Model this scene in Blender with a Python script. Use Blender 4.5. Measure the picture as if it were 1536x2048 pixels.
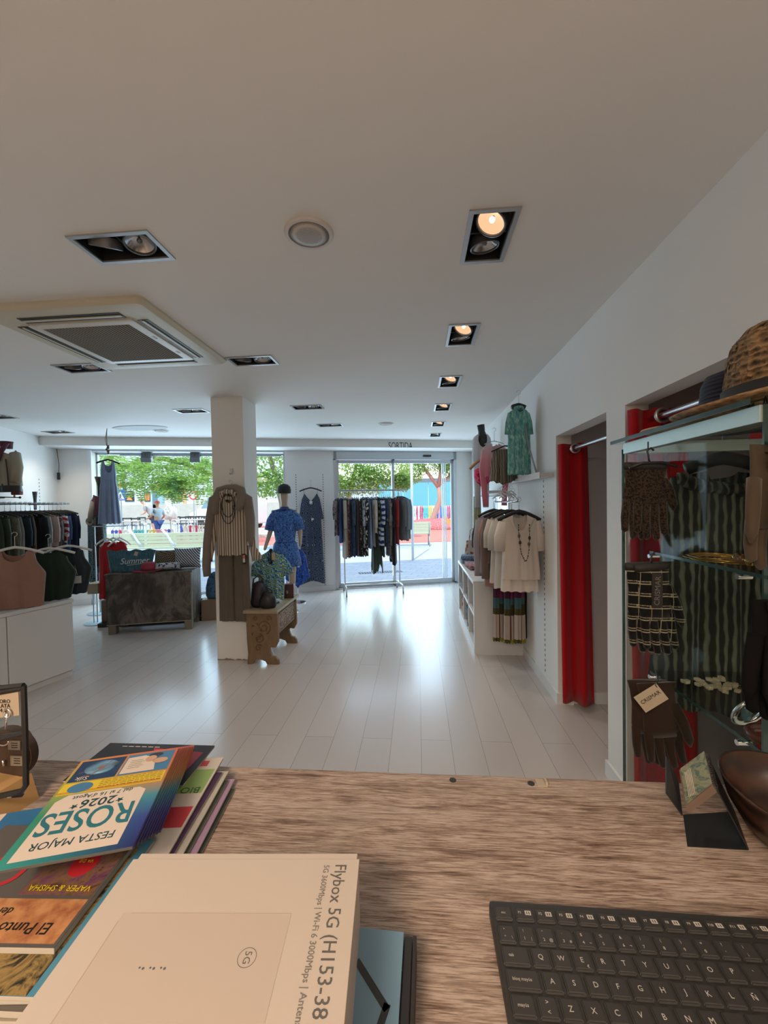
import bpy, bmesh, math, random
from mathutils import Vector, Matrix, noise
PI = math.pi
SC = bpy.context.scene
for _o in list(bpy.data.objects): bpy.data.objects.remove(_o)
C = SC.collection
# ------------------------------------------------------------------ camera
FPX = 815.0
CAM = Vector((0, 0, 1.53))
_p, _y, _r = math.radians(1.27580), math.radians(4.69417), math.radians(-1.02368)
_fw = Vector((-math.sin(_y)*math.cos(_p), math.cos(_y)*math.cos(_p), -math.sin(_p)))
_rt = Vector((math.cos(_y), math.sin(_y), 0)); _up = _rt.cross(_fw)
RT = _rt*math.cos(_r)+_up*math.sin(_r); UP = -_rt*math.sin(_r)+_up*math.cos(_r); FW = _fw
cd = bpy.data.cameras.new('camera'); cam = bpy.data.objects.new('camera', cd); C.objects.link(cam)
cd.sensor_fit = 'HORIZONTAL'; cd.sensor_width = 36; cd.lens = FPX/1536*36; cd.clip_start = .02; cd.clip_end = 300
cam.matrix_world = Matrix(((RT.x, UP.x, -FW.x, CAM.x), (RT.y, UP.y, -FW.y, CAM.y), (RT.z, UP.z, -FW.z, CAM.z), (0, 0, 0, 1)))
SC.camera = cam
# measuring helpers: where a sight line meets a real plane of the room
def ray(x, y): return RT*(x-768)-UP*(y-1024)+FW*FPX
def atz(x, y, z): d = ray(x, y); return CAM+d*((z-CAM.z)/d.z)
def aty(x, y, Y): d = ray(x, y); return CAM+d*(Y/d.y)
def atx(x, y, X): d = ray(x, y); return CAM+d*(X/d.x)
WO = Vector((-1.8, 7.02, 0)); WA = math.atan(.285)            # the shop front is skewed to the side walls
WD = Vector((math.cos(WA), math.sin(WA), 0)); WN = Vector((math.sin(WA), -math.cos(WA), 0))   # along / towards the room
def atw(x, y, off=0):
    d = ray(x, y); P0 = WO+WN*off; return CAM+d*((P0-CAM).dot(WN)/d.dot(WN))
def W(u, off, z): return WO+WD*u+WN*off+Vector((0, 0, z))
def uof(P): return (P-WO).dot(WD)
# ------------------------------------------------------------------ light
SC.view_settings.view_transform = 'Standard'; SC.view_settings.look = 'None'
SC.view_settings.exposure = .68; SC.view_settings.gamma = 1; SC.view_settings.use_curve_mapping = False
wd = bpy.data.worlds.new('world'); SC.world = wd; wd.use_nodes = True
nt = wd.node_tree; nt.nodes.clear()
sky = nt.nodes.new('ShaderNodeTexSky'); sky.sky_type = 'NISHITA'; sky.sun_disc = False
sky.sun_elevation = math.radians(58); sky.sun_rotation = math.radians(30); sky.air_density = 1.2; sky.dust_density = 1.5
bg = nt.nodes.new('ShaderNodeBackground'); bg.inputs[1].default_value = .29
wo = nt.nodes.new('ShaderNodeOutputWorld'); nt.links.new(sky.outputs[0], bg.inputs[0]); nt.links.new(bg.outputs[0], wo.inputs[0])
def light(kind, name, loc, energy, color, size=None, target=None, rot=None, **kw):
    l = bpy.data.lights.new(name, kind); l.energy = energy; l.color = color
    if kind == 'AREA': l.shape = 'RECTANGLE'; l.size, l.size_y = size
    for k, v in kw.items(): setattr(l, k, v)
    o = bpy.data.objects.new(name, l); C.objects.link(o); o.location = loc
    if target is not None: o.rotation_euler = (Vector(target)-Vector(loc)).to_track_quat('-Z', 'Y').to_euler()
    return o
light('SUN', 'sun', (0, -4, 14), 2.9, (1, .95, .87), target=(0+.9, -4+4.6, 14-8.2), angle=math.radians(.6))
# daylight entering by the display window and the glass door (just outside the panes)
_c = W(-1.95, -.35, 1.35); light('AREA', 'window_daylight', _c, 52, (.62, .81, 1), size=(2.9, 2.2), target=_c+WN*2+Vector((0, 0, .05)))
_c = W(1.45, -.35, 1.2); light('AREA', 'door_daylight', _c, 34, (.64, .82, 1), size=(2.0, 2.1), target=_c+WN*2+Vector((0, 0, .05)))
# warm lamp over the till behind the counter
light('AREA', 'till_lamp', (-.7, -1.1, 2.5), 23, (1, .77, .56), size=(.8, .5), target=(-.4, -.4, 0), spread=2.1)
light('AREA', 'rear_ceiling_lamp', (-.4, -2.3, 2.52), 31, (1, .82, .66), size=(2.2, .4), target=(-.1, -1.6, 0), spread=2.75)

# ------------------------------------------------------------------ materials
def lin(h):
    if isinstance(h, str):
        h = h.lstrip('#'); c = [int(h[i:i+2], 16)/255 for i in (0, 2, 4)]
        return tuple(((v+.055)/1.055)**2.4 if v > .04045 else v/12.92 for v in c)+(1,)
    return tuple(h)+(1,) if len(h) == 3 else tuple(h)
_M = {}
class NB:
    def __init__(s, name):
        s.m = bpy.data.materials.new(name); s.m.use_nodes = True; s.t = s.m.node_tree; s.t.nodes.clear()
        s.out = s.n('OutputMaterial'); s.b = s.n('BsdfPrincipled'); s.l(s.b.outputs[0], s.out.inputs[0])
    def n(s, k, **kw):
        x = s.t.nodes.new('ShaderNode'+k)
        for a, v in kw.items(): setattr(x, a, v)
        return x
    def l(s, a, b): s.t.links.new(a, b)
    def co(s, scale=(1, 1, 1), rot=(0, 0, 0), loc=(0, 0, 0), which='Object'):
        tc = s.n('TexCoord'); mp = s.n('Mapping'); mp.inputs['Scale'].default_value = scale
        mp.inputs['Rotation'].default_value = rot; mp.inputs['Location'].default_value = loc
        s.l(tc.outputs[which], mp.inputs[0]); return mp.outputs[0]
    def ramp(s, fac, stops, const=False):
        r = s.n('ValToRGB'); s.l(fac, r.inputs[0]); e = r.color_ramp.elements
        if const: r.color_ramp.interpolation = 'CONSTANT'
        while len(e) < len(stops): e.new(.5)
        for i, (p, c) in enumerate(stops): e[i].position = p; e[i].color = lin(c)
        return r.outputs[0]
    def mix(s, fac, a, b, mode='MIX'):
        x = s.n('Mix', data_type='RGBA', blend_type=mode)
        for sock, v in ((x.inputs[0], fac), (x.inputs[6], a), (x.inputs[7], b)):
            if hasattr(v, 'is_output'): s.l(v, sock)
            elif isinstance(v, (int, float)): sock.default_value = v
            else: sock.default_value = lin(v)
        return x.outputs[2]
    def noise(s, co, scale, detail=2, rough=.5, dist=0):
        x = s.n('TexNoise'); s.l(co, x.inputs['Vector']); x.inputs['Scale'].default_value = scale
        x.inputs['Detail'].default_value = detail; x.inputs['Roughness'].default_value = rough; x.inputs['Distortion'].default_value = dist
        return x.outputs['Fac']
    def vor(s, co, scale, feature='F1', out='Distance', rnd=1):
        x = s.n('TexVoronoi', feature=feature); s.l(co, x.inputs['Vector']); x.inputs['Scale'].default_value = scale
        x.inputs['Randomness'].default_value = rnd
        return x.outputs[out]
    def wave(s, co, scale, dist=0, dscale=1, axis='X', prof='SIN', detail=2):
        x = s.n('TexWave', bands_direction=axis, wave_profile=prof); s.l(co, x.inputs['Vector']); x.inputs['Scale'].default_value = scale
        x.inputs['Distortion'].default_value = dist; x.inputs['Detail Scale'].default_value = dscale; x.inputs['Detail'].default_value = detail
        return x.outputs['Fac']
    def math(s, op, a, b=0.0):
        x = s.n('Math', operation=op)
        for i, v in enumerate((a, b)):
            if hasattr(v, 'is_output'): s.l(v, x.inputs[i])
            else: x.inputs[i].default_value = v
        return x.outputs[0]
    def col(s, c):
        if hasattr(c, 'is_output'): s.l(c, s.b.inputs['Base Color'])
        else: s.b.inputs['Base Color'].default_value = lin(c)
    def bump(s, h, k=.3, d=.002):
        x = s.n('Bump'); x.inputs['Strength'].default_value = k; x.inputs['Distance'].default_value = d
        s.l(h, x.inputs['Height']); s.l(x.outputs[0], s.b.inputs['Normal'])
    def fin(s, rough=.6, metal=0, spec=.5, **kw):
        s.b.inputs['Roughness'].default_value = rough; s.b.inputs['Metallic'].default_value = metal
        s.b.inputs['Specular IOR Level'].default_value = spec
        for k, v in kw.items(): s.b.inputs[k.replace('_', ' ')].default_value = v
        return s.m
def plain(name, c, rough=.6, metal=0, spec=.5, **kw):
    k = ('p', name, str(c), rough, metal)
    if k not in _M:
        b = NB(name); b.col(c); _M[k] = b.fin(rough, metal, spec, **kw)
    return _M[k]
def emit(name, c, s):
    k = ('e', name, str(c), s)
    if k not in _M:
        b = NB(name); b.col((0, 0, 0)); b.b.inputs['Emission Color'].default_value = lin(c); b.b.inputs['Emission Strength'].default_value = s
        _M[k] = b.fin(.4)
    return _M[k]
def glass(name, tint=(.95, .99, .98), refl=.6, rough=0):
    k = ('g', name)
    if k not in _M:
        b = NB(name); b.t.nodes.remove(b.b)
        t = b.n('BsdfTransparent'); t.inputs[0].default_value = lin(tint); g = b.n('BsdfGlossy'); g.inputs['Roughness'].default_value = rough
        geo = b.n('NewGeometry'); dp = b.n('VectorMath', operation='DOT_PRODUCT'); b.l(geo.outputs['Normal'], dp.inputs[0]); b.l(geo.outputs['Incoming'], dp.inputs[1])
        fr = b.math('ADD', b.math('MULTIPLY', b.math('POWER', b.math('SUBTRACT', 1.0, b.math('ABSOLUTE', dp.outputs['Value'])), 5.0), .96), .04)
        m = b.n('MixShader'); fa = b.math('MULTIPLY', fr, refl)
        b.l(fa, m.inputs[0]); b.l(t.outputs[0], m.inputs[1]); b.l(g.outputs[0], m.inputs[2]); b.l(m.outputs[0], b.out.inputs[0]); _M[k] = b.m
    return _M[k]
def fabric(name, kind, c1, c2='#000000', c3=None, s=1.0, rough=.85, seed=0):
    """cloth with a woven / printed pattern in object space (metres)"""
    k = ('f', kind, c1, c2, c3, s, seed)
    if k in _M: return _M[k]
    b = NB(name); c3 = c3 or c1; L = (seed*1.37, seed*.71, seed*2.1); co = b.co(loc=L)
    if kind == 'plain': b.col(b.mix(b.noise(co, 9, 3), c1, c2 if c2 != '#000000' else c1))
    elif kind == 'vstripe': b.col(b.ramp(b.wave(co, 8*s, .6, 1, 'X'), [(0, c1), (.62, c1), (.72, c2), (1, c2)]))
    elif kind == 'hstripe': b.col(b.ramp(b.wave(co, 8*s, .6, 1, 'Z'), [(0, c1), (.45, c1), (.55, c2), (1, c2)]))
    elif kind == 'zebra': b.col(b.ramp(b.wave(co, 3.5*s, 6, 1.4, 'Z'), [(0, c1), (.5, c1), (.56, c2), (1, c2)]))
    elif kind == 'dots': b.col(b.ramp(b.vor(co, 40*s), [(0, c2), (.28, c2), (.36, c1), (1, c1)]))
    elif kind == 'floral':
        v = b.ramp(b.vor(b.co(scale=(1, 1, .8), loc=L), 26*s, 'SMOOTH_F1'), [(0, c2), (.3, c2), (.38, c1), (1, c1)])
        b.col(b.mix(b.ramp(b.noise(co, 30*s, 3, .6, 1.5), [(0, (0, 0, 0)), (.55, (0, 0, 0)), (.6, (1, 1, 1)), (1, (1, 1, 1))]), v, c3))
    elif kind == 'leaf':
        a = b.ramp(b.wave(b.co(rot=(0, .9, 0), loc=L), 9*s, 9, 2.2, 'X'), [(0, c1), (.42, c1), (.5, c2), (.7, c2), (.78, c3), (1, c3)]); b.col(a)
    elif kind == 'tie':
        b.col(b.ramp(b.noise(co, 14*s, 5, .65, 2), [(.3, c1), (.47, c2), (.6, c3), (.75, c1)]))
    elif kind == 'leopard':
        d = b.vor(co, 90*s); n_ = b.noise(co, 60*s, 1)
        b.col(b.ramp(b.math('ADD', d, b.math('MULTIPLY', n_, .35)), [(0, c3), (.33, c3), (.4, c2), (.6, c2), (.68, c1), (1, c1)]))
    elif kind == 'plaid':
        x = b.ramp(b.wave(co, 5*s, 0, 1, 'X', 'SAW'), [(0, (0, 0, 0)), (.55, (0, 0, 0)), (.56, (.5, .5, .5)), (.75, (1, 1, 1)), (.8, (0, 0, 0))], True)
        z = b.ramp(b.wave(co, 4*s, 0, 1, 'Z', 'SAW'), [(0, (0, 0, 0)), (.4, (0, 0, 0)), (.41, (1, 1, 1)), (.5, (.2, .2, .2)), (.62, (.8, .8, .8)), (.7, (0, 0, 0))], True)
        m_ = b.mix(.5, x, z); w_ = b.noise(co, 500, 0); f = b.math('MULTIPLY', m_, b.math('ADD', w_, .7)); b.col(b.ramp(f, [(0, c1), (.35, c1), (.55, c2), (1, c2)]))
    elif kind == 'knit':
        x = b.wave(b.co(scale=(1, 1, .35), loc=L), 26*s, 2.2, 3, 'X')
        b.col(b.ramp(x, [(0, c1), (.52, c1), (.72, c3), (.8, c2), (1, c2)]))
    elif kind == 'check': 
        t = b.n('TexChecker'); b.l(b.co(rot=(.3, .4, .2), loc=L), t.inputs[0]); t.inputs[3].default_value = 30*s; t.inputs[1].default_value = lin(c1); t.inputs[2].default_value = lin(c2); b.col(t.outputs[0])
    elif kind == 'sand':
        b.col(b.ramp(b.noise(b.co(scale=(1, 1, .2), loc=L), 60*s, 3, .6), [(.35, c1), (.62, c2)]))
    b.bump(b.noise(b.co(), 220, 1), .25, .001)
    _M[k] = b.fin(rough, 0, .2, Sheen_Weight=.15); return _M[k]
# ------------------------------------------------------------------ mesh helpers
def nb(): return bmesh.new()
def box(bm, lo, hi, M=None, bev=0):
    v = [bm.verts.new(Vector((x, y, z))) for z in (lo[2], hi[2]) for y in (lo[1], hi[1]) for x in (lo[0], hi[0])]
    fs = [bm.faces.new([v[i] for i in f]) for f in ((0, 2, 3, 1), (4, 5, 7, 6), (0, 1, 5, 4), (2, 6, 7, 3), (0, 4, 6, 2), (1, 3, 7, 5))]
    if bev:
        r = bmesh.ops.bevel(bm, geom=list({e for f in fs for e in f.edges}), offset=bev, segments=2, affect='EDGES', profile=.6)
        v = list({x for f in r['faces'] for x in f.verts} | {x for x in v if x.is_valid})
    if M is not None: bmesh.ops.transform(bm, matrix=M, verts=v)
    return v
def cbox(bm, c, s, rz=0, bev=0, R=None):
    M = Matrix.Translation(Vector(c)) @ (R if R is not None else Matrix.Rotation(rz, 4, 'Z'))
    return box(bm, [-a/2 for a in s], [a/2 for a in s], M, bev)
def frame_of(d):
    d = Vector(d).normalized(); a = Vector((0, 0, 1)) if abs(d.z) < .9 else Vector((1, 0, 0))
    u = d.cross(a).normalized(); return u, d.cross(u).normalized()
def tube(bm, pts, r, n=8, cap=True, closed=False):
    pts = [Vector(p) for p in pts]; R = r if isinstance(r, list) else [r]*len(pts); rings = []; u = None
    for i, p in enumerate(pts):
        if closed: d = pts[(i+1) % len(pts)]-pts[i-1]
        else: d = pts[min(i+1, len(pts)-1)]-pts[max(i-1, 0)]
        if d.length < 1e-9: d = Vector((0, 0, 1))
        d.normalize()
        if u is None: u, w = frame_of(d)
        else:
            u = (u-d*u.dot(d)); u = u.normalized() if u.length > 1e-6 else frame_of(d)[0]; w = d.cross(u)
        w = d.cross(u)
        rr = R[i]; ru, rw = rr if isinstance(rr, (list, tuple)) else (rr, rr)
        rings.append([bm.verts.new(p+u*math.cos(t)*ru+w*math.sin(t)*rw) for t in (2*PI*k/n for k in range(n))])
    m = len(rings)
    for i in range(m if closed else m-1):
        a, b = rings[i], rings[(i+1) % m]
        for k in range(n): bm.faces.new((a[k], a[(k+1) % n], b[(k+1) % n], b[k]))
    if cap and not closed: bm.faces.new(rings[0][::-1]); bm.faces.new(rings[-1])
    return [v for r_ in rings for v in r_]
def cyl(bm, a, b, r, n=16, r2=None): return tube(bm, [a, b], [r, r if r2 is None else r2], n)
def lathe(bm, prof, c=(0, 0, 0), n=24, sx=1, sy=1, M=None, cap=True):
    c = Vector(c); rings = []
    for r, z in prof: rings.append([bm.verts.new((M @ Vector((math.cos(2*PI*k/n)*r*sx, math.sin(2*PI*k/n)*r*sy, z)) if M else Vector((math.cos(2*PI*k/n)*r*sx, math.sin(2*PI*k/n)*r*sy, z)))+c) for k in range(n)])
    for a, b in zip(rings, rings[1:]):
        for k in range(n): bm.faces.new((a[k], a[(k+1) % n], b[(k+1) % n], b[k]))
    if cap: bm.faces.new(rings[0][::-1]); bm.faces.new(rings[-1])
    return rings
def ball(bm, c, r, sx=1, sy=1, sz=1, n=10, M=None):
    k = max(4, n//2+1); c = Vector(c)
    prof = [(math.sin(PI*i/k)*r, -math.cos(PI*i/k)*r*sz) for i in range(1, k)]
    prof = [(r*.02, -r*sz)]+prof+[(r*.02, r*sz)]
    return lathe(bm, prof, c, n, sx, sy, M)
def prism(bm, poly, d0, d1, fr):
    """extrude a 2-D outline; fr(x, y, d) -> world point"""
    a = [bm.verts.new(fr(x, y, d0)) for x, y in poly]; b = [bm.verts.new(fr(x, y, d1)) for x, y in poly]
    bm.faces.new(a[::-1]); bm.faces.new(b); n = len(poly)
    for i in range(n): bm.faces.new((a[i], a[(i+1) % n], b[(i+1) % n], b[i]))
    return a+b
def XZ(x, z, d): return Vector((x, d, z))
def XY(x, y, d): return Vector((x, y, d))
def YZ(y, z, d): return Vector((d, y, z))
def mk(name, bm, mat, parent=None, smooth=False, loc=None, rz=0, recalc=True):
    if recalc: bmesh.ops.recalc_face_normals(bm, faces=bm.faces)
    me = bpy.data.meshes.new(name); bm.to_mesh(me); bm.free()
    for m in (mat if isinstance(mat, (list, tuple)) else [mat]): me.materials.append(m)
    if smooth:
        me.shade_smooth() if smooth is True else me.shade_auto_smooth() if False else None
        for p in me.polygons: p.use_smooth = True
        if smooth != True:
            try: me.set_sharp_from_angle(angle=math.radians(smooth))
            except Exception: pass
    o = bpy.data.objects.new(name, me); C.objects.link(o)
    if parent: o.parent = parent
    if loc is not None: o.location = loc
    if rz: o.rotation_euler.z = rz
    return o
def tag(o, label, cat, group=None, kind=None):
    o['label'] = label; o['category'] = cat
    if group: o['group'] = group
    if kind: o['kind'] = kind
    return o
def st(o): o['kind'] = 'structure'; return o
def thing(name, label, cat, loc=(0, 0, 0), rz=0, group=None):
    o = bpy.data.objects.new(name, None); C.objects.link(o); o.location = loc; o.rotation_euler = (0, 0, rz); o.empty_display_size = .05
    return tag(o, label, cat, group)
def dup(root, loc=None, rz=None, label=None, group=None, scale=None):
    r = root.copy(); C.objects.link(r)
    if loc is not None: r.location = loc
    if rz is not None: r.rotation_euler = (0, 0, rz)
    if label: r['label'] = label
    if group: r['group'] = group
    if scale: r.scale = scale
    for ch in list(root.children):
        c = ch.copy(); C.objects.link(c); c.parent = r
        for g in ch.children:
            d = g.copy(); C.objects.link(d); d.parent = c
    return r
def text_bm(s, size, ext=.0004, align='CENTER', bm=None, M=None, shear=0, spacing=1.0, sx=1, bold=0):
    cu = bpy.data.curves.new('t', 'FONT'); cu.body = s; cu.size = size; cu.extrude = ext; cu.align_x = align; cu.align_y = 'CENTER'
    cu.shear = shear; cu.space_character = spacing; cu.resolution_u = 4 if size > .03 else 2; cu.offset = bold
    o = bpy.data.objects.new('t', cu); C.objects.link(o); dg = bpy.context.evaluated_depsgraph_get(); dg.update()
    me = bpy.data.meshes.new_from_object(o.evaluated_get(dg)); bpy.data.objects.remove(o); bpy.data.curves.remove(cu)
    bm = bm or nb(); n0 = len(bm.verts); bm.from_mesh(me); bpy.data.meshes.remove(me); bm.verts.ensure_lookup_table()
    vs = list(bm.verts)[n0:]
    if sx != 1: bmesh.ops.transform(bm, matrix=Matrix.Scale(sx, 4, (1, 0, 0)), verts=vs)
    if M is not None: bmesh.ops.transform(bm, matrix=M, verts=vs)
    return bm
def axes(o, x, y, z):
    x, y, z = Vector(x), Vector(y), Vector(z)
    return Matrix(((x.x, y.x, z.x, o[0]), (x.y, y.y, z.y, o[1]), (x.z, y.z, z.z, o[2]), (0, 0, 0, 1)))
# ================================================================== the room
ZC = 2.59; XR = 1.028
def m_wall(name, c, k=.02):
    b = NB(name); co = b.co(); n_ = b.noise(co, 2.2, 3); b.col(b.mix(b.math('MULTIPLY', n_, .25), c, tuple(v*.93 for v in c)))
    b.bump(b.noise(co, 160, 2), .12, .001); return b.fin(.75, 0, .25)
M_WALL = m_wall('white_wall_paint', (.80, .79, .765)); M_CEIL = m_wall('ceiling_paint', (.80, .78, .745)); M_TRIM = plain('trim_white', (.74, .74, .73), .4)
M_CUB = m_wall('cubicle_paint', (.60, .54, .52))
b = NB('white_plank_floor'); co = b.co(rot=(0, 0, PI/2))
br = b.n('TexBrick'); b.l(co, br.inputs['Vector']); br.offset = .37; br.inputs['Color1'].default_value = (.615, .56, .53, 1); br.inputs['Color2'].default_value = (.565, .52, .495, 1)
br.inputs['Mortar'].default_value = (.27, .25, .23, 1); br.inputs['Scale'].default_value = 1; br.inputs['Mortar Size'].default_value = .0016; br.inputs['Mortar Smooth'].default_value = .3
br.inputs['Brick Width'].default_value = 1.9; br.inputs['Row Height'].default_value = .19
g = b.noise(b.co(scale=(14, 1.2, 1)), 6, 4); b.col(b.mix(b.math('MULTIPLY', g, .18), br.outputs[0], (.50, .47, .45)))
b.bump(b.noise(b.co(scale=(20, 1.5, 1)), 9, 3), .05, .002); M_FLOOR = b.fin(.26, 0, .6, Coat_Weight=.25, Coat_Roughness=.16)
M_ALU = plain('brushed_aluminium', (.52, .53, .54), .35, .8); M_GREY = plain('grey_metal', (.32, .33, .34), .4, .7)
M_BLACK = plain('black_plastic', (.012, .012, .013), .45); M_WHITE = plain('white_laminate', (.66, .65, .64), .35)
M_DOORFR = plain('silver_door_frame', (.50, .53, .56), .35, .5); M_GLASS = glass('clear_glass'); M_CHROME = plain('chrome', (.75, .75, .77), .12, 1)
YB = -2.8; LC = (-5.60, 5.937); LD = Vector((.274, -.962)).normalized()
LB = (LC[0]+LD.x*(LC[1]-YB)/.962*1.0, YB)
RC = (XR, WO.y+.285*(XR+1.8))
room = [(XR, YB), RC, LC, LB]
bm = nb(); prism(bm, [(XR+1.1, YB), (XR+1.1, 3.2), (XR+.05, 3.2), (RC[0]+.05, RC[1]+.31), (LC[0]-.3, LC[1]+.1), (LB[0]-.3, YB)], -.1, 0, XY); st(mk('floor', bm, M_FLOOR))
# right wall with the two fitting-room openings
D1 = (2.31, 3.115, 2.0); D2 = (.92, 2.11, 1.99)
bm = nb(); T = .11
for y0, y1, z0, z1 in ((YB, D2[0], 0, ZC), (D2[0], D2[1], D2[2], ZC), (D2[1], D1[0], 0, ZC), (D1[0], D1[1], D1[2], ZC), (D1[1], RC[1]+.3, 0, ZC)):
    box(bm, (XR, y0, z0), (XR+T, y1, z1))
st(mk('wall_right', bm, M_WALL))
bm = nb()
box(bm, (XR+T, 3.14, 0), (2.1, 3.2, ZC)); box(bm, (XR+T, 2.17, 0), (2.1, 2.25, ZC)); box(bm, (XR+T, .8, 0), (2.1, .86, ZC)); box(bm, (2.1, .8, 0), (2.16, 3.2, ZC)); box(bm, (XR+T, .8, 2.3), (2.1, 3.2, 2.34))
st(mk('wall_fitting_rooms', bm, M_CUB))
# front wall: pieces beside the window and the door
WU0, WU1, DU0, DU1, ZL = -3.504, -.489, .354, 2.640, 2.455
ul, ur = (LC[0]+1.8)/math.cos(WA)-.02, (RC[0]+1.8)/math.cos(WA)+.02
def wbox(bm, u0, u1, o0, o1, z0, z1, bev=0):
    M = axes(WO, WD, WN, (0, 0, 1)); M = Matrix(((WD.x, WN.x, 0, WO.x), (WD.y, WN.y, 0, WO.y), (0, 0, 1, 0), (0, 0, 0, 1)))
    return box(bm, (u0, min(o0, o1), z0), (u1, max(o0, o1), z1), M, bev)
bm = nb()
for u0, u1 in ((ul, WU0), (WU1, DU0), (DU1, ur)): wbox(bm, u0, u1, 0, -.3, 0, ZL)
wbox(bm, ul, ur, 0, -.3, ZL, ZC+.1)
st(mk('wall_front', bm, M_WALL))
bm = nb(); prism(bm, [LC, (LC[0]-.2, LC[1]-.06), (LB[0]-.2, LB[1]), LB], 0, ZC, XY); st(mk('wall_left', bm, M_WALL))
bm = nb(); box(bm, (LB[0]-.2, YB-.1, 0), (XR+.1, YB, ZC)); st(mk('wall_back', bm, m_wall('back_wall_paint', (.66, .58, .48))))
# dropped beam along the shop front
bm = nb(); bs = .265
prism(bm, [(LC[0]-.12, 6.52+bs*(LC[0]-.12+1.8)), (XR, 6.52+bs*(XR+1.8)), (XR, RC[1]-.005), (LC[0]+.01, LC[1]-.005)], 2.462, ZC, XY); st(mk('trim_1', bm, M_WALL))
bm = nb(); box(bm, (-2.005, 3.87, 0), (-1.682, 4.19, ZC))
b = NB('column_paint'); co = b.co(); z = b.n('SeparateXYZ'); b.l(co, z.inputs[0]); d = b.ramp(b.math('ADD', z.outputs[2], b.math('MULTIPLY', b.noise(b.co(), 30, 3), .05)), [(.0, (1, 1, 1)), (.032, (1, 1, 1)), (.036, (0, 0, 0)), (1, (0, 0, 0))])
b.col(b.mix(d, (.80, .79, .765), (.26, .19, .14))); o = st(mk('wall_column', bm, b.fin(.7)))
# ceiling with the cut-outs of the recessed lamps
LIGHTS = [(.30, y, 1) for y in (1.695, 2.655, 3.66, 4.63, 5.6, 6.50)]+[(-1.18, 1.595, 0), (-2.51, 2.91, 0), (-1.185, 2.925, 0), (-2.48, 4.36, 0), (-1.18, 4.39, 0), (-1.15, 5.43, 0), (-4.93, 5.27, 0), (-4.75, 4.30, 0)]
bm = nb(); ed = []
def loop(pts):
    v = [bm.verts.new((x, y, ZC)) for x, y in pts]
    for i in range(len(v)): ed.append(bm.edges.new((v[i], v[(i+1) % len(v)])))
loop([(XR+.05, YB-.05), (XR+.05, RC[1]+.05), (LC[0]-.2, LC[1]-.02), (LB[0]-.2, YB-.05)])
for x, y, lo in LIGHTS:
    a, c_ = (.078, .152) if lo else (.152, .078); loop([(x-a, y-c_), (x+a, y-c_), (x+a, y+c_), (x-a, y+c_)])
bmesh.ops.triangle_fill(bm, use_beauty=True, edges=ed)
for f in bm.faces:
    if f.normal.z > 0: f.normal_flip()
o = st(mk('ceiling', bm, M_CEIL, recalc=False))
bm = nb(); box(bm, (LC[0]-.4, YB-.2, ZC+.16), (XR+1.3, RC[1]+.4, ZC+.22)); st(mk('ceiling_slab', bm, M_CEIL))
# baseboards
bm = nb(); h = .085
box(bm, (XR-.012, D1[1], 0), (XR, 4.09, h)); box(bm, (XR-.012, 5.6, 0), (XR, RC[1]-.02, h)); box(bm, (XR-.012, D1[1], 0), (XR+T, D1[1]+.0-.012, h)); st(mk('baseboard_right', bm, M_TRIM))
bm = nb(); box(bm, (XR-.012, D2[1]-.012, 0), (XR, D1[0]+.012, h)); box(bm, (XR, D1[0], 0), (XR+T, D1[0]+.012, h)); box(bm, (XR+T, 3.128, 0), (2.1, 3.14, h)); st(mk('baseboard_fitting_rooms', bm, M_TRIM))
bm = nb()
for u0, u1 in ((ul+.03, WU0-.02), (WU1, DU0-.02), (DU1+.03, ur-.04)): wbox(bm, u0, u1, 0, .014, 0, .09)
st(mk('baseboard_front', bm, M_TRIM))
# slotted wall strips (dark slots in pairs)
M_SLOT = plain('dark_slot', (.06, .065, .07), .7)
n_t = [2]
def slots(fr, z0, z1, step=.042):
    bm = nb(); z = z0
    while z < z1: prism(bm, [(-.006, z), (.006, z), (.006, z+.019), (-.006, z+.019)], 0, .0015, fr); z += step
    st(mk('trim_%d' % n_t[0], bm, M_SLOT)); n_t[0] += 1
for P in (atw(594, 1060), atw(648, 1060)):
    u = uof(P); slots(lambda a, z, d, u=u: W(u+a, d, z), .1, 2.04)
for yy in (3.42,): slots(lambda a, z, d, yy=yy: Vector((XR-d, yy+a, z)), .12, 1.72)
slots(lambda a, z, d: Vector((LC[0]+LD.x*.45+d, LC[1]+LD.y*.45+a, z)), .3, 2.0, .05)
# ------------------------------------------------------------------ display window
bm = nb(); go = -.24
for u0, u1, z0, z1 in ((WU0, WU0+.035, 0, ZL), (WU1-.035, WU1, 0, ZL), (WU0, WU1, 2.40, ZL), (WU0, WU1, 0, .06)): wbox(bm, u0, u1, go-.03, go+.03, z0, z1)
wbox(bm, WU0, WU1, -.3, 0, 2.43, ZL-.001)
o = st(mk('window_1', bm, M_DOORFR))
bm = nb(); wbox(bm, WU0+.03, WU1-.03, go-.004, go+.004, .05, 2.41); mk('pane', bm, M_GLASS, o)
bm = nb(); wbox(bm, WU0, WU0+.012, go+.03, -.001, 0, ZL-.03); wbox(bm, WU1-.012, WU1, go+.03, -.001, 0, ZL-.03); mk('reveal', bm, plain('cream_reveal', (.62, .60, .50), .6), o)
bm = nb(); wbox(bm, WU0, WU0+.045, .0, .02, 0, ZL); mk('inner_jamb', bm, plain('pale_blue_white', (.72, .76, .78), .4), o)
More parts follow.
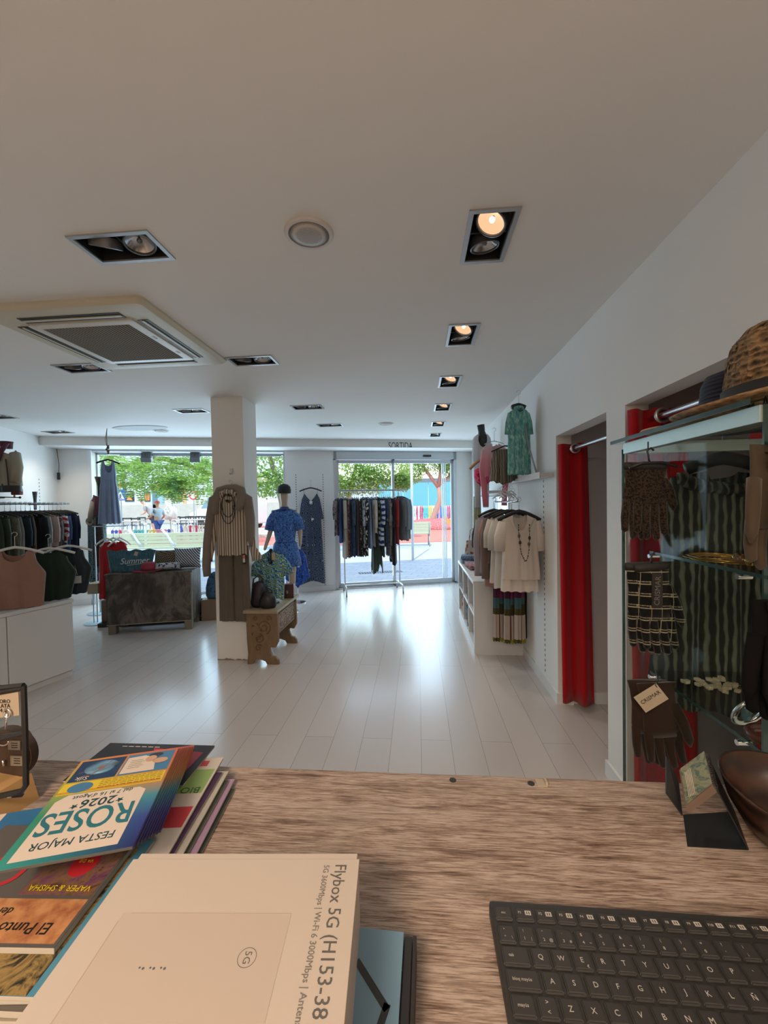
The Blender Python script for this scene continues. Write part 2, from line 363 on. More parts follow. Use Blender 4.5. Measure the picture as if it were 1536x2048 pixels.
# ------------------------------------------------------------------ sliding door
bm = nb(); fo = -.04
for u0, u1, z0, z1 in ((DU0, DU0+.05, 0, ZL), (DU1-.06, DU1, 0, ZL), (DU0, DU1, 2.315, ZL)): wbox(bm, u0, u1, fo-.09, fo+.05, z0, z1)
wbox(bm, DU0, DU1, fo-.09, fo+.05, 0, .018)
o = st(mk('door_1', bm, M_DOORFR))
um = uof(atw(787, 1000, fo))
for k, (u0, u1, oo) in enumerate(((DU0+.045, um+.02, fo-.045), (um-.025, DU1-.055, fo-.005))):
    bm = nb()
    for a, c_, z0, z1 in ((u0, u0+.045, .02, 2.31), (u1-.045, u1, .02, 2.31), (u0, u1, 2.25, 2.31), (u0, u1, .02, .10)): wbox(bm, a, c_, oo-.015, oo+.015, z0, z1)
    lf = mk('door_leaf', bm, M_DOORFR, o)
    bm = nb(); wbox(bm, u0+.04, u1-.04, oo-.004, oo+.004, .09, 2.26); mk('pane', bm, M_GLASS, lf)
bm = nb(); us = uof(atw(854, 912, .02)); wbox(bm, us-.075, us+.075, .012, .045, 2.365, 2.40, .004); mk('motion_sensor', bm, M_BLACK, o)
bm = nb()
for u in (um, DU1-.07, DU0+.01): wbox(bm, u-.02, u+.02, .0, .018, 2.305, 2.318)
wbox(bm, um-.018, um+.018, .0, .02, .018, .034); wbox(bm, DU1-.075, DU1-.03, .0, .02, .018, .034); mk('guide_block', bm, M_BLACK, o)
bm = nb()
for k in range(3): wbox(bm, DU1-.19+.035*k, DU1-.175+.035*k, -.30, -.28, .02, 2.31)
mk('outer_strip', bm, plain('white_strip', (.75, .78, .8), .4), o)
# letters on the beam above the door
P = aty(801, 890, 6.52); 
for _ in range(8): P = aty(801, 890, 6.52+bs*(P.x+1.8))
bd = Vector((1, bs, 0)).normalized(); bn = Vector((bs, -1, 0)).normalized()
bm = text_bm('SORTIDA', .162, .0012, M=axes(P+bn*.002+Vector((0, 0, -.018)), bd, (0, 0, 1), bn), sx=.62)
bmesh.ops.bisect_plane(bm, geom=bm.verts[:]+bm.edges[:]+bm.faces[:], plane_co=(0, 0, 2.4665), plane_no=(0, 0, -1), clear_outer=True)
tag(mk('wall_lettering', bm, plain('black_lettering', (.02, .022, .025), .5)), 'black SORTIDA lettering on the beam above the glass door', 'sign')

# ================================================================== ceiling fittings
M_HOUS = plain('black_housing', (.015, .015, .016), .5); M_RING = plain('grey_lamp_ring', (.13, .13, .135), .35, .6); M_REFL = plain('faceted_reflector', (.55, .55, .56), .22, .9)
M_FRAME = plain('silver_lamp_frame', (.42, .43, .44), .4, .6)
def downlight(x, y, lo, lit, label, group='recessed twin downlights', power=7):
    t = thing('recessed_downlight', label, 'ceiling light', (x, y, ZC), PI/2 if lo else 0, group)
    bm = nb(); A, B, a, c_ = .168, .094, .150, .076
    for lo_, hi_ in (((-A, -B), (A, -c_)), ((-A, c_), (A, B)), ((-A, -c_), (-a, c_)), ((a, -c_), (A, c_))): box(bm, (lo_[0], lo_[1], -.006), (hi_[0], hi_[1], .004))
    mk('frame', bm, M_FRAME, t)
    bm = nb()
    for lo_, hi_ in (((-a, -c_, 0), (a, -c_+.003, .11)), ((-a, c_-.003, 0), (a, c_, .11)), ((-a, -c_, 0), (-a+.003, c_, .11)), ((a-.003, -c_, 0), (a, c_, .11)), ((-a, -c_, .108), (a, c_, .112)), ((-.004, -c_, .02), (.004, c_, .035))): box(bm, lo_, hi_)
    mk('housing', bm, M_HOUS, t)
    for k, sx in enumerate((-.073, .073)):
        tilt = Matrix.Rotation(math.radians(24 if k == 0 else -6), 4, 'X') @ Matrix.Rotation(math.radians(12 if k == 0 else -8), 4, 'Y')
        Mt = Matrix.Translation((sx, 0, .012)) @ tilt
        bm = nb(); lathe(bm, [(.061, .03), (.061, -.006), (.057, -.008), (.053, -.006), (.053, .03)], (0, 0, 0), 28, M=tilt, cap=False); bmesh.ops.translate(bm, verts=bm.verts, vec=(sx, 0, .012))
        r = mk('lamp_ring', bm, M_RING, t, 40)
        on = lit == k
        bm = nb(); lathe(bm, [(.052, 0), (.046, .006), (.034, .016), (.020, .024), (.004, .028)], (0, 0, 0), 28, M=tilt, cap=False); bmesh.ops.translate(bm, verts=bm.verts, vec=(sx, 0, .012))
        mk('reflector', bm, emit('lit_reflector', (1, .60, .33), .62) if on else M_REFL, r, 40)
        bm = nb(); ball(bm, (0, 0, .012), .011, n=12); bmesh.ops.transform(bm, matrix=Mt, verts=bm.verts); mk('bulb', bm, emit('lit_bulb', (1, .84, .58), 5) if on else plain('bulb_cap', (.2, .2, .2), .3, .5), r, True)
        if on:
            sp = light('SPOT', 'lamp_light', (sx, 0, -.012), power, (1, .86, .70), rot=None, spot_size=math.radians(110), spot_blend=.8, shadow_soft_size=.04)
            sp.parent = t; sp.rotation_euler = (math.radians(14), 0, 0)
    return t
rowl = ['nearest lit lamp of the right row, largest in view', 'second lamp from the camera in the right row', 'third lamp from the camera in the right row', 'fourth lamp from the camera in the right row', 'fifth lamp from the camera in the right row', 'last lamp of the right row, nearest the glass door']
oth = ['unlit twin downlight between the ceiling cassette and the camera, at left', 'unlit twin downlight left of the far corner of the air conditioner', 'unlit twin downlight touching the right corner of the air conditioner', 'unlit twin downlight on the ceiling left of the white column', 'unlit twin downlight on the ceiling just right of the white column', 'small unlit twin downlight right of the column near the beam', 'lit twin downlight on the ceiling at far left before the beam', 'unlit twin downlight cut by the left edge of the photo']
for i, (x, y, lo) in enumerate(LIGHTS):
    if lo: downlight(x, y, lo, 0 if i < 5 else -1, 'recessed twin downlight, '+rowl[i], power=11 if i < 5 else 0)
    else: downlight(x, y, lo, 0 if i == 12 else -1, oth[i-6], power=14)
# ceiling loudspeakers
def speaker(P, r, label):
    t = thing('ceiling_speaker', label, 'speaker', (P.x, P.y, ZC), 0, 'round ceiling speakers')
    bm = nb(); lathe(bm, [(r, 0), (r, -.004), (r*.96, -.009), (r*.84, -.010), (r*.82, -.006)], (0, 0, 0), 40, cap=False); mk('rim', bm, plain('speaker_rim', (.62, .58, .54), .5), t, 40)
    b = NB('perforated_grille') if 'grille' not in _M else None
    if b:
        v = b.vor(b.co(), 230, rnd=.15); b.col(b.ramp(v, [(0, (.08, .07, .06)), (.28, (.12, .11, .10)), (.40, (.52, .49, .45)), (1, (.56, .53, .49))])); _M['grille'] = b.fin(.6)
    bm = nb(); lathe(bm, [(r*.83, -.007), (r*.5, -.012), (.004, -.013)], (0, 0, 0), 32); mk('grille', bm, _M['grille'], t, True)
speaker(atz(618, 466, ZC), .095, 'white round perforated speaker in the ceiling, the large near one')
speaker(atz(772, 847, ZC), .10, 'small white ceiling speaker far off above the clothes rail')
speaker(atz(322, 861, ZC), .10, 'small white ceiling speaker far off left of the column')
bm = nb(); P = atz(280, 855.5, ZC); lathe(bm, [(.30, -.001), (.29, -.006), (.28, -.004)], P, 32, 1.25, .55); tag(mk('ceiling_panel', bm, plain('grey_panel', (.40, .41, .41), .6)), 'grey oval access panel on the ceiling left of the column', 'panel')
# air-conditioning cassette
t = thing('air_conditioner', 'square cream ceiling cassette air conditioner with a ribbed grille', 'air conditioner', (-1.835, 2.425, ZC))
M_AC = plain('cream_plastic', (.56, .52, .40), .5); S = .475
def plate(bm, s, z, r=.03, n=5): return [bm.verts.new((sx*(s-r)+r*math.cos(a0+PI/2*k/n), sy*(s-r)+r*math.sin(a0+PI/2*k/n), z)) for sx, sy, a0 in ((1, 1, 0), (-1, 1, PI/2), (-1, -1, PI), (1, -1, 3*PI/2)) for k in range(n+1)]
bm = nb(); rs = [plate(bm, S, 0, .03), plate(bm, S, -.012, .03), plate(bm, S-.02, -.032, .03), plate(bm, S-.06, -.036, .04)]
for a, c_ in zip(rs, rs[1:]):
    for k in range(len(a)): bm.faces.new((a[k], a[(k+1) % len(a)], c_[(k+1) % len(a)], c_[k]))
bm.faces.new(rs[-1]); mk('panel', bm, M_AC, t, 30)
for k in range(4):
    R = Matrix.Rotation(k*PI/2, 4, 'Z'); bm = nb(); box(bm, (-.29, -.385, -.0385), (.29, -.325, -.035), R); lv = mk('air_outlet', bm, plain('outlet_dark', (.02, .022, .025), .5), t)
    bm = nb(); box(bm, (-.285, -.362, -.044), (.285, -.348, -.039), R); mk('louvre', bm, M_AC, lv)
b = NB('ribbed_grille'); w_ = b.math('MAXIMUM', b.wave(b.co(), 16, 0, 1, 'X'), b.math('MULTIPLY', b.wave(b.co(), 16, 0, 1, 'Y'), .5)); b.col(b.ramp(w_, [(0, (.06, .05, .04)), (.5, (.15, .13, .105)), (1, (.30, .27, .22))])); mg = b.fin(.9, 0, .1)
bm = nb(); rs = [plate(bm, .31, -.0362, .02), plate(bm, .31, -.044, .02), plate(bm, .30, -.046, .02)]
for a, c_ in zip(rs, rs[1:]):
    for k in range(len(a)): bm.faces.new((a[k], a[(k+1) % len(a)], c_[(k+1) % len(a)], c_[k]))
bm.faces.new(rs[-1]); gr = mk('grille_frame', bm, plain('pale_grille_frame', (.66, .65, .60), .4), t, 30)
bm = nb(); box(bm, (-.255, -.262, -.048), (.255, .262, -.0455)); mk('grille', bm, mg, gr)
for y in (-.1, .14):
    bm = nb(); box(bm, (.277, y, -.0475), (.292, y+.035, -.0455)); mk('clip', bm, plain('grey_clip', (.35, .34, .32), .5), gr)
# two small grey projectors hanging at the window head
rail = nb(); P0 = W(-3.0, -.12, 2.36); cyl(rail, W(-3.1, -.12, 2.385), W(-.55, -.12, 2.385), .012, 8); tag(mk('track_rail', rail, M_GREY), 'thin grey track rail along the top of the display window', 'rail')
for k, (px, lb) in enumerate(((294, 'grey square spotlight at the window head, nearer the hanging blue dress'), (391, 'grey square spotlight at the window head, nearer the column'))):
    P = atw(px, 912, -.12); t = thing('window_spotlight', lb, 'spotlight', P, WA, 'window spotlights')
    bm = nb(); box(bm, (-.075, -.05, -.03), (.075, .05, .05), bev=.008); mk('mount', bm, plain('spot_grey', (.11, .12, .13), .5), t)
    bm = nb(); box(bm, (-.08, -.05, -.05), (.08, .05, .03), Matrix.Translation((0, -.02, -.045)) @ Matrix.Rotation(.5, 4, 'X'), bev=.01); mk('lamp_head', bm, plain('spot_head', (.16, .17, .18), .45), t)
    bm = nb(); ball(bm, (0, -.056, .01), .008); mk('screw', bm, M_BLACK, t)
# ================================================================== outside: the square
rnd = random.Random(7)
bm = nb(); box(bm, (LC[0]-2, YB-.4, 2.85), (XR+2, 5.9, 6.4)); prism(bm, [(-7.4, 5.6), (3.2, 5.6), (3.2, 7.02+.285*5+.29), (-7.4, 7.02+.285*-5.6+.29)], 2.85, 6.2, XY); st(mk('wall_upper_storey', bm, plain('render_outside', (.5, .5, .48), .8)))
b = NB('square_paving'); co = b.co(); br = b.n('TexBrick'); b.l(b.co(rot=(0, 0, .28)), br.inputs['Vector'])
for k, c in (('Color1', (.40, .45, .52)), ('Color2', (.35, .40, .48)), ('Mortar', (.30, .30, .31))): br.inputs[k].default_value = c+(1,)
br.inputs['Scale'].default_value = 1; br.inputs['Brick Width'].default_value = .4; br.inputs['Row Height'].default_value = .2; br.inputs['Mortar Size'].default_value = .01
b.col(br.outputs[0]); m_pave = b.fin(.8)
def poly(name, pts, z0, z1, m, kind='structure'):
    bm = nb(); prism(bm, pts, z0, z1, XY); o = mk(name, bm, m); o['kind'] = kind; return o
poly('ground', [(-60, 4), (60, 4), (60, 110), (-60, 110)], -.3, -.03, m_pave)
poly('ground_red_track', [(-16, 15.6), (-3, 15.2), (3, 16.4), (14, 19.5), (14, 30), (-16, 30)], -.03, -.015, plain('red_rubber_ground', (.62, .16, .12), .8))
# drain grate in front of the door
t = thing('drain_grate', 'black slotted drain grate in the shaded paving behind the glass door', 'grate', (-.85, 9.1, -.03), WA)
bm = nb(); box(bm, (-.5, -.12, 0), (.5, .12, .004)); mk('frame', bm, plain('grate_grey', (.22, .27, .34), .6), t)
bm = nb()
for k in range(17): box(bm, (-.48+.058*k, -.1, .003), (-.455+.058*k, .1, .008))
mk('slot', bm, M_BLACK, t)
# trees
def leafmat(name, c1, c2):
    b = NB(name); n_ = b.noise(b.co(), 2.5, 2); b.col(b.mix(n_, c1, c2)); m = b.fin(.6, 0, .2)
    b.t.links.remove(b.out.inputs[0].links[0]); tr = b.n('BsdfTranslucent'); tr.inputs[0].default_value = lin(c2); ms = b.n('MixShader'); ms.inputs[0].default_value = .45
    b.l(b.b.outputs[0], ms.inputs[1]); b.l(tr.outputs[0], ms.inputs[2]); b.l(ms.outputs[0], b.out.inputs[0]); return m
LG = [leafmat('leaf_green', (.13, .30, .07), (.42, .62, .16)), leafmat('leaf_yellow_green', (.15, .30, .06), (.46, .64, .17))]
M_BARK = [plain('grey_bark', (.34, .27, .20), .9), plain('pink_bark', (.50, .30, .24), .9)]
def tree(P, H, forks, crown, lab, m, bk, nleaf=3500, ls=.11, pinnate=False):
    """forks: polylines relative to the foot; crown: (centre, radii) clumps"""
    t = thing('tree', lab, 'tree', P)
    bm = nb()
    for pts, r in forks: tube(bm, pts, [r*(1-.5*i/(len(pts)-1)) for i in range(len(pts))], 9)
    mk('trunk', bm, M_BARK[bk], t, True)
    bm = nb(); per = nleaf//len(crown)
    for c_, R_ in crown:
        c_ = Vector(c_)
        for _ in range(per):
            while True:
                q = Vector((rnd.uniform(-1, 1), rnd.uniform(-1, 1), rnd.uniform(-1, 1)))
                if .25 < q.length < 1: break
            p = c_+Vector((q.x*R_[0], q.y*R_[1], q.z*R_[2]))
            a = Vector((rnd.gauss(0, 1), rnd.gauss(0, 1), rnd.gauss(-.4, .7))).normalized(); u, w_ = frame_of(a); s = ls*rnd.uniform(.7, 1.35)
            if pinnate:
                for k in range(-3, 4):
                    if k == 0: continue
                    q0 = p+a*s*.5*abs(k); d = u*(1 if k > 0 else -1); e = s*.8
                    bm.faces.new([bm.verts.new(x) for x in (q0, q0+d*e*.5+a*s*.22, q0+d*e, q0+d*e*.5-a*s*.12)])
            else: bm.faces.new([bm.verts.new(x) for x in (p, p+a*s*.5+u*s*.3, p+a*s, p+a*s*.5-u*s*.3)])
    mk('crown', bm, m, t, recalc=False)
    return t
P = aty(330, 1006, 15.0); P.z = -.03
tree(P, 5, [([(2.2, 3, 0), (2.1, 3, 1.5), (1.6, 2, 2.6), (.4, .6, 3.3), (-1, 0, 3.6)], .14), ([(2.1, 3, 1.5), (2.6, 2, 3)], .09)],
     [((-2.2, 0, 3.05), (1.5, 1.2, .75)), ((-.9, 0, 2.75), (1.2, 1.2, .8)), ((.5, 0, 2.9), (1.4, 1.2, .9)), ((2.0, 0, 2.65), (1.0, 1.2, 1.0)), ((-2.0, .5, 3.9), (2.4, 1.2, .9)), ((1.2, .5, 3.9), (2.2, 1.2, .9)), ((.6, -.3, 2.35), (.6, .6, .5))],
     'leafy tree with feathery leaves filling the top of the display window', LG[0], 0, 2900, .17, True)
P = aty(553, 1006, 13.2); P.z = -.03
tree(P, 5, [([(.25, 0, 0), (.2, 0, 1.6), (.0, 0, 2.4), (-.3, 0, 3.6)], .13), ([(.15, 0, 1.8), (.35, .1, 2.6), (.6, 0, 3.5)], .08)],
     [((0, 0, 2.9), (1.3, 1.0, .8)), ((-.2, 0, 2.25), (.9, .8, .45)), ((.2, 0, 3.8), (1.6, 1.2, .9))], 'grey-trunked tree seen in the window strip right of the column', LG[1], 0, 4200, .13)
P = aty(712, 1006, 17.0); P.z = -.03
tree(P, 6, [([(-.5, 1, 0), (-.5, 1, 1.7), (-.2, .5, 2.6), (.2, 0, 3.8)], .12)],
     [((-.3, 0, 2.7), (1.4, 1.1, .75)), ((1.2, 0, 3.0), (1.3, 1.0, .7)), ((-.8, 0, 2.25), (.8, .8, .6)), ((.6, 0, 2.5), (1.0, .8, .6)), ((.4, 0, 3.9), (2.2, 1.3, .9)), ((1.9, .3, 2.45), (.5, .5, .4))], 'yellow-green leafy tree above the clothes rail, left pane of the glass door', LG[1], 0, 13000, .12)
P = aty(866, 1036, 25); P.z = .45
tree(P, 6, [([(-.1, 0, -.5), (0, 0, .1), (.45, 0, 1.2), (.35, 0, 2.1)], .22), ([(.35, 0, 2.0), (-.1, 0, 2.6), (-.5, 0, 3.2), (-.6, 0, 3.9)], .13), ([(.35, 0, 2.0), (.5, 0, 2.9), (.6, 0, 4.2)], .13), ([(.35, 0, 2.1), (1.0, 0, 2.6), (1.4, 0, 3.5)], .12)],
     [((-1.2, -.2, 3.0), (.8, .8, .8)), ((-.2, .3, 3.5), (1.3, 1.0, .8)), ((1.1, -.2, 3.2), (.7, .8, .7)), ((.2, .2, 4.4), (2.2, 1.4, .8)), ((.9, 0, 3.6), (1.0, .8, .6))], 'forked pink-barked tree standing on the red mulch mound', LG[0], 1, 9000, .14)
P = aty(868, 1030, 25)
bm = nb(); lathe(bm, [(2.8, 0), (2.4, .2), (1.6, .4), (.6, .52), (.02, .55)], (P.x, P.y, -.03), 28, 1, .8)
for v in bm.verts: v.co.z += .08*noise.noise(v.co*2.2) if v.co.z > .1 else 0
b = NB('red_mulch'); b.col(b.ramp(b.noise(b.co(), 14, 4, .7), [(.35, (.25, .05, .06)), (.55, (.62, .16, .16)), (.7, (.85, .5, .5))])); o = mk('mulch_mound', bm, b.fin(.9), smooth=True); tag(o, 'mound of red mulch around the foot of the forked tree', 'mulch', kind='stuff')
# buildings and walls
def rect3(bm, P, w, h, d=.04, dirx=(1, 0, 0)): cbox(bm, P, (w, d, h))
BY = 36.0
def BP(px, py, Y=BY): return aty(px, py, Y)
t = thing('building', 'white shop building with food posters beyond the display window', 'building', (BP(300, 1000).x, BY, 0))
o0 = Vector(t.location)
def bpart(name, x0, y0, x1, y1, m, d0=-.06, d1=0, par=None, Y=BY, o_=None):
    a, c_ = BP(x0, y0, Y), BP(x1, y1, Y); oo = o_ if o_ is not None else o0
    bm = nb(); box(bm, (min(a.x, c_.x)-oo.x, d0, min(a.z, c_.z)-oo.z), (max(a.x, c_.x)-oo.x, d1, max(a.z, c_.z)-oo.z)); return mk(name, bm, m, par or t)
bm = nb(); a, c_ = BP(150, 900), BP(600, 1020); box(bm, (a.x-o0.x, 0, 0), (c_.x-o0.x, 5, a.z+.5)); mk('wall', bm, plain('white_facade', (.66, .72, .74), .8), t)
m_stone = NB('stone_wainscot'); m_stone.col(m_stone.mix(m_stone.noise(m_stone.co(), 3, 4, .7), (.45, .40, .33), (.62, .58, .5))); m_stone = m_stone.fin(.9)
bm = nb(); a, c_ = BP(150, 1012), BP(600, 1012); box(bm, (a.x-o0.x, -.1, 0), (c_.x-o0.x, 0, a.z)); mk('wainscot', bm, m_stone, t)
def poster(x0, y0, x1, y1, seed, kind):
    p = bpart('poster', x0, y0, x1, y1, plain('poster_black', (.03, .03, .035), .5)); a, c_ = BP(x0, y0)-o0, BP(x1, y1)-o0; w, h = c_.x-a.x, a.z-c_.z; bm = nb(); r = random.Random(seed)
    if kind == 'pizza': prism(bm, [(a.x+.2*w, c_.z+.15*h), (a.x+.85*w, c_.z+.12*h), (a.x+.5*w, c_.z+.6*h)], -.09, -.06, XZ)
    else:
        for i in range(4): x = a.x+w*(.12+.22*i); prism(bm, [(x, c_.z+.1*h), (x+.15*w, c_.z+.1*h), (x+.2*w, c_.z+.75*h), (x+.05*w, c_.z+.8*h)], -.09, -.06, XZ)
    mk('picture', bm, plain('poster_orange', (.85, .30, .08), .6), p)
    bm = nb(); box(bm, (a.x+.2*w, -.085, a.z-.18*h), (a.x+.8*w, -.06, a.z-.10*h)); mk('caption', bm, plain('poster_white', (.8, .8, .8), .6), p)
poster(250, 983, 269, 1003, 1, 'pizza'); poster(289, 984, 301, 1003, 2, 'fries'); poster(354, 987, 364, 1003, 3, 'fries')
bpart('banner', 365, 974, 373, 1008, plain('banner_orange', (.80, .42, .22), .6))
sg = bpart('sign_board', 303, 969, 335, 980, plain('sign_dark', (.12, .03, .03), .5)); bpart('lettering', 312, 971, 333, 978, plain('sign_red', (.8, .10, .06), .5), -.1, -.06, sg)
bpart('sign_board', 346, 971, 355, 981, plain('sign_dark2', (.05, .05, .06), .5)); bpart('sign_board', 246, 970, 253, 981, plain('sign_dark2', (.05, .05, .06), .5))
dr = bpart('door', 304, 982, 329, 1016, plain('door_glass_teal', (.30, .46, .50), .2)); bpart('door_leaf', 306, 983, 316, 1016, plain('door_dark', (.10, .22, .26), .2), -.1, -.06, dr)
bpart('window', 258, 966, 268, 974, plain('window_blue', (.35, .5, .55), .2)); bpart('window', 415, 976, 423, 985, plain('window_blue', (.35, .5, .55), .2))
# teal hoarding and grey site cabin behind the door
TY = 42.0; a, c_ = aty(756, 967, TY), aty(960, 967, TY); t = thing('hoarding', 'turquoise panel fence behind the forked tree', 'fence', (a.x, TY, 0))
for k in range(4):
    x0 = (c_.x-a.x)*k/4; x1 = (c_.x-a.x)*(k+1)/4; bm = nb(); box(bm, (x0, 0, 0), (x1-.05, .15, a.z)); mk('panel', bm, plain('turquoise_panel', (.15, .42, .46), .6), t)
a, c_ = aty(640, 962, 47), aty(756, 962, 47); t = thing('site_cabin', 'pale grey cabin with a small sign above the clothes rail', 'cabin', (a.x, 47, 0))
bm = nb(); box(bm, (0, 0, 0), (c_.x-a.x, 3, a.z)); mk('wall', bm, plain('pale_grey_cabin', (.60, .62, .66), .7), t); bm = nb(); s0 = aty(725, 967, 46.9); s1 = aty(754, 974, 46.9); box(bm, (s0.x-a.x, -.15, s1.z), (s1.x-a.x, -.1, s0.z)); mk('sign_board', bm, plain('cabin_sign', (.40, .40, .44), .6), t)
a, c_ = aty(755, 940, 60), aty(960, 940, 60); t = thing('distant_building', 'dark-roofed building behind the turquoise fence', 'building', (a.x, 60, 0))
bm = nb(); box(bm, (0, 0, 0), (c_.x-a.x+6, 5, 4.2)); mk('wall', bm, plain('distant_wall', (.65, .70, .74), .8), t); bm = nb(); box(bm, (-.2, -.3, 4.2), (c_.x-a.x+6.2, 5, 5.0)); mk('roof', bm, plain('distant_roof', (.18, .2, .22), .8), t)
bm = nb(); P = aty(824, 1006, 11.0); cyl(bm, (P.x, P.y, -.03), (P.x, P.y, 4.6), .035, 12); o = mk('lamp_post', bm, plain('white_post', (.8, .82, .84), .4), smooth=True); tag(o, 'slim white post outside the right pane of the glass door', 'post')
# coloured picket fences
COLS = [(.05, .10, .62), (.85, .83, .75), (.75, .05, .18), (.88, .86, .8), (.10, .60, .62), (.90, .62, .10), (.88, .75, .30), (.85, .3, .45)]
def pickets(P0, P1, n, h, label, z0=-.03, seed=1, rail=(.80, .72, .50)):
    r = random.Random(seed); P0, P1 = Vector(P0), Vector(P1); d = P1-P0; a = math.atan2(d.y, d.x); L = d.length
    t = thing('picket_fence', label, 'fence', (P0.x, P0.y, z0), a); 
    for z in (.22*h, .84*h): bm = nb(); box(bm, (0, .02, z), (L, .05, z+.12*h)); mk('rail', bm, plain('fence_rail', rail, .7), t)
    for i in range(n):
        x = L*(i+.5)/n; w = L/n*.33; c = COLS[(i//2+r.randint(0, 1)) % 8]; bm = nb(); prism(bm, [(x-w, 0), (x+w, 0), (x+w, h*.9), (x, h), (x-w, h*.9)], -.02, .02, XZ); mk('picket', bm, plain('picket_paint', c, .6), t)
A = atz(222, 1087, 0); B = atz(350, 1085, 0); pickets((A.x, A.y, 0), (B.x, B.y, 0), 17, .62, 'low cream fence with small coloured slats left of the walking man')
A = atz(360, 1081, 0); B = atz(432, 1078, 0); pickets((A.x, A.y, 0), (B.x, B.y, 0), 12, .72, 'cream picket fence with turquoise, yellow and blue slats near the column', seed=4)
A = aty(826, 1040, 29); B = aty(915, 1040, 29); pickets((A.x, 29, 0), (B.x, 29, 0), 26, 1.35, 'colourful picket fence behind the mulch mound', seed=9, rail=(.8, .8, .8))
# benches
def bench(P, rz, L, label, group='slatted benches on the square'):
    t = thing('bench', label, 'bench', P, rz, group); ms = plain('pale_green_slat', (.58, .62, .42), .6); mf = plain('grey_bench_frame', (.35, .37, .36), .5, .3)
    for k in range(4): bm = nb(); M = Matrix.Translation((0, -.12-.025*k, .48+.10*k)) @ Matrix.Rotation(.22, 4, 'X'); box(bm, (-L/2, -.012, 0), (L/2, .012, .085), M); mk('back_slat', bm, ms, t)
    for k in range(4): bm = nb(); box(bm, (-L/2, -.08+.11*k, .43), (L/2, .02+.11*k, .455)); mk('seat_slat', bm, ms, t)
    for s in (-1, 1):
        x = s*(L/2-.05); bm = nb(); tube(bm, [(x, -.24, .85), (x, -.13, .47), (x, -.05, .42), (x, .33, .42), (x, .38, 0)], .02, 8); tube(bm, [(x, -.02, .42), (x, -.22, 0)], .02, 8); mk('leg_frame', bm, mf, t, True)
    return t
# seen from behind
P1_ = atz(862, 1092, 0); P0_ = atz(700, 1092, 0); bench(((P0_.x+P1_.x)/2, P1_.y+.3, -.03), .04, P1_.x-P0_.x, 'pale green slatted bench outside the door, right of the clothes rail')
P1_ = atz(708, 1094, 0); P0_ = atz(630, 1092, 0); bench(((P0_.x+P1_.x)/2-.4, 13.2, -.03), .0, 1.6, 'pale green slatted bench outside, left edge of the glass door')
P = atz(918, 1083, 0); bench((P.x+.55, P.y, -.03), -1.3, 1.8, 'slatted bench cut by the right edge of the glass door')
A = aty(330, 1100, 10.6); lb3 = bench((A.x+.1, 10.6, -.03), .12, 3.6, 'long pale green slatted bench just outside the display window'); bpy.context.view_layer.update()
for k, px in enumerate((272, 338)):
    P = aty(px, 1090, 10.3); bm = nb(); tube(bm, [(P.x-.12, 10.2, .93), (P.x-.02, 10.25, .80), (P.x+.06, 10.3, .60), (P.x+.16, 10.35, .47)], (.03), 8)
    bm.transform(lb3.matrix_world.inverted()); mk('armrest', bm, plain('white_armrest', (.75, .8, .82), .5), lb3, True)
# cafe furniture
def cafe_chair(P, rz, label):
    t = thing('cafe_chair', label, 'chair', P, rz, 'black chairs of the cafe terrace'); mc = plain('black_chair', (.05, .055, .06), .5)
    bm = nb(); box(bm, (-.22, -.21, .43), (.22, .21, .46)); mk('seat', bm, mc, t)
    bm = nb(); M = Matrix.Translation((0, .22, .62)) @ Matrix.Rotation(-.15, 4, 'X'); box(bm, (-.24, -.015, 0), (.24, .015, .08), M); box(bm, (-.24, -.015, .16), (.24, .015, .24), M); box(bm, (-.24, -.015, 0), (-.19, .015, .24), M); box(bm, (.19, -.015, 0), (.24, .015, .24), M); mk('backrest', bm, mc, t)
    for sx in (-.2, .2):
        for sy in (-.19, .2): bm = nb(); cyl(bm, (sx*1.1, sy*1.1, 0), (sx, sy, .44 if sy < 0 else .72), .015, 6); mk('leg', bm, mc, t)
    return t
first = None; spots = [(258, 21), (276, 20.5), (288, 22), (352, 21.5), (361, 22.5), (371, 21.5), (381, 22.5), (391, 21.8), (401, 22.4), (411, 21.6), (421, 22.2)]
lab = ['black terrace chair left of the walking man, leftmost', 'black terrace chair just behind the arm of the walking man', 'black terrace chair behind the walking man, farther back']
for i, (px, Y) in enumerate(spots):
    P = aty(px, 1020, Y); P.z = .12; lb = lab[i] if i < 3 else 'black chair of the cafe terrace right of the closed parasol'
    if first is None: first = cafe_chair(P, PI+.2, lb)
    else: dup(first, P, PI+rnd.uniform(-.6, .6), lb)
bm = nb(); box(bm, (-26, 19.1, -.03), (-3.5, 24.5, .12)); st(mk('ground_terrace', bm, plain('terrace_deck', (.55, .55, .53), .8)))
def cafe_table(px, Y, label):
    P = aty(px, 1020, Y); t = thing('cafe_table', label, 'table', (P.x, P.y, .12), 0, 'white cafe tables'); bm = nb(); box(bm, (-.5, -.35, .70), (.5, .35, .73)); mk('table_top', bm, plain('white_table', (.75, .77, .78), .4), t)
    for s in (-1, 1):
        for q in (-1, 1): bm = nb(); cyl(bm, (s*.45, q*.3, 0), (s*.45, q*.3, .7), .02, 6); mk('leg', bm, plain('white_table', (.75, .77, .78), .4), t)
cafe_table(267, 19.6, 'white terrace table left of the walking man'); cafe_table(366, 20.4, 'white terrace table right of the closed parasol'); cafe_table(404, 20.4, 'white terrace table nearest the column')
P = aty(341, 1030, 18.5); t = thing('parasol', 'closed white parasol on the cafe terrace', 'parasol', (P.x, P.y, -.03))
bm = nb(); cyl(bm, (0, 0, 0), (0, 0, 2.8), .03, 10); mk('pole', bm, plain('parasol_pole', (.6, .6, .58), .5), t)
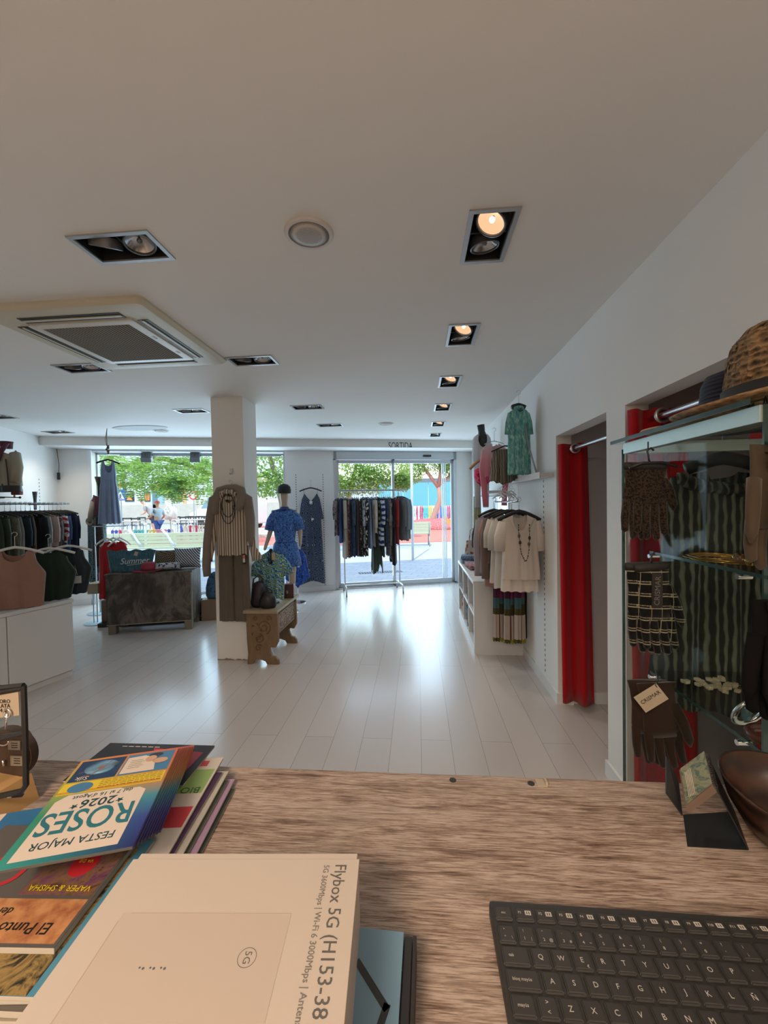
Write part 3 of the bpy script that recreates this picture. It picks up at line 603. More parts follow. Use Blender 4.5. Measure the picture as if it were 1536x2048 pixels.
bm = nb(); lathe(bm, [(.20, .95), (.26, 1.1), (.24, 1.45), (.13, 1.62), (.16, 1.8), (.13, 2.4), (.09, 2.7), (.01, 2.82)], n=20)
for v in bm.verts: a = math.atan2(v.co.y, v.co.x); k = 1+.22*math.sin(a*6); v.co.x *= k; v.co.y *= k
mk('canopy', bm, plain('parasol_cloth', (.74, .76, .72), .8), t, True)
bm = nb(); lathe(bm, [(.3, 0), (.3, .06), (.05, .09)], n=20); mk('base', bm, plain('parasol_base', (.5, .5, .5), .8), t)
# traffic sign
P = aty(241, 1000, 17.0); t = thing('crossing_sign', 'blue pedestrian crossing sign on a pole beside the hanging blue dress', 'sign', (P.x, P.y, -.03))
bm = nb(); cyl(bm, (0, .03, 0), (0, .03, 2.65), .03, 10); mk('pole', bm, M_ALU, t)
bm = nb(); box(bm, (-.24, 0, 1.88), (.24, .02, 2.36)); s = mk('sign_plate', bm, plain('sign_blue', (.02, .16, .62), .4), t)
bm = nb(); prism(bm, [(-.2, 1.92), (.2, 1.92), (0, 2.31)], -.006, 0, XZ); mk('white_triangle', bm, plain('sign_white', (.85, .85, .85), .4), s)
bm = nb(); ball(bm, (0, -.01, 2.14), .025, sy=.2); tube(bm, [(0, -.01, 2.12), (0, -.01, 2.03), (-.05, -.01, 1.95)], .012, 6); tube(bm, [(0, -.01, 2.03), (.05, -.01, 1.95)], .012, 6); tube(bm, [(-.05, -.01, 2.06), (0, -.01, 2.10), (.05, -.01, 2.05)], .01, 6); mk('walking_figure', bm, M_BLACK, s)
bm = nb(); prism(bm, [(-.22, 2.62), (.22, 2.62), (0, 2.42)], 0, .02, XZ); s = mk('warning_plate', bm, plain('sign_red2', (.75, .06, .05), .4), t)
# second pole sign near the van
P = aty(387, 1000, 26.0); t = thing('street_sign', 'round red and white traffic sign on a pole near the white van', 'sign', (P.x, P.y, -.03))
bm = nb(); cyl(bm, (0, .03, 0), (0, .03, 2.6), .04, 8); mk('pole', bm, M_ALU, t)
bm = nb(); cyl(bm, (0, 0, 2.3), (0, -.02, 2.3), .32, 24); s = mk('sign_plate', bm, plain('sign_red2', (.75, .06, .05), .4), t); bm = nb(); cyl(bm, (0, -.02, 2.3), (0, -.03, 2.3), .22, 24); mk('plate_centre', bm, plain('sign_white', (.85, .85, .85), .4), s)
# van
P = aty(404, 1018, 27); t = thing('van', 'white van parked beyond the terrace, left of the column', 'van', (P.x+.6, 27, -.03), -.25)
prof = [(-1.0, .35), (4, .35), (4, 2.25), (.6, 2.25), (-.1, 1.35), (-1.0, 1.1)]
bm = nb(); prism(bm, prof, -.9, .9, XZ); bmesh.ops.bevel(bm, geom=bm.edges[:], offset=.07, segments=2, affect='EDGES'); mk('body', bm, plain('van_white', (.72, .76, .78), .3), t, 40)
bm = nb(); prism(bm, [(.05, 1.42), (.68, 2.1), (1.2, 2.1), (1.2, 1.42)], -.92, .92, XZ); mk('window_glass', bm, plain('van_glass', (.20, .34, .42), .1), t)
bm = nb(); prism(bm, [(.46, 2.12), (-.14, 1.42), (-.10, 1.38), (.52, 2.1)], -.75, .75, XZ); mk('windscreen', bm, plain('van_glass', (.20, .34, .42), .1), t)
for x in (0, 3.2):
    for y in (-.85, .85): bm = nb(); cyl(bm, (x, y-.1, .34), (x, y+.1, .34), .34, 20); mk('wheel', bm, plain('tyre', (.03, .03, .03), .8), t)
# bicycle
P = aty(836, 1034, 31); t = thing('bicycle', 'black bicycle leaning by the colourful fence behind the door', 'bicycle', (P.x, 30.0, .0), .1)
for x in (-.5, .5): bm = nb(); tube(bm, [(x+.33*math.cos(a), 0, .34+.33*math.sin(a)) for a in [2*PI*k/20 for k in range(20)]], .02, 6, closed=True); mk('wheel', bm, M_BLACK, t)
bm = nb(); tube(bm, [(-.5, 0, .34), (-.15, 0, .8), (.4, 0, .85), (0, 0, .34), (-.15, 0, .8)], .025, 6); tube(bm, [(.5, 0, .34), (.4, 0, .85), (.36, 0, 1.1)], .025, 6); mk('frame', bm, M_BLACK, t)
bm = nb(); tube(bm, [(.36, -.25, 1.12), (.36, 0, 1.1), (.36, .25, 1.12)], .02, 6); mk('handlebar', bm, M_BLACK, t); bm = nb(); box(bm, (-.3, -.06, .9), (-.05, .06, .95)); cyl(bm, (-.17, 0, .78), (-.17, 0, .92), .015, 6); mk('saddle', bm, M_BLACK, t)
# spring rider
P = aty(905, 1040, 22.5); t = thing('spring_rider', 'orange and yellow play animal right of the mulch mound', 'play equipment', (P.x, P.y, -.03))
bm = nb(); prism(bm, [(-.35, .35), (.3, .35), (.42, .75), (.3, .8), (.18, .6), (-.2, .6), (-.4, .8), (-.5, .72)], -.05, .05, XZ); mk('body', bm, plain('rider_orange', (.90, .38, .10), .5), t)
bm = nb(); tube(bm, [(.06*math.cos(k*.9), .06*math.sin(k*.9), .012*k) for k in range(30)], .012, 5); mk('spring', bm, M_GREY, t)
bm = nb(); box(bm, (-.15, -.12, .6), (.12, .12, .64)); mk('seat', bm, plain('rider_yellow', (.92, .75, .2), .5), t)
# people
def skin_body(name, joints, edges, mat, parent, sub=2, root=0):
    me = bpy.data.meshes.new(name); me.from_pydata([j[0] for j in joints], edges, []); o = bpy.data.objects.new(name, me); C.objects.link(o)
    md = o.modifiers.new('s', 'SKIN'); md.use_smooth_shade = True
    for i, j in enumerate(joints): r = j[1]; me.skin_vertices[0].data[i].radius = r if isinstance(r, tuple) else (r, r)
    me.skin_vertices[0].data[root].use_root = True
    s = o.modifiers.new('ss', 'SUBSURF'); s.levels = s.render_levels = sub
    dg = bpy.context.evaluated_depsgraph_get(); dg.update(); m2 = bpy.data.meshes.new_from_object(o.evaluated_get(dg)); bpy.data.objects.remove(o); bpy.data.meshes.remove(me)
    m2.materials.clear(); m2.materials.append(mat); m2.name = name
    for p in m2.polygons: p.use_smooth = True
    o = bpy.data.objects.new(name, m2); C.objects.link(o)
    if parent: o.parent = parent
    return o
M_SKIN = plain('skin', (.58, .32, .22), .6)
def man(P, rz, label, shirt, pants, lean=0, stripes=False, hs=1.0):
    t = thing('person', label, 'person', P, rz, None); L = lambda x, z, y=0: (x+lean*max(0, z-.95), y, z)
    J = [(L(0, .95), (.15, .12)), (L(0, 1.2), (.15, .11)), (L(0, 1.42), (.19, .11)), (L(0, 1.53), .06), (L(.02, 1.60), .055), (L(.03, 1.68), (.085, .1)), (L(.02, 1.77), .07),
         (L(-.02, 1.42, -.19), .06), (L(-.10, 1.15, -.25), .045), (L(.12, 1.0, -.27), .035), (L(.20, .98, -.27), .03), (L(-.02, 1.42, .19), .06), (L(.10, 1.15, .26), .045), (L(.34, 1.05, .24), .035), (L(.44, 1.05, .23), .03),
         (L(0, .9, -.1), .09), ((.12, -.1, .5), .06), ((-.02, -.1, .1), .045), ((.12, -.1, .04), .035), (L(0, .9, .1), .09), ((-.05, .1, .5), .06), ((-.25, .1, .12), .045), ((-.13, .1, .04), .035)]
    E_ = [(0, 1), (1, 2), (2, 3), (3, 4), (4, 5), (5, 6), (2, 7), (7, 8), (8, 9), (9, 10), (2, 11), (11, 12), (12, 13), (13, 14), (0, 15), (15, 16), (16, 17), (17, 18), (0, 19), (19, 20), (20, 21), (21, 22)]
    skin_body('body', J, E_, M_SKIN, t)
    S = [(L(0, .93), (.17, .14)), (L(0, 1.2), (.17, .13)), (L(0, 1.42), (.21, .13)), (L(-.02, 1.44, -.20), .08), (L(-.09, 1.2, -.25), .07), (L(-.02, 1.44, .20), .08), (L(.08, 1.2, .25), .07)]
    skin_body('shirt', S, [(0, 1), (1, 2), (2, 3), (3, 4), (2, 5), (5, 6)], shirt, t)
    S = [(L(0, .95), (.165, .14)), (L(0, .88, -.1), .11), ((.11, -.1, .55), .085), (L(0, .88, .1), .11), ((-.05, .1, .55), .085)]
    skin_body('shorts', S, [(0, 1), (1, 2), (0, 3), (3, 4)], pants, t)
    h = Vector(L(.02, 1.76)); bm = nb(); lathe(bm, [(.11, -.04), (.112, 0), (.09, .06), (.03, .09), (.005, .092)], h, 16, 1.05, .9); prism(bm, [(-.08, -.02), (.0, -.02), (.08, -.02), (.06, .0), (-.06, .0)], .1, .2, lambda x, y, d: h+Vector((d, x, y))); mk('cap', bm, plain('red_cap', (.60, .10, .08), .7) if not stripes else plain('dark_cap', (.05, .05, .06), .7), t, 40)
P = aty(316, 1036, 17.2); man((P.x, P.y, -.03), PI-.25, 'man in a pale blue T-shirt and blue shorts walking outside the window', plain('pale_blue_shirt', (.45, .62, .72), .8), plain('blue_shorts', (.05, .13, .42), .8))
P = aty(306, 1020, 19.8); man((P.x, P.y, .12), PI+.1, 'person in a black and white striped top leaning over behind the walking man', fabric('striped_top', 'hstripe', '#d8d8d8', '#202024', s=1.4), plain('dark_shorts', (.04, .04, .05), .8), lean=.7, stripes=True)
# two upright posts in front of the fence
for k, px in enumerate((292, 351)):
    P = aty(px, 1096, 11.6); bm = nb(); cyl(bm, (P.x, P.y, -.03), (P.x, P.y, 1.0), .035, 10); lathe(bm, [(.05, 1.0), (.05, 1.03), (.01, 1.06)], (P.x, P.y, 0), 12); o = mk('bollard', bm, plain('white_post2', (.72, .70, .66), .4), smooth=40)
    tag(o, ['slim pale post in front of the walking man', 'slim pale post in front of the fence near the column'][k], 'post', 'posts outside the window')
# ================================================================== clothes
def itp(t, z):
    if z >= t[0][0]: return t[0][1]
    for (a, p), (b_, q) in zip(t, t[1:]):
        if z >= b_: f = (z-a)/(b_-a) if b_ != a else 0; return p+(q-p)*f
    return t[-1][1]
def shell(bm, wt, top, bot, T, fold=.006, nf=5, nu=26, nv=22, seed=0, back=None, hem=0.0):
    """cloth body: wt = half width over height, top(u)/bot(u) edges, T = half thickness; front faces -y"""
    r = random.Random(seed); ph = r.random()*6; ph2 = r.random()*6
    for side in (-1, 1):
        tp = top if side < 0 or back is None else back; g = []
        for j in range(nv+1):
            row = []; v = j/nv
            for i in range(nu+1):
                u = -1+2*i/nu; zt = tp(u); zb = bot(u)+hem*math.sin(u*nf*3+ph); z = zt+(zb-zt)*v; hw = itp(wt, z)
                TT = itp(T, z) if isinstance(T, list) else T; d = TT*math.sqrt(max(0, 1-u*u))
                k = min(1, v*1.6)*fold*(math.sin(u*nf*2.2+ph+v*.8)+.6*math.sin(u*nf*4.1+ph2-v*1.3))*(1-u**8)
                row.append(bm.verts.new((u*hw, side*d+k, z)))
            g.append(row)
        for j in range(nv):
            for i in range(nu): bm.faces.new((g[j][i], g[j][i+1], g[j+1][i+1], g[j+1][i]))
    bmesh.ops.remove_doubles(bm, verts=bm.verts, dist=.0004)
def necktop(n, dep, slope, p=.5, dip=0): return lambda u: (-dip-dep*(max(0, 1-(abs(u)/n)**2))**p) if abs(u) < n else -dip-slope*(abs(u)-n)/(1-n)
def sleeve_bm(bm, s, x0, z0, pts, fl=.55):
    ps = [(s*(x0+a), c_, z0+b_) for a, b_, r_, c_ in pts]; tube(bm, ps, [(r_*fl, r_) for a, b_, r_, c_ in pts], 12)
def hanger_bm(w=.20, drop=.05, hook=.11, th=.008, flat=.011):
    bm = nb(); n = 9
    pts = [(w*(-1+2*i/(n-1)), 0, .012-drop*abs(-1+2*i/(n-1))**1.4) for i in range(n)]; tube(bm, pts, [(th*.6, flat)]*n, 8); return bm
def hook_bm(h=.11, r=.018, t=.0022):
    bm = nb(); pts = [(0, 0, .01), (0, 0, h-r*1.4)]+[(r*math.sin(a)*1, 0, h+r*(-math.cos(a))) for a in [PI*.0+PI*1.45*k/9 for k in range(10)]]; tube(bm, pts, t, 6); return bm
M_HOOK = plain('steel_hook', (.6, .6, .62), .2, 1); M_HWHITE = plain('white_hanger_plastic', (.62, .62, .61), .35)
def hanger(P, rz, label, m=None, w=.20, drop=.05, hook=.11, group=None, th=.008, flat=.011, name='clothes_hanger', mh=None):
    t = thing(name, label, 'hanger', P, rz, group); mk('bar', hanger_bm(w, drop, hook, th, flat), m or M_BLACK, t, True); mk('hook', hook_bm(hook), mh or M_HOOK, t, True); return t
def garment(name, label, cat, P, rz, m, wt, neck=(.3, .06, .02), slope=.04, length=.6, T=.03, sl=None, fold=.006, nf=5, group=None, hem=.006, seed=0, botf=None, msl=None, dip=0, nu=26, nv=22):
    """P = shoulder point; body and sleeves are separate cloth meshes"""
    t = thing(name, label, cat, P, rz, group); bm = nb()
    shell(bm, wt, necktop(neck[0], neck[1], slope, .5, dip), botf or (lambda u: -length), T, fold, nf, nu, nv, seed, necktop(neck[0], neck[2], slope, .5, dip), hem)
    mk('body', bm, m, t, True)
    if sl:
        x0 = itp(wt, -slope)
        for s in (-1, 1): bm = nb(); sleeve_bm(bm, s, x0-.02, -slope-.02, sl); mk('sleeve', bm, msl or m, t, True)
    return t
def obj1(name, label, cat, bm, m, group=None, smooth=True, loc=None, rz=0, parent=None):
    o = mk(name, bm, m, parent, smooth, loc, rz)
    if parent is None: tag(o, label, cat, group)
    return o
def tagcard(P, w=.035, h=.06, label=None, m=None, parent=None, name='price_tag', rz=0):
    bm = nb(); cbox(bm, P, (w, .0015, h), rz); return mk(name, bm, m or plain('white_card', (.75, .74, .72), .6), parent)

# ---------------------------------------------------------------- clothes rail in front of the door
RA = Vector((-1.27, 6.79, 0)); RD = Vector((1, .27, 0)).normalized(); RN = Vector((.27, -1, 0)).normalized(); RZ = math.atan2(RD.y, RD.x); RL = 1.10
M_RAILW = plain('white_rail_metal', (.55, .57, .58), .3, .4)
t = thing('clothes_rail', 'white metal clothes rail on castors packed with garments before the door', 'clothes rail', RA, RZ)
bm = nb(); cyl(bm, (-.06, 0, 1.75), (RL+.03, 0, 1.75), .012, 12); mk('top_bar', bm, plain('grey_tube', (.30, .32, .33), .3, .7), t, 40)
for x in (.03, RL-.12):
    bm = nb(); cyl(bm, (x, 0, .14), (x, 0, 1.75), .011, 10); mk('post', bm, M_RAILW, t, 40)
    bm = nb(); tube(bm, [(x, -.25, .05), (x, -.25, .10), (x, -.20, .14), (x, .20, .14), (x, .25, .10), (x, .25, .05)], .012, 8); f = mk('foot', bm, M_RAILW, t, True)
    bm = nb()
    for y in (-.25, .25): cyl(bm, (x-.012, y, .026), (x+.012, y, .026), .025, 14)
    mk('castor', bm, M_GREY, f, 40)
bm = nb(); cyl(bm, (.03, 0, .14), (RL-.12, 0, .14), .009, 8); mk('lower_bar', bm, M_RAILW, t, 40)
RG = [ # s, colour pattern, length, half depth, sleeve length, thickness, words
 (-.045, ('tie', '#2b2436', '#8a8078', '#3a2a3c'), .62, .19, .30, .020, 'purple and beige patterned blouse, leftmost on the rail'),
 (-.005, ('plain', '#27386a', '#3f5c9c'), .74, .17, 0, .018, 'bright blue long top near the left end of the rail'),
 (.035, ('plain', '#9b948a', '#b5ab9d'), 1.00, .17, .45, .020, 'cream dress on the rail'), (.065, ('plain', '#b0a89c', '#8f867a'), .98, .15, 0, .018, 'beige long dress behind the red dotted one'),
 (.10, ('dots', '#7a2420', '#c7b7ac'), 1.00, .16, 0, .016, 'red dotted long dress on the rail'), (.135, ('dots', '#1c2740', '#53647c'), .99, .16, 0, .018, 'navy dress with fine pale dots'),
 (.175, ('tie', '#1b2638', '#2b3c55', '#41546c'), .98, .18, .4, .022, 'mottled navy long dress on the rail'), (.215, ('plain', '#1a2334', '#26324a'), .97, .17, 0, .018, 'plain navy long dress on the rail'),
 (.25, ('vstripe', '#5c4046', '#8a7474'), .98, .16, 0, .016, 'mauve striped long dress on the rail'), (.28, ('vstripe', '#272b33', '#6d4340'), .97, .16, 0, .016, 'dark dress with thin red stripes'),
 (.32, ('dots', '#101214', '#b9b3a4'), .99, .19, 0, .024, 'black long dress with cream dots'), (.365, ('floral', '#0e0f12', '#c9c4b4', '#15161a'), .98, .20, .35, .026, 'black dress with large cream flowers'),
 (.41, ('floral', '#8d9196', '#1a1c22', '#b8bcc0'), .84, .19, .42, .022, 'grey and black floral blouse on the rail'), (.445, ('plain', '#66799a', '#8298b8'), .86, .17, 0, .018, 'light blue long top on the rail'),
 (.48, ('plain', '#6c7f9e', '#94a5bd'), .83, .17, 0, .018, 'pale blue shirt on the rail'), (.51, ('vstripe', '#9aa0a8', '#6b5a58'), .82, .17, .3, .018, 'grey shirt with brown stripes'),
 (.55, ('plain', '#a8a192', '#c0b8a8'), .60, .20, .45, .022, 'cream blouse with drooping sleeves on the rail'), (.595, ('zebra', '#b7bcc4', '#1c2a5e'), .82, .24, .40, .026, 'white top with bold wavy blue stripes'),
 (.58, ('plain', '#20271f', '#333b2e'), 1.27, .17, 0, .055, 'long dark olive skirt hanging lowest on the rail'),
 (.645, ('tie', '#10201c', '#2d4436', '#0e1820'), .80, .18, .35, .020, 'dark green patterned shirt on the rail'), (.68, ('leaf', '#1c2b22', '#5d7056', '#101a16'), 1.00, .18, .4, .022, 'green leaf-print dress on the rail'),
 (.72, ('leaf', '#3a4a3a', '#9aa58e', '#1c241e'), .80, .17, .35, .020, 'pale green leaf-print shirt on the rail'), (.755, ('tie', '#141d30', '#34486a', '#1c2740'), .84, .19, .3, .022, 'navy tie-dyed blouse on the rail'),
 (.79, ('tie', '#2a2440', '#8c8078', '#352c50'), 1.00, .18, .42, .020, 'purple and beige long dress right of the middle'), (.82, ('vstripe', '#231f35', '#a09a94'), .82, .17, .35, .018, 'purple shirt with pale stripes'),
 (.865, ('plain', '#0e0d0e', '#1a1718'), 1.15, .20, .45, .034, 'long black dress with flared hem near the right end'), (.925, ('plain', '#7e161c', '#a02028'), .80, .20, .45, .022, 'red shirt near the right end of the rail'),
 (.965, ('plain', '#56595c', '#6c7074'), .72, .20, .45, .022, 'grey shirt right of the red one'), (1.00, ('plain', '#767f88', '#8d969e'), .74, .21, .5, .022, 'pale grey long-sleeved shirt on the rail'),
 (1.035, ('plain', '#5d7484', '#7d909c'), .72, .21, .5, .020, 'blue-grey shirt, rightmost on the rail')]
hg = None
for i, (s, pat, L, hd, sll, th, words) in enumerate(RG):
    m = fabric('cloth_'+pat[0], pat[0], *pat[1:], s=1.0 if pat[0] not in ('dots',) else .8, seed=i); P = RA+RD*s+Vector((0, 0, 1.625)); rz = RZ-PI/2+rnd.uniform(-.12, .12)+{0: -.55, 1: -.25, 11: .25, 12: -.3, 17: .35, 27: .35, 28: .5, 29: .6}.get(i, 0)
    lp = dict(seed=i, fold=.007, nf=4)
    sl = [(0, 0, .055, 0), (.03, -.12, .055, 0), (.035, -.30*sll/.45, .05, 0), (.03, -sll, .045, 0)] if sll else None
    dip = 0
    if 'olive' in words: wt = [(0, .12), (-.4, .12), (-.75, .12), (-1.2, .24)]; bot = lambda u: -1.08-.22*abs(math.sin(u*2.6+.4))
    elif 'flared' in words: wt = [(0, hd-.02), (-.5, hd), (-1.2, .27)]; bot = lambda u: -1.0-.16*abs(u)
    else: wt = [(0, hd-.02), (-.3, hd), (-L, hd+.01)]; bot = (lambda u, L=L: -L+.0)
    T_ = [(0, th*.6), (-.25, th), (-L, th*1.5)]
    g = garment('hanging_garment', words, 'clothing', P, rz, m, wt, (.28, .05, .02), .035, L, T_, sl, group='garments on the clothes rail', hem=.012, botf=bot, nu=18, nv=14, **lp)
    lb = 'black clothes hanger on the rail in front of the door'
    if hg is None: hg = hanger(P+Vector((0, 0, -.002)), rz, lb, w=.17, hook=.10, group='hangers on the clothes rail')
    else: dup(hg, P+Vector((0, 0, -.002)), rz, lb)

# ---------------------------------------------------------------- blue maxi dress on the front wall
wq = lambda px, py, off=.075: atw(px, py, off)
P = wq(621, 970); m = NB('blue_medallion_print'); co = m.co(); v = m.vor(co, 7, rnd=.2); rg = m.math('SINE', m.math('MULTIPLY', v, 60)); 
m.col(m.mix(m.math('MULTIPLY', m.ramp(rg, [(0, (0, 0, 0)), (.6, (0, 0, 0)), (.8, (1, 1, 1))]), .6), (.012, .020, .048), (.30, .38, .50))); m_med = m.fin(.8)
t = thing('maxi_dress', 'long navy medallion-print strap dress on the wall between window and door', 'dress', P+Vector((0, 0, -.06)), WA)
H_ = 6.95/815
bm = nb(); shell(bm, [(0, .13), (-.10, .13), (-.19, .155), (-.50, .21), (-.53, .215)], lambda u: -.09-.13*max(0, 1-abs(u)*1.25)-.7*max(0, abs(u)-.86), lambda u: -.535, .035, .005, 4, seed=3); mk('bodice', bm, m_med, t, True)
bm = nb(); shell(bm, [(-.5, .165), (-.9, .185), (-1.63, .215)], lambda u: -.50, lambda u: -1.63+.03*math.cos(u*3), .04, .012, 5, seed=4, nv=30); mk('skirt', bm, m_med, t, True)
for s in (-1, 1): bm = nb(); tube(bm, [(s*.108, -.01, -.13), (s*.115, -.01, -.03), (s*.12, 0, .015)], (.006, .003), 6); mk('strap', bm, m_med, t)
tagcard((.0, -.05, -.24), .05, .05, parent=t); tagcard((.02, -.05, -.53), .04, .03, parent=t)
hanger(P+Vector((0, 0, -.06)), WA, 'black hanger holding the navy maxi dress on the front wall', w=.19, drop=.06, hook=.13)
bm = nb(); cyl(bm, W(uof(P), .0, P.z+.07), W(uof(P), .07, P.z+.07), .005, 8); obj1('wall_hook', 'small clear hook above the navy maxi dress', 'hook', bm, plain('clear_hook', (.6, .62, .64), .2))

# ---------------------------------------------------------------- shop dummy in the blue playsuit
P = aty(570, 1190, 5.7); t = thing('mannequin', 'back-turned shop mannequin in a blue patterned playsuit and black cap', 'mannequin', (-1.88, 5.65, 0), .12)
J = [((0, 0, .98), (.13, .10)), ((0, 0, 1.14), (.105, .085)), ((0, 0, 1.36), (.15, .095)), ((0, 0, 1.475), (.05, .05)), ((0, 0, 1.56), .045), ((0, .01, 1.66), (.075, .09)), ((0, .01, 1.735), .06),
     ((-.16, 0, 1.42), .05), ((-.20, -.02, 1.16), .038), ((-.245, -.10, .98), .028), ((-.26, -.14, .90), .022), ((.16, 0, 1.42), .05), ((.215, -.02, 1.16), .038), ((.19, .1, .98), .028), ((.18, .14, .92), .022),
     ((-.085, 0, .88), .088), ((-.09, .0, .52), .055), ((-.10, .02, .12), .036), ((-.10, -.07, .04), .03), ((.085, 0, .88), .088), ((.08, .04, .52), .055), ((.07, .06, .12), .036), ((.07, -.02, .04), .03)]
E_ = [(0, 1), (1, 2), (2, 3), (3, 4), (4, 5), (5, 6), (2, 7), (7, 8), (8, 9), (9, 10), (2, 11), (11, 12), (12, 13), (13, 14), (0, 15), (15, 16), (16, 17), (17, 18), (0, 19), (19, 20), (20, 21), (21, 22)]
m_man = plain('mannequin_skin', (.42, .30, .22), .45); skin_body('body', J, E_, m_man, t)
m_blue = fabric('blue_playsuit_print', 'floral', '#3c62a0', '#22386c', '#6a8cc0', s=1.6)
bm = nb(); shell(bm, [(0, .07), (-.03, .15), (-.10, .18), (-.30, .165), (-.50, .135)], lambda u: .02-.07*abs(u), lambda u: -.50, [(0, .05), (-.1, .115), (-.3, .12), (-.5, .11)], .006, 5); bmesh.ops.translate(bm, verts=bm.verts, vec=(0, 0, 1.49)); mk('blouse', bm, m_blue, t, True)
for s in (-1, 1): bm = nb(); tube(bm, [(s*.12, 0, 1.43), (s*.185, -.01, 1.31), (s*.215, -.02, 1.17)], [.055, .066, .07], 12); mk('sleeve', bm, m_blue, t, True)
bm = nb(); lathe(bm, [(.13, 1.02), (.165, .98), (.20, .80), (.215, .66), (.19, .67)], n=28, sx=1, sy=.75, cap=False)
for v in bm.verts: a = math.atan2(v.co.y, v.co.x); k = 1+.05*math.sin(a*9)*(1.02-v.co.z)*3; v.co.x *= k; v.co.y *= k
mk('shorts', bm, m_blue, t, True)
bm = nb(); tube(bm, [(.135*math.cos(a), .105*math.sin(a), 1.0) for a in [2*PI*k/20 for k in range(20)]], .012, 6, closed=True); lathe(bm, [(.055, 0), (.075, -.03), (.11, -.035)], (0, .0, 1.50), 16, cap=False); mk('belt_and_collar', bm, fabric('dark_blue_trim', 'plain', '#253a70'), t, True)
bm = nb(); lathe(bm, [(.092, -.045), (.096, 0), (.085, .05), (.05, .082), (.005, .092)], (0, .01, 1.735), 20, 1, 1.12); prism(bm, [(-.07, -.03), (.07, -.03), (.05, -.02), (-.05, -.02)], .09, .17, lambda x, y, d: Vector((-.03+x*.6-(d-.09)*1.0, .01+d*.3, 1.73+y))); mk('cap', bm, plain('black_cap_cloth', (.012, .012, .014), .8), t, 50)
bm = nb(); lathe(bm, [(.16, 0), (.16, .008), (.02, .012)], n=28); mk('base_plate', bm, M_CHROME, t, 40)
# blue shirt hung low behind the dummy's leg
garment('blue_shirt', 'blue shirt hanging low behind the leg of the mannequin', 'clothing', aty(594, 1098, 6.2), .35, fabric('blue_shirt_print', 'floral', '#2a4c9a', '#1c3470', '#4a70b8', s=.9), [(0, .06), (-.1, .13), (-.45, .19), (-.62, .14)], (.3, .04, .02), .02, .6, .04, botf=lambda u: -.60+.14*abs(u), fold=.012)
tagcard((0, 0, 0), .035, .10, name='paper_tag').location = aty(597, 1128, 6.0); bpy.data.objects['paper_tag'].name = 'paper_tag'
tag(bpy.data.objects['paper_tag'], 'white oblong label on the blue shirt behind the mannequin leg', 'label')
bm = nb(); Pq = aty(594, 1098, 6.2); cyl(bm, (Pq.x, Pq.y, Pq.z-.02), (Pq.x, Pq.y, 0.0), .008, 8); lathe(bm, [(.12, 0), (.12, .01), (.01, .015)], (Pq.x, Pq.y, 0), 20); obj1('display_stand', 'thin chrome stand holding the blue shirt behind the mannequin', 'stand', bm, M_CHROME, smooth=40)

# ---------------------------------------------------------------- outfit on the column
CY = 3.80; cc = aty(461, 990, CY); cx = cc.x
m_st = NB('cream_pinstripe'); m_st.col(m_st.ramp(m_st.wave(m_st.co(), 13, .3, 1, 'X'), [(0, (.50, .43, .35)), (.62, (.52, .45, .37)), (.8, (.13, .095, .07)), (1, (.12, .09, .065))])); m_st.bump(m_st.wave(m_st.co(), 13, .3, 1, 'X'), .4, .004); m_st = m_st.fin(.85)
m_tau = fabric('taupe_cloth', 'plain', '#796e66', '#877c73'); m_tro = fabric('brown_trouser_cloth', 'plain', '#5b524a', '#686055')
pz = lambda px, py: aty(px, py, CY)-Vector((cx, CY, cc.z))
t = garment('striped_blouse', 'cream pinstriped blouse with flared cuffs hanging on the column', 'blouse', (cx, CY, cc.z+.02), 0, m_st, [(0, .10), (-.04, .155), (-.2, .16), (-.6, .155), (-.63, .16)], (.32, .10, .02), .03, .60, .045,
            sl=[(0, 0, .05, 0), (.05, -.25, .045, 0), (.085, -.48, .035, 0), (.12, -.56, .05, 0), (.13, -.60, .055, 0)], fold=.005, hem=.004)
bm = nb(); tube(bm, [(.06*math.cos(a)*1.1, -.045-.02*math.sin(a), .01+.03*math.sin(a*1)-.03) for a in [2*PI*k/24 for k in range(24)]], [.022+.008*math.sin(k*2.1) for k in range(24)], 8, closed=True); mk('ruffled_collar', bm, m_st, t, True)
t = thing('hooded_jacket', 'taupe hooded jacket draped over the shoulders of the striped blouse', 'jacket', (cx, CY, cc.z+.02))
bm = nb(); tube(bm, [(-.13, -.06, -.20), (-.14, -.03, -.08), (-.10, 0, .02), (-.04, .02, .045), (.04, .02, .045), (.10, 0, .02), (.13, -.03, -.07), (.09, -.06, -.17)], [(.02, .03), (.04, .045), (.045, .05), (.03, .04), (.03, .04), (.05, .05), (.05, .05), (.02, .03)], 12); mk('hood', bm, m_tau, t, True)
bm = nb(); tube(bm, [(-.09, 0, .0), (-.165, 0, -.06), (-.20, -.01, -.25), (-.235, -.01, -.48), (-.25, -.02, -.70), (-.245, -.02, -.80)], [(.03, .03), (.052, .05), (.058, .045), (.055, .04), (.055, .035), (.05, .03)], 12); mk('sleeve', bm, m_tau, t, True)
bm = nb(); tube(bm, [(.09, 0, .0), (.165, 0, -.06), (.19, .0, -.25), (.19, .0, -.42), (.20, .0, -.52)], [(.03, .03), (.05, .05), (.05, .045), (.045, .04), (.03, .02)], 12); mk('sleeve', bm, m_tau, t, True)
tz = pz(465, 1104).z; t = thing('trousers', 'brown wide trousers hanging below the striped blouse on the column', 'trousers', (cx+.01, CY+.015, cc.z+tz+.03)); LT = tz-pz(465, 1246).z
bm = nb()
for s in (-1, 1): shell(bm, [(0, .075), (-LT, .083)], lambda u: 0, lambda u: -LT-.01, .035, .006, 3, 16, 20, seed=5+s); bmesh.ops.translate(bm, verts=bm.verts, vec=(.155 if s < 0 else -.078, 0, 0))
mk('trouser_legs', bm, m_tro, t, True)
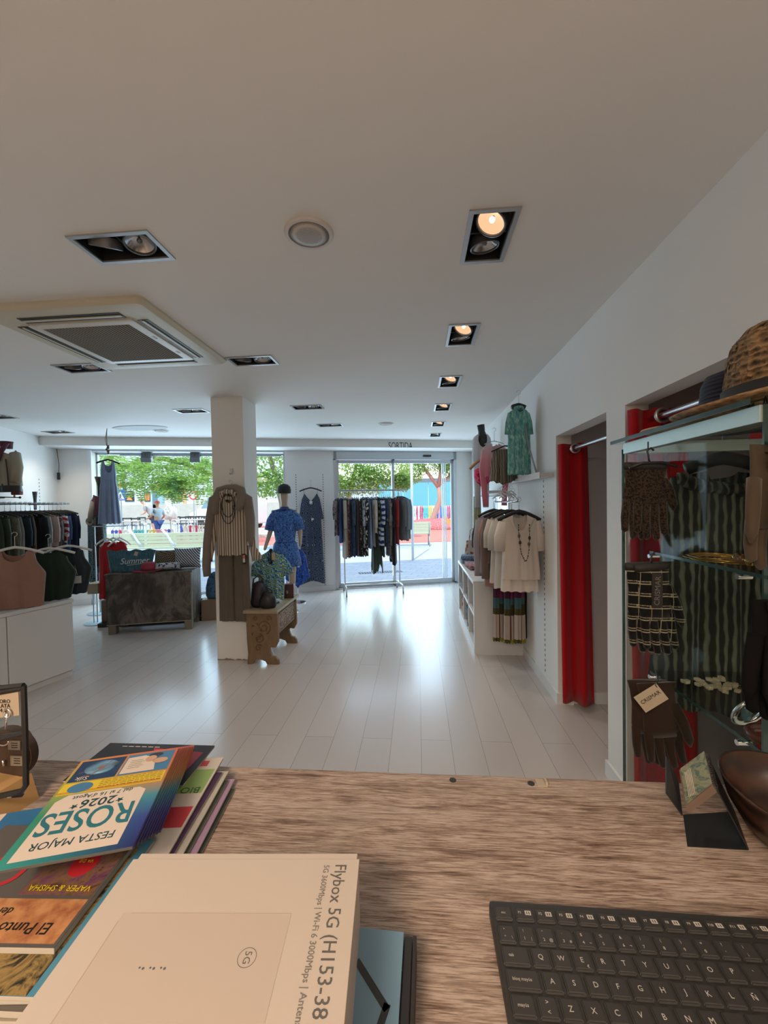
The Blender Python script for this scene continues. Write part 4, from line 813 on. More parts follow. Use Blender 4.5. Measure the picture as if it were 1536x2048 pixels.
bm = nb(); shell(bm, [(.03, .15), (-.02, .152)], lambda u: .03, lambda u: -.02, .04, .001, 2, 20, 3); mk('waistband', bm, m_tro, t, True)
t2 = thing('swing_tag', 'black swing tag with an orange label on the brown trousers', 'tag', aty(488, 1118, CY-.06)); bm = nb(); cbox(bm, (0, 0, 0), (.036, .003, .10), bev=.001); mk('card', bm, M_BLACK, t2); bm = nb(); cbox(bm, (0, -.002, .025), (.022, .001, .025)); mk('orange_label', bm, plain('orange_label', (.75, .20, .07), .6), t2); bm = nb(); cbox(bm, (0, -.002, -.012), (.022, .001, .04)); mk('barcode_label', bm, plain('pale_label', (.6, .6, .58), .6), t2)
for k, (w_, d_, lb) in enumerate(((.055, .20, 'short dark cord necklace on the striped blouse'), (.062, .26, 'long dark cord necklace with ring on the striped blouse'))):
    bm = nb(); pts = [(cx+w_*1.1*math.sin(a)*(1 if a < PI else 1), CY-.062, cc.z+.02-.02-d_*.5+d_*.55*math.cos(a)) for a in [2*PI*q/30 for q in range(30)]]; tube(bm, pts, .0035, 6, closed=True)
    if k: tube(bm, [(cx+.065+.018*math.cos(a), CY-.068, cc.z-.12+.018*math.sin(a)) for a in [2*PI*q/16 for q in range(16)]], .0035, 6, closed=True)
    for q in range(9, 22, 4+k): ball(bm, pts[q], .007)
    obj1('necklace', lb, 'necklace', bm, plain('dark_cord', (.015, .013, .014), .5), 'necklaces on the column')
hanger((cx, CY+.01, cc.z+.035), 0, 'black hanger on the column under the taupe jacket', w=.15, hook=.09, flat=.016)
bm = nb(); P = aty(463, 943, 3.868); cbox(bm, (P.x, 3.866, P.z), (.03, .006, .06), bev=.002); tube(bm, [(P.x, 3.862, P.z-.02), (P.x, 3.83, P.z-.03), (P.x, 3.82, P.z-.015)], .004, 6); obj1('adhesive_hook', 'clear adhesive hook on the column above the jacket', 'hook', bm, plain('clear_hook', (.6, .62, .64), .2), smooth=40)
# ================================================================== carved bench and what stands on it
E8 = lambda x, y, Y=3.77: aty(480+x/7.31, 1060+y/7.31, Y)
b = NB('carved_oak'); co = b.co(); n_ = b.noise(b.co(scale=(1, 1, .3)), 30, 4); b.col(b.mix(n_, (.13, .078, .04), (.26, .165, .085))); b.bump(n_, .2, .003); m_oak = b.fin(.6)
b = NB('carved_frieze'); w_ = b.vor(b.co(scale=(1, 1, 1)), 42, 'SMOOTH_F1'); n2 = b.wave(b.co(), 9, 14, 2.5, 'Y'); f = b.math('MULTIPLY', w_, b.math('ADD', n2, .5)); b.col(b.ramp(f, [(.15, (.05, .028, .018)), (.4, (.22, .12, .07)), (.6, (.34, .24, .15))])); b.bump(f, .9, .01); m_carv = b.fin(.6)
m_line = plain('carved_groove', (.15, .06, .03), .6)
t = thing('carved_bench', 'small carved oak chest bench beside the white column', 'bench', (0, 0, 0))
BX0, BX1 = -1.645, -1.365
bm = nb(); box(bm, (BX0+.01, 3.80, .27), (BX1-.005, 4.37, .498)); mk('chest_body', bm, m_oak, t)
bm = nb(); box(bm, (BX0-.025, 3.725, .50), (BX1+.03, 4.45, .528), bev=.006); mk('seat', bm, plain('pale_oak', (.30, .24, .16), .5), t)
bm = nb(); box(bm, (BX1-.005, 3.85, .30), (BX1+.004, 4.33, .47)); fp = mk('carved_panel', bm, m_carv, t)
bm = nb()
for z0, z1 in ((.285, .30), (.462, .477)): box(bm, (BX1-.004, 3.81, z0), (BX1+.009, 4.36, z1))
box(bm, (BX1-.004, 3.81, .285), (BX1+.009, 3.85, .477)); box(bm, (BX1-.004, 4.33, .285), (BX1+.009, 4.36, .477)); mk('panel_frame', bm, m_oak, t)
out = [(85, 1175), (545, 1175), (560, 1590), (560, 1640), (520, 1720), (455, 1712), (432, 1740), (445, 1790), (470, 1850), (520, 1862), (555, 1900), (572, 1962), (400, 1962), (370, 1920), (300, 1893), (220, 1893), (180, 1930), (175, 1958), (108, 1958), (118, 1800), (100, 1600), (90, 1350)]
pl_ = [(E8(x, y).x, max(0, E8(x, y).z)) for x, y in out]; zmin = min(z for x, z in pl_)
pl_ = [(x, z if z > .03 else 0) for x, z in pl_]
for y0 in (3.77, 4.36): bm = nb(); prism(bm, pl_, y0, y0+.032, XZ); mk('end_panel', bm, m_oak, t)
bm = nb(); xm, zm = (BX0+BX1)/2, .30
def scroll(cx_, cz_, r0, turns, a0, s=1):
    pts = []; n = int(18*turns)
    for k in range(n+1): a = a0+s*2*PI*turns*k/n; r = r0*(1-.8*k/n); pts.append((cx_+r*math.cos(a), 3.768, cz_+r*math.sin(a)))
    tube(bm, pts, [.0045*(1-.4*k/n) for k in range(n+1)], 6)
scroll(xm+.02, zm+.06, .072, 1.6, -1.2); scroll(xm-.03, zm-.05, .05, 1.3, 1.5, -1); scroll(xm+.07, zm+.145, .026, 1.2, -.5); scroll(xm-.06, zm+.14, .024, 1.2, 3.4, -1); scroll(xm-.035, zm-.14, .035, 1.3, .6)
for k in range(6): a = k*1.1; p = (xm-.05+.03*math.cos(a), 3.768, zm+.02+.06*math.sin(a)); tube(bm, [p, (p[0]+.022*math.cos(a+.6), 3.766, p[2]+.022*math.sin(a+.6)), (p[0]+.035*math.cos(a+1.2), 3.768, p[2]+.035*math.sin(a+1.2))], [.002, .0075, .001], 6)
mk('scroll_carving', bm, m_line, t, True)
ST = .529
def softbag(name, label, P, w, h, d, m, rz=0, flap=None, strap=None, cat='bag', group=None):
    t = thing(name, label, cat, P, rz, group); bm = nb(); ring = [(.93, 0), (1.08, .12), (1.06, .4), (.90, .72), (.62, .93), (.3, .99), (.05, 1.0)]
    lathe(bm, [(w/2*k, h*z) for k, z in ring], n=24, sy=d/w)
    for v in bm.verts: v.co += v.co.normalized()*.012*noise.noise(v.co*16)
    mk('body', bm, m, t, True)
    if flap: bm = nb(); cbox(bm, (0, -d/2-.003, h*.62), (w*.9, .008, h*.5), bev=.003); mk('flap', bm, flap, t)
    if strap:
        bm = nb(); tube(bm, [(-w*.3, -d*.35, h*.8), (-w*.25, -d*.3, h*1.1), (0, 0, h*1.25), (w*.25, 0, h*1.1), (w*.3, 0, h*.8)], (.004, .008), 6); mk('strap', bm, strap, t, True)
    return t
m_plum = plain('plum_leather', (.016, .008, .014), .5); m_blk = plain('black_leather', (.012, .010, .013), .45)
P = aty(517, 1208, 3.83); softbag('backpack', 'dark plum leather backpack at the left end of the bench seat', (-1.575, 3.90, ST), .15, .25, .13, m_plum, strap=m_blk)
P = aty(547, 1210, 3.92); softbag('handbag', 'black handbag in the middle of the bench seat under the leaf-print shirt', (-1.47, 3.86, ST), .16, .15, .13, m_blk, strap=m_blk)
t = thing('shoulder_bag', 'small maroon flap bag at the far end of the bench seat', 'bag', (-1.405, 4.27, ST), .15); m_mar = plain('maroon_leather', (.075, .018, .022), .4)
bm = nb(); cbox(bm, (0, 0, .075), (.135, .07, .15), bev=.012); mk('body', bm, m_mar, t, 40); bm = nb(); cbox(bm, (0, -.038, .105), (.137, .008, .09), bev=.003); fl = mk('flap', bm, m_mar, t)
bm = nb(); tube(bm, [(.008*math.cos(a), -.046, .07+.014*math.sin(a)) for a in [2*PI*k/12 for k in range(12)]], .003, 6, closed=True); mk('clasp', bm, M_CHROME, fl)
m_leafp = fabric('blue_green_leaf_print', 'leaf', '#2a6a9c', '#cfdcd4', '#5a8a5c', s=1.05)
t = garment('printed_shirt', 'blue and green leaf-print shirt displayed over the handbags on the bench', 'shirt', (-1.50, 4.05, 1.07), .25, m_leafp, [(0, .05), (-.08, .12), (-.3, .13), (-.5, .12)], (.35, .14, .03), .05, .48, .06, sl=[(0, 0, .045, 0), (.06, -.10, .06, 0), (.09, -.19, .065, 0)], botf=lambda u: -.46-.06*u, fold=.010)
bm = nb(); cbox(bm, (.03, -.066, -.06), (.035, .003, .07)); mk('price_tag', bm, plain('kraft_tag', (.45, .36, .26), .7), t)
bm = nb(); cyl(bm, (-1.50, 4.05, ST), (-1.50, 4.05, 1.06), .008, 8); lathe(bm, [(.07, 0), (.07, .008), (.01, .01)], (-1.50, 4.05, ST), 16); ball(bm, (-1.50, 4.05, 1.065), .02); obj1('bust_stand', 'thin black stand under the leaf-print shirt on the bench', 'stand', bm, M_BLACK, smooth=40)

# ================================================================== wooden chest by the window
CR = math.atan2(.26, .94); t = thing('wooden_chest', 'dark distressed wooden chest on short legs in front of the display window', 'chest', (-3.735, 4.565, 0), CR)
b = NB('distressed_dark_wood'); co = b.co(scale=(1, 1, .6)); n1 = b.noise(co, 5, 6, .65, .6); n2 = b.noise(b.co(scale=(1.5, 1, 8)), 9, 4, .6); b.col(b.mix(b.math('MULTIPLY', n2, .5), b.ramp(n1, [(.36, (.016, .012, .010)), (.48, (.055, .042, .034)), (.58, (.17, .14, .11)), (.68, (.06, .047, .037))]), (.05, .04, .033)))
b.bump(n2, .3, .004); m_dist = b.fin(.65)
CLn, CD, CH = .965, .44, .735
bm = nb(); box(bm, (0, 0, .115), (CLn, CD, CH-.018), bev=.004); mk('body', bm, m_dist, t)
bm = nb(); box(bm, (-.008, -.008, CH-.018), (CLn+.008, CD+.008, CH), bev=.004); mk('top', bm, m_dist, t)
bm = nb(); box(bm, (0, -.003, .112), (CLn, .01, .122)); box(bm, (CLn-.012, -.004, .12), (CLn+.002, .01, CH-.02)); mk('edge_strip', bm, plain('worn_edge', (.26, .23, .18), .7), t)
m_leg = plain('pale_worn_wood', (.19, .155, .105), .7)
for x in (.01, CLn-.10):
    for y in (.01, CD-.10): bm = nb(); box(bm, (x, y, 0), (x+.085, y+.085, .115), bev=.004); mk('leg', bm, m_leg, t)
CM = Matrix.Translation((-3.735, 4.565, 0)) @ Matrix.Rotation(CR, 4, 'Z')
def ch(x, y, z=CH): return CM @ Vector((x, y, z))
def cushion(name, label, P, w, h, d, m, rz=0, tilt=0, cat='cushion', group=None, z0=None, M0=None):
    t_ = nb(); n = 16; g = {}
    for s in (-1, 1):
        for i in range(n+1):
            for j in range(n+1):
                u, v = -1+2*i/n, -1+2*j/n; k = (1-u**4)*(1-v**4); pin = 1-.08*(1-abs(v))*abs(u)**3-.0
                g[s, i, j] = t_.verts.new((u*w/2*(1-.07*(1-v*v)*u*u), s*d/2*k**.6, h/2+v*h/2*(1-.07*(1-u*u)*v*v)))
        for i in range(n):
            for j in range(n): t_.faces.new([g[s, a, c_] for a, c_ in ((i, j), (i+1, j), (i+1, j+1), (i, j+1))])
    bmesh.ops.remove_doubles(t_, verts=t_.verts, dist=.0005)
    bmesh.ops.transform(t_, matrix=Matrix.Rotation(tilt, 4, 'X'), verts=t_.verts)
    mz = min(v.co.z for v in t_.verts); bmesh.ops.translate(t_, verts=t_.verts, vec=(0, 0, -mz))
    o = mk(name, t_, m, None, True, P, rz); tag(o, label, cat, group); return o
# Summer tote
t = thing('tote_bag', 'faded teal tote bag with white Summer lettering leaning on the chest', 'bag', ch(.22, .15), CR)
TI = Matrix.Rotation(-.18, 4, 'X'); bm = nb(); n = 18
for s in (-1, 1):
    g = [[bm.verts.new(TI @ Vector(((-.5+i/n)*(.46+.10*(j/n)), s*.045*math.sqrt(max(0, 1-(2*i/n-1)**2))*(1-.5*(j/n)**2)+.004*math.sin(i*1.7+j), .265*j/n+(.010*math.sin(i*1.3) if j == n else 0)))) for i in range(n+1)] for j in range(n+1)]
    for j in range(n):
        for i in range(n): bm.faces.new((g[j][i], g[j][i+1], g[j+1][i+1], g[j+1][i]))
bmesh.ops.remove_doubles(bm, verts=bm.verts, dist=.0005); mk('body', bm, fabric('faded_teal_canvas', 'sand', '#2f4f5c', '#466a76'), t, True)
Mt = TI @ axes((.06, -.052, .125), (1, 0, .02), (-.02, 0, 1), (0, -1, 0)); bm = text_bm('Summer', .105, .0015, M=Mt, shear=.25, sx=.92); bmesh.ops.transform(bm, matrix=Matrix.Identity(4), verts=bm.verts)
tube(bm, [TI @ Vector((-.02, -.052, .075)), TI @ Vector((.08, -.052, .082)), TI @ Vector((.19, -.047, .10))], .003, 6); mk('lettering', bm, plain('white_print', (.55, .60, .60), .7), t)
bm = nb(); cbox(bm, (.09, -.055, .225), (.04, .003, .05), R=TI @ Matrix.Rotation(.3, 4, 'Y')); mk('price_tag', bm, plain('kraft_tag', (.45, .36, .26), .7), t)
# red hat
t = thing('felt_hat', 'crimson felt hat lying on the front edge of the wooden chest', 'hat', ch(.46, .075), CR+.1); m_red = plain('crimson_felt', (.26, .03, .05), .85)
bm = nb(); lathe(bm, [(.095, .012), (.17, .004), (.185, .012), (.183, .016), (.12, .012), (.088, .018)], n=32, sy=.62, cap=False)
for v in bm.verts: v.co.z += .018*max(0, v.co.x/.18)**2+.02*max(0, v.co.y/.11)*abs(v.co.y/.11)
mk('brim', bm, m_red, t, True)
bm = nb(); lathe(bm, [(.092, .010), (.090, .06), (.080, .105), (.045, .118), (.004, .100)], n=28, sy=.72); mk('crown', bm, m_red, t, True)
bm = nb(); lathe(bm, [(.0935, .014), (.0925, .034)], n=28, sy=.725, cap=False); mk('band', bm, plain('dark_red_band', (.09, .012, .02), .6), t, True)
m_bs = fabric('black_beige_ribs', 'check', '#16130f', '#867660', s=2.4)
cushion('cushion', 'black and beige checked cushion behind the crimson hat on the chest', ch(.60, .28), .34, .25, .16, m_bs, CR, -.35, group='cushions on the chest')
cushion('cushion', 'white and navy flower-print cushion lying flat behind the crimson hat', ch(.66, .10), .30, .09, .16, fabric('navy_white_flower', 'floral', '#a9abb0', '#22304c', '#b9bcc2', s=1.2), CR+.15, -.3, group='cushions on the chest')
b = NB('navy_white_zigzag'); w_ = b.wave(b.co(rot=(0, .7, 0)), 14, 2, 1.2, 'X'); b.col(b.ramp(w_, [(0, (.03, .035, .08)), (.5, (.03, .035, .08)), (.6, (.50, .50, .48)), (1, (.50, .50, .48))])); b.bump(b.noise(b.co(), 60, 3), .5, .006)
cushion('cushion', 'fringed navy and white striped cushion at the right end of the chest', ch(.86, .22), .32, .27, .14, b.fin(.9), CR+.1, -.3, group='cushions on the chest')
# cartons and bags behind the chest
def carton(label, P, s, rz=0):
    t = thing('cardboard_box', label, 'box', P, rz, 'cardboard boxes near the chest'); bm = nb(); box(bm, (-s[0]/2, -s[1]/2, 0), (s[0]/2, s[1]/2, s[2]), bev=.003); mk('carton', bm, plain('cardboard', (.20, .13, .085), .8), t)
    bm = nb(); box(bm, (-.025, -s[1]/2-.001, s[2]*.5), (.025, s[1]/2+.001, s[2]+.001)); mk('tape', bm, plain('brown_tape', (.17, .11, .07), .35), t)
bm = nb(); box(bm, (-.62, -.2, 0), (.95, .12, .05)); box(bm, (-.28, .0, .05), (.95, .12, .16)); o = mk('low_plinth', bm, M_BLACK, None, False, (-3.55, 5.21, 0), CR); tag(o, 'low black plinth under the cardboard boxes by the window', 'plinth')  # right end and raised back added to block the window reflection under the chest
P = CM @ Vector((.02, .66, 0)); carton('brown cardboard box at the left of the wooden chest, under the red dress', (-3.95, 5.10, .051), (.40, .2, .27), CR)
bm = nb(); box(bm, (-.25, -.13, 0), (.2, .13, .27)); o = mk('storage_crate', bm, M_BLACK, None, False, (-2.80, 5.50, 0), CR); tag(o, 'black crate right of the wooden chest, behind the column', 'crate')
carton('brown cardboard box between the chest and the column', (-2.78, 5.28, .0), (.26, .16, .28), CR)
softbag('denim_bag', 'blue tie-dyed denim bag standing on the box between chest and column', (-2.73, 5.30, .281), .26, .36, .12, fabric('tie_dyed_denim', 'tie', '#16304c', '#4c6c84', '#1e3c5c'), CR)
# red dress on white hangers behind the chest
P = aty(226, 1083, 5.05); t = garment('red_dress', 'bright red dress hanging behind the left end of the wooden chest', 'dress', P, .2, fabric('red_crepe', 'plain', '#96181e', '#b8242a'), [(0, .14), (-.1, .175), (-.4, .18), (-.8, .20)], (.45, .07, .02), .03, .75, .045, fold=.010)
for k, (px, py) in enumerate(((212, 1052), (226, 1050), (238, 1054))):
    Pq = aty(px, py, 5.05+.02*k); hanger((Pq.x, Pq.y, P.z+.03), .2+.5*k, ['white hanger above the red dress, left one', 'white hanger above the red dress, middle one', 'white hanger above the red dress, right one'][k], M_HWHITE, w=.15, hook=.16, drop=.10, group='white hangers above the red dress', mh=M_HWHITE)
bm = nb(); cyl(bm, (P.x-.3, P.y+.02, P.z+.20), (P.x+.15, P.y+.06, P.z+.20), .006, 8); cyl(bm, (P.x-.27, P.y+.02, 0), (P.x-.27, P.y+.02, P.z+.20), .008, 8); lathe(bm, [(.15, 0), (.15, .008), (.01, .012)], (P.x-.27, P.y+.02, 0), 20); obj1('garment_stand', 'thin pale stand carrying the red dress left of the chest', 'stand', bm, plain('pale_blue_metal', (.45, .58, .64), .3, .4), smooth=40)
# hanging grey-blue dress on a cord from the ceiling
P = aty(216, 922, 5.15); t = garment('strap_dress', 'grey-blue sleeveless dress hanging from a ceiling cord in front of the window', 'dress', P, .75, fabric('grey_blue_jersey', 'plain', '#7484a0', '#8c9cb8'), [(0, .07), (-.1, .085), (-.30, .09), (-.35, .10), (-.85, .135)], (.6, .16, .06), .02, .84, [(0, .03), (-.4, .07), (-.85, .10)], fold=.014, nf=6)
hanger(P+Vector((0, 0, .005)), .75, 'black hanger on a cord holding the grey-blue dress', w=.13, hook=.10)
bm = nb(); tube(bm, [P+Vector((0, 0, .10)), Vector((P.x-.01, P.y, ZC-.12)), Vector((P.x, P.y, ZC))], .004, 6)
for k in range(5): ball(bm, P+Vector((.012*math.sin(k*2), .012*math.cos(k*2), .11+.022*k)), .014+.004*(k % 2))
tube(bm, [P+Vector((-.01, 0, .2)), Vector((P.x-.03, P.y, P.z+.28)), Vector((P.x, P.y, ZC))], .003, 6)
obj1('cord', 'beaded brown cord from the ceiling holding the grey-blue dress', 'cord', bm, plain('brown_cord', (.10, .07, .055), .7))
# window dummy with leaf print robe
P = aty(196, 1060, 5.55); t = thing('window_mannequin', 'window mannequin in a teal leaf-print robe with beige and burgundy layers', 'mannequin', (P.x, P.y, 0), -.3)
z0 = aty(196, 990, 5.55).z
bm = nb(); tube(bm, [(0, 0, .01), (0, 0, 1.0)], .012, 8); lathe(bm, [(.16, 0), (.16, .01), (.02, .02)], n=24); mk('stand', bm, plain('pale_blue_metal', (.45, .58, .64), .3, .4), t, 40)
bm = nb(); shell(bm, [(0, .09), (-.08, .15), (-.5, .16), (-1.05, .12)], lambda u: -.04*abs(u), lambda u: -.95+.12*u, .09, .012, 5, seed=8); bmesh.ops.translate(bm, verts=bm.verts, vec=(-.02, 0, 1.46)); mk('robe', bm, fabric('teal_leaf_print', 'leaf', '#12343c', '#8a9c94', '#24505a', s=1.5), t, True)
bm = nb(); shell(bm, [(0, .05), (-.1, .10), (-.3, .08)], lambda u: -.03*abs(u), lambda u: -.3, .06, .008, 3, seed=9); bmesh.ops.translate(bm, verts=bm.verts, vec=(.07, -.03, 1.72)); mk('burgundy_top', bm, plain('burgundy_cloth', (.09, .025, .04), .8), t, True)
bm = nb(); tube(bm, [(.04, -.06, 1.62), (.0, -.08, 1.45), (-.02, -.09, 1.34)], [.05, .045, .035], 10); tube(bm, [(-.04+.07*math.cos(a), -.08, 1.34+.045*math.sin(a)) for a in [2*PI*k/16 for k in range(16)]], .018, 8, closed=True); mk('beige_scarf', bm, plain('beige_cloth', (.30, .26, .20), .8), t, True)
bm = nb(); shell(bm, [(0, .05), (-.5, .10), (-.7, .09)], lambda u: 0, lambda u: -.7, .05, .012, 4, seed=10); bmesh.ops.translate(bm, verts=bm.verts, vec=(.12, -.06, 1.40)); mk('brown_wrap', bm, fabric('brown_print', 'leaf', '#2a2320', '#5c4c40', '#1c2a28'), t, True)
bm = nb(); ball(bm, (-.05, .0, 1.60), .075, 1, .6, 1, 16); mk('round_bag', bm, plain('brown_leather', (.05, .028, .02), .5), t, True)
bm = nb(); tube(bm, [(.06, 0, 1.7), (.05, 0, 1.85), (.05, 0, 1.98)], [.02, .018, .05], 10); shell(bm, [(0, .05), (-.25, .07)], lambda u: 0, lambda u: -.28, .03, .004, 3, seed=11); mk('patterned_scarf', bm, fabric('brown_print', 'leaf', '#2a2320', '#5c4c40', '#1c2a28'), t, True)
P = aty(188, 1176, 5.0); t = thing('wooden_stool', 'pale wooden stool showing left of the red dress', 'stool', (P.x+.0, P.y+.05, 0), .2); bm = nb(); box(bm, (-.065, -.1, P.z-.07), (.065, .1, P.z+.065), bev=.004); mk('seat_block', bm, plain('pale_pine', (.36, .29, .19), .6), t)
bm = nb(); ball(bm, (-.07, -.06, P.z), .012); mk('knob', bm, M_BLACK, t)
for s in (-1, 1): bm = nb(); cyl(bm, (s*.05, 0, 0), (s*.05, 0, P.z-.06), .007, 6); mk('leg', bm, plain('pale_blue_metal', (.45, .58, .64), .3, .4), t)
# ================================================================== left: white cabinet, tops, wall rail
CA = math.atan2(.14, .52)      # the cabinet stands at a slight angle
cabd = Vector((.26, .9656, 0)).normalized(); P1 = Vector((-3.155, 3.46, 0)); CAz = math.atan2(cabd.y, cabd.x)-PI/2
t = thing('white_cabinet', 'low white cabinet with plain doors at the left edge of the shop', 'cabinet', P1, CAz)   # local: -y along the front, -x to the wall
CLg = 1.50; CDp = .46; CHt = .705
bm = nb(); box(bm, (-CDp, -CLg, .055), (-.02, 0, CHt-.03)); mk('carcass', bm, M_WHITE, t)
bm = nb(); box(bm, (-CDp-.0, -CLg, CHt-.03), (.006, .006, CHt)); mk('worktop', bm, M_WHITE, t)
bm = nb(); box(bm, (-CDp+.02, -CLg+.02, 0), (-.028, -.0, .055)); mk('plinth', bm, M_WHITE, t)
for k in range(3): bm = nb(); box(bm, (-.019, -.50*(k+1)+.003, .06), (.0, -.50*k-.003, CHt-.034), bev=.0015); mk('door', bm, M_WHITE, t)
KM = Matrix.Translation(P1) @ Matrix.Rotation(CAz, 4, 'Z')
def cb(x, y, z=CHt): return KM @ Vector((x, y, z))
m_pk = fabric('dusty_pink_jersey', 'plain', '#8a6a60', '#9c7a6e'); m_gn = fabric('dark_green_jersey', 'plain', '#1f2a22', '#2a382c'); m_dk = fabric('slate_jersey', 'plain', '#23282c', '#30363a')
def tankz(px, py, x, y): return None
def top_on_cab(label, hl, px, py, Y, rz, m, hw, hwb, L, neck, sl=None, slope=.03, tg=False):
    P = aty(px, py, Y); zt = CHt+.004+L
    t = garment('sleeveless_knit', label, 'top', (P.x, P.y, zt), rz, m, [(0, hw*.62), (-.10, hw*.70), (-.2, hw), (-L, hwb)], neck, slope, L, .035, sl, fold=.007, hem=.003)
    if tg: bm = nb(); cbox(bm, (.07, -.05, -.30), (.055, .002, .07)); cyl(bm, (.07, -.045, -.26), (.05, -.04, -.16), .001, 5); mk('price_tag', bm, plain('grey_card', (.50, .47, .46), .6), t)
    hanger((P.x, P.y, zt+.015), rz, hl, M_HWHITE, w=.19, drop=.06, hook=.12, group='white hangers of the tops on the cabinet', mh=M_HWHITE); return t
top_on_cab('dark slate sleeveless top with a paper tag at the right end of the cabinet', 'white hanger of the dark slate top on the cabinet', 135, 1100, 3.62, .75, m_dk, .19, .14, .44, (.66, .07, .03), tg=True)
top_on_cab('dark green sleeveless top in the middle on the white cabinet', 'white hanger of the dark green top on the cabinet', 97, 1100, 3.40, .8, m_gn, .20, .15, .44, (.55, .03, .02), slope=.06)
top_on_cab('dusty pink sleeveless knit top at the left on the white cabinet', 'white hanger of the dusty pink top on the cabinet', 30, 1100, 3.12, .55, m_pk, .20, .175, .48, (.62, .09, .05))
bm = nb(); P = cb(-.2, -.62, CHt+.012); cbox(bm, P, (.24, .16, .02), .3, .006); obj1('folded_sweater', 'dark folded top lying on the cabinet under the pink top', 'top', bm, fabric('dark_print', 'floral', '#161412', '#5c5048'))
# wall rail with garments
RA2 = Vector((-4.60, 4.05, 0)); RB2 = Vector((-4.99, 5.45, 0)); rd = (RB2-RA2).normalized(); rl = (RB2-RA2).length; ZR = 1.60; rz0 = math.atan2(rd.y, rd.x)
t = thing('wall_clothes_rail', 'black clothes rail along the left wall full of garments', 'clothes rail', RA2, rz0)
bm = nb(); cyl(bm, (-.3, 0, ZR), (rl+.03, 0, ZR), .012, 10); mk('bar', bm, M_BLACK, t, 40)
for s in (.55, rl-.05): bm = nb(); box(bm, (s-.012, 0, ZR-.012), (s+.012, .46, ZR+.012)); mk('bracket', bm, M_BLACK, t)
wn = Vector((-rd.y, rd.x, 0))
LG2 = [(-.12, ('plain', '#20281c', '#343e2c'), .74, .20, 'dark olive trousers'), (-.02, ('plain', '#262e20', '#3c4632'), .76, .20, 'olive blouse'), (.08, ('sand', '#4c4a3e', '#6c6858'), .75, .20, 'khaki shirt'),
 (.18, ('plain', '#6e6a62', '#86827a'), .66, .2, 'pale cream shirt'), (.27, ('plain', '#141c22', '#1e2a32'), .70, .22, 'dark petrol jacket'), (.36, ('plain', '#12181e', '#1a242c'), .68, .2, 'dark navy jacket'),
 (.45, ('plain', '#6c4630', '#7e563c'), .56, .18, 'tan brown trousers'), (.53, ('plain', '#101216', '#181b20'), .50, .24, 'black T-shirt'), (.62, ('plain', '#7c7672', '#8e8884'), .58, .22, 'white shirt with grey hem'),
 (.71, ('plain', '#7c645c', '#94796f'), .46, .22, 'pale pink blouse'), (.80, ('plain', '#8c7a74', '#a48f88'), .44, .22, 'blush pink blouse'), (.90, ('floral', '#5c544c', '#26241f', '#746a60'), .60, .20, 'beige flowered dress'),
 (.99, ('tie', '#57524a', '#23211e', '#6e675c'), .62, .2, 'grey marbled dress'), (1.08, ('zebra', '#7c1c2c', '#b0a8a8'), .42, .19, 'red and white striped shirt'), (1.17, ('plain', '#28405c', '#3a587a'), .56, .18, 'blue denim shirt'),
 (1.26, ('plain', '#161c30', '#1e2740'), .60, .2, 'navy blouse'), (1.36, ('plain', '#10162a', '#182038'), .62, .2, 'navy jacket')]
hg2 = None
for i, (s, pat, L, hd, words) in enumerate(LG2):
    P = RA2+rd*(s+.02)+Vector((0, 0, ZR-.11)); rz = rz0-PI/2+rnd.uniform(-.25, .05)
    m = fabric('cloth_'+pat[0], *(pat if len(pat) > 3 else pat), s=1, seed=40+i)
    garment('hanging_garment', words+' on the rail along the left wall', 'clothing', P, rz, m, [(0, hd*.8), (-.2, hd), (-L, hd*.95)], (.28, .05, .02), .045, L, [(0, .014), (-.3, .026), (-L, .032)], [(0, 0, .05, 0), (.02, -.16, .05, 0), (.02, -.32, .042, 0)] if i % 3 else None, seed=i, group='garments on the left wall rail', nu=18, nv=14)
    lb = 'black hanger on the rail along the left wall'
    if hg2 is None: hg2 = hanger(P+Vector((0, 0, .002)), rz, lb, w=.19, hook=.11, group='hangers on the left wall rail')
    else: dup(hg2, P+Vector((0, 0, .002)), rz, lb)
P = RA2+rd*1.0+Vector((0, 0, ZR+.01)); P = aty(70, 1000, 5.0); bm = nb(); prism(bm, [(-.028, .11), (.028, .11), (.014, 0), (.012, -.13), (-.012, -.13), (-.014, 0)], -.01, .01, lambda x, z, d: P+Vector((x, d, z))); obj1('display_upright', 'black wedge-shaped upright bracket at the end of the left wall rail', 'bracket', bm, M_BLACK, smooth=False)
# jackets shown high on the left wall
P = aty(12, 893, 4.4); t = thing('display_bust', 'cream jacket over a dark blouse with burgundy collar, high on the left wall', 'bust', (P.x, P.y, P.z), -.15)
m_crj = fabric('cream_jacket_cloth', 'plain', '#8d8270', '#a09482')
bm = nb(); lathe(bm, [(.055, -.02), (.06, .04), (.065, .06), (.01, .062)], (-.02, .02, 0), 16); mk('neck', bm, plain('burgundy_cloth', (.09, .015, .03), .8), t, True)
bm = nb(); shell(bm, [(0, .09), (-.1, .17), (-.5, .19)], lambda u: -.03-.09*abs(u), lambda u: -.46, .10, .008, 3, seed=2); mk('jacket_body', bm, m_crj, t, True)
bm = nb(); tube(bm, [(.13, 0, -.09), (.19, -.02, -.25), (.20, -.05, -.42)], [.055, .055, .05], 12); tube(bm, [(-.13, 0, -.09), (-.19, -.06, -.22), (-.10, -.15, -.28)], [.055, .055, .04], 12); mk('jacket_sleeves', bm, m_crj, t, True)
bm = nb(); tube(bm, [(-.09, -.06, .0), (-.02, -.115, -.08), (.03, -.12, -.18)], [.02, .035, .01], 8); tube(bm, [(.07, -.03, .03), (.07, -.11, -.08), (.05, -.12, -.2)], [.02, .03, .01], 8); mk('collar', bm, plain('burgundy_cloth', (.09, .015, .03), .8), t, True)
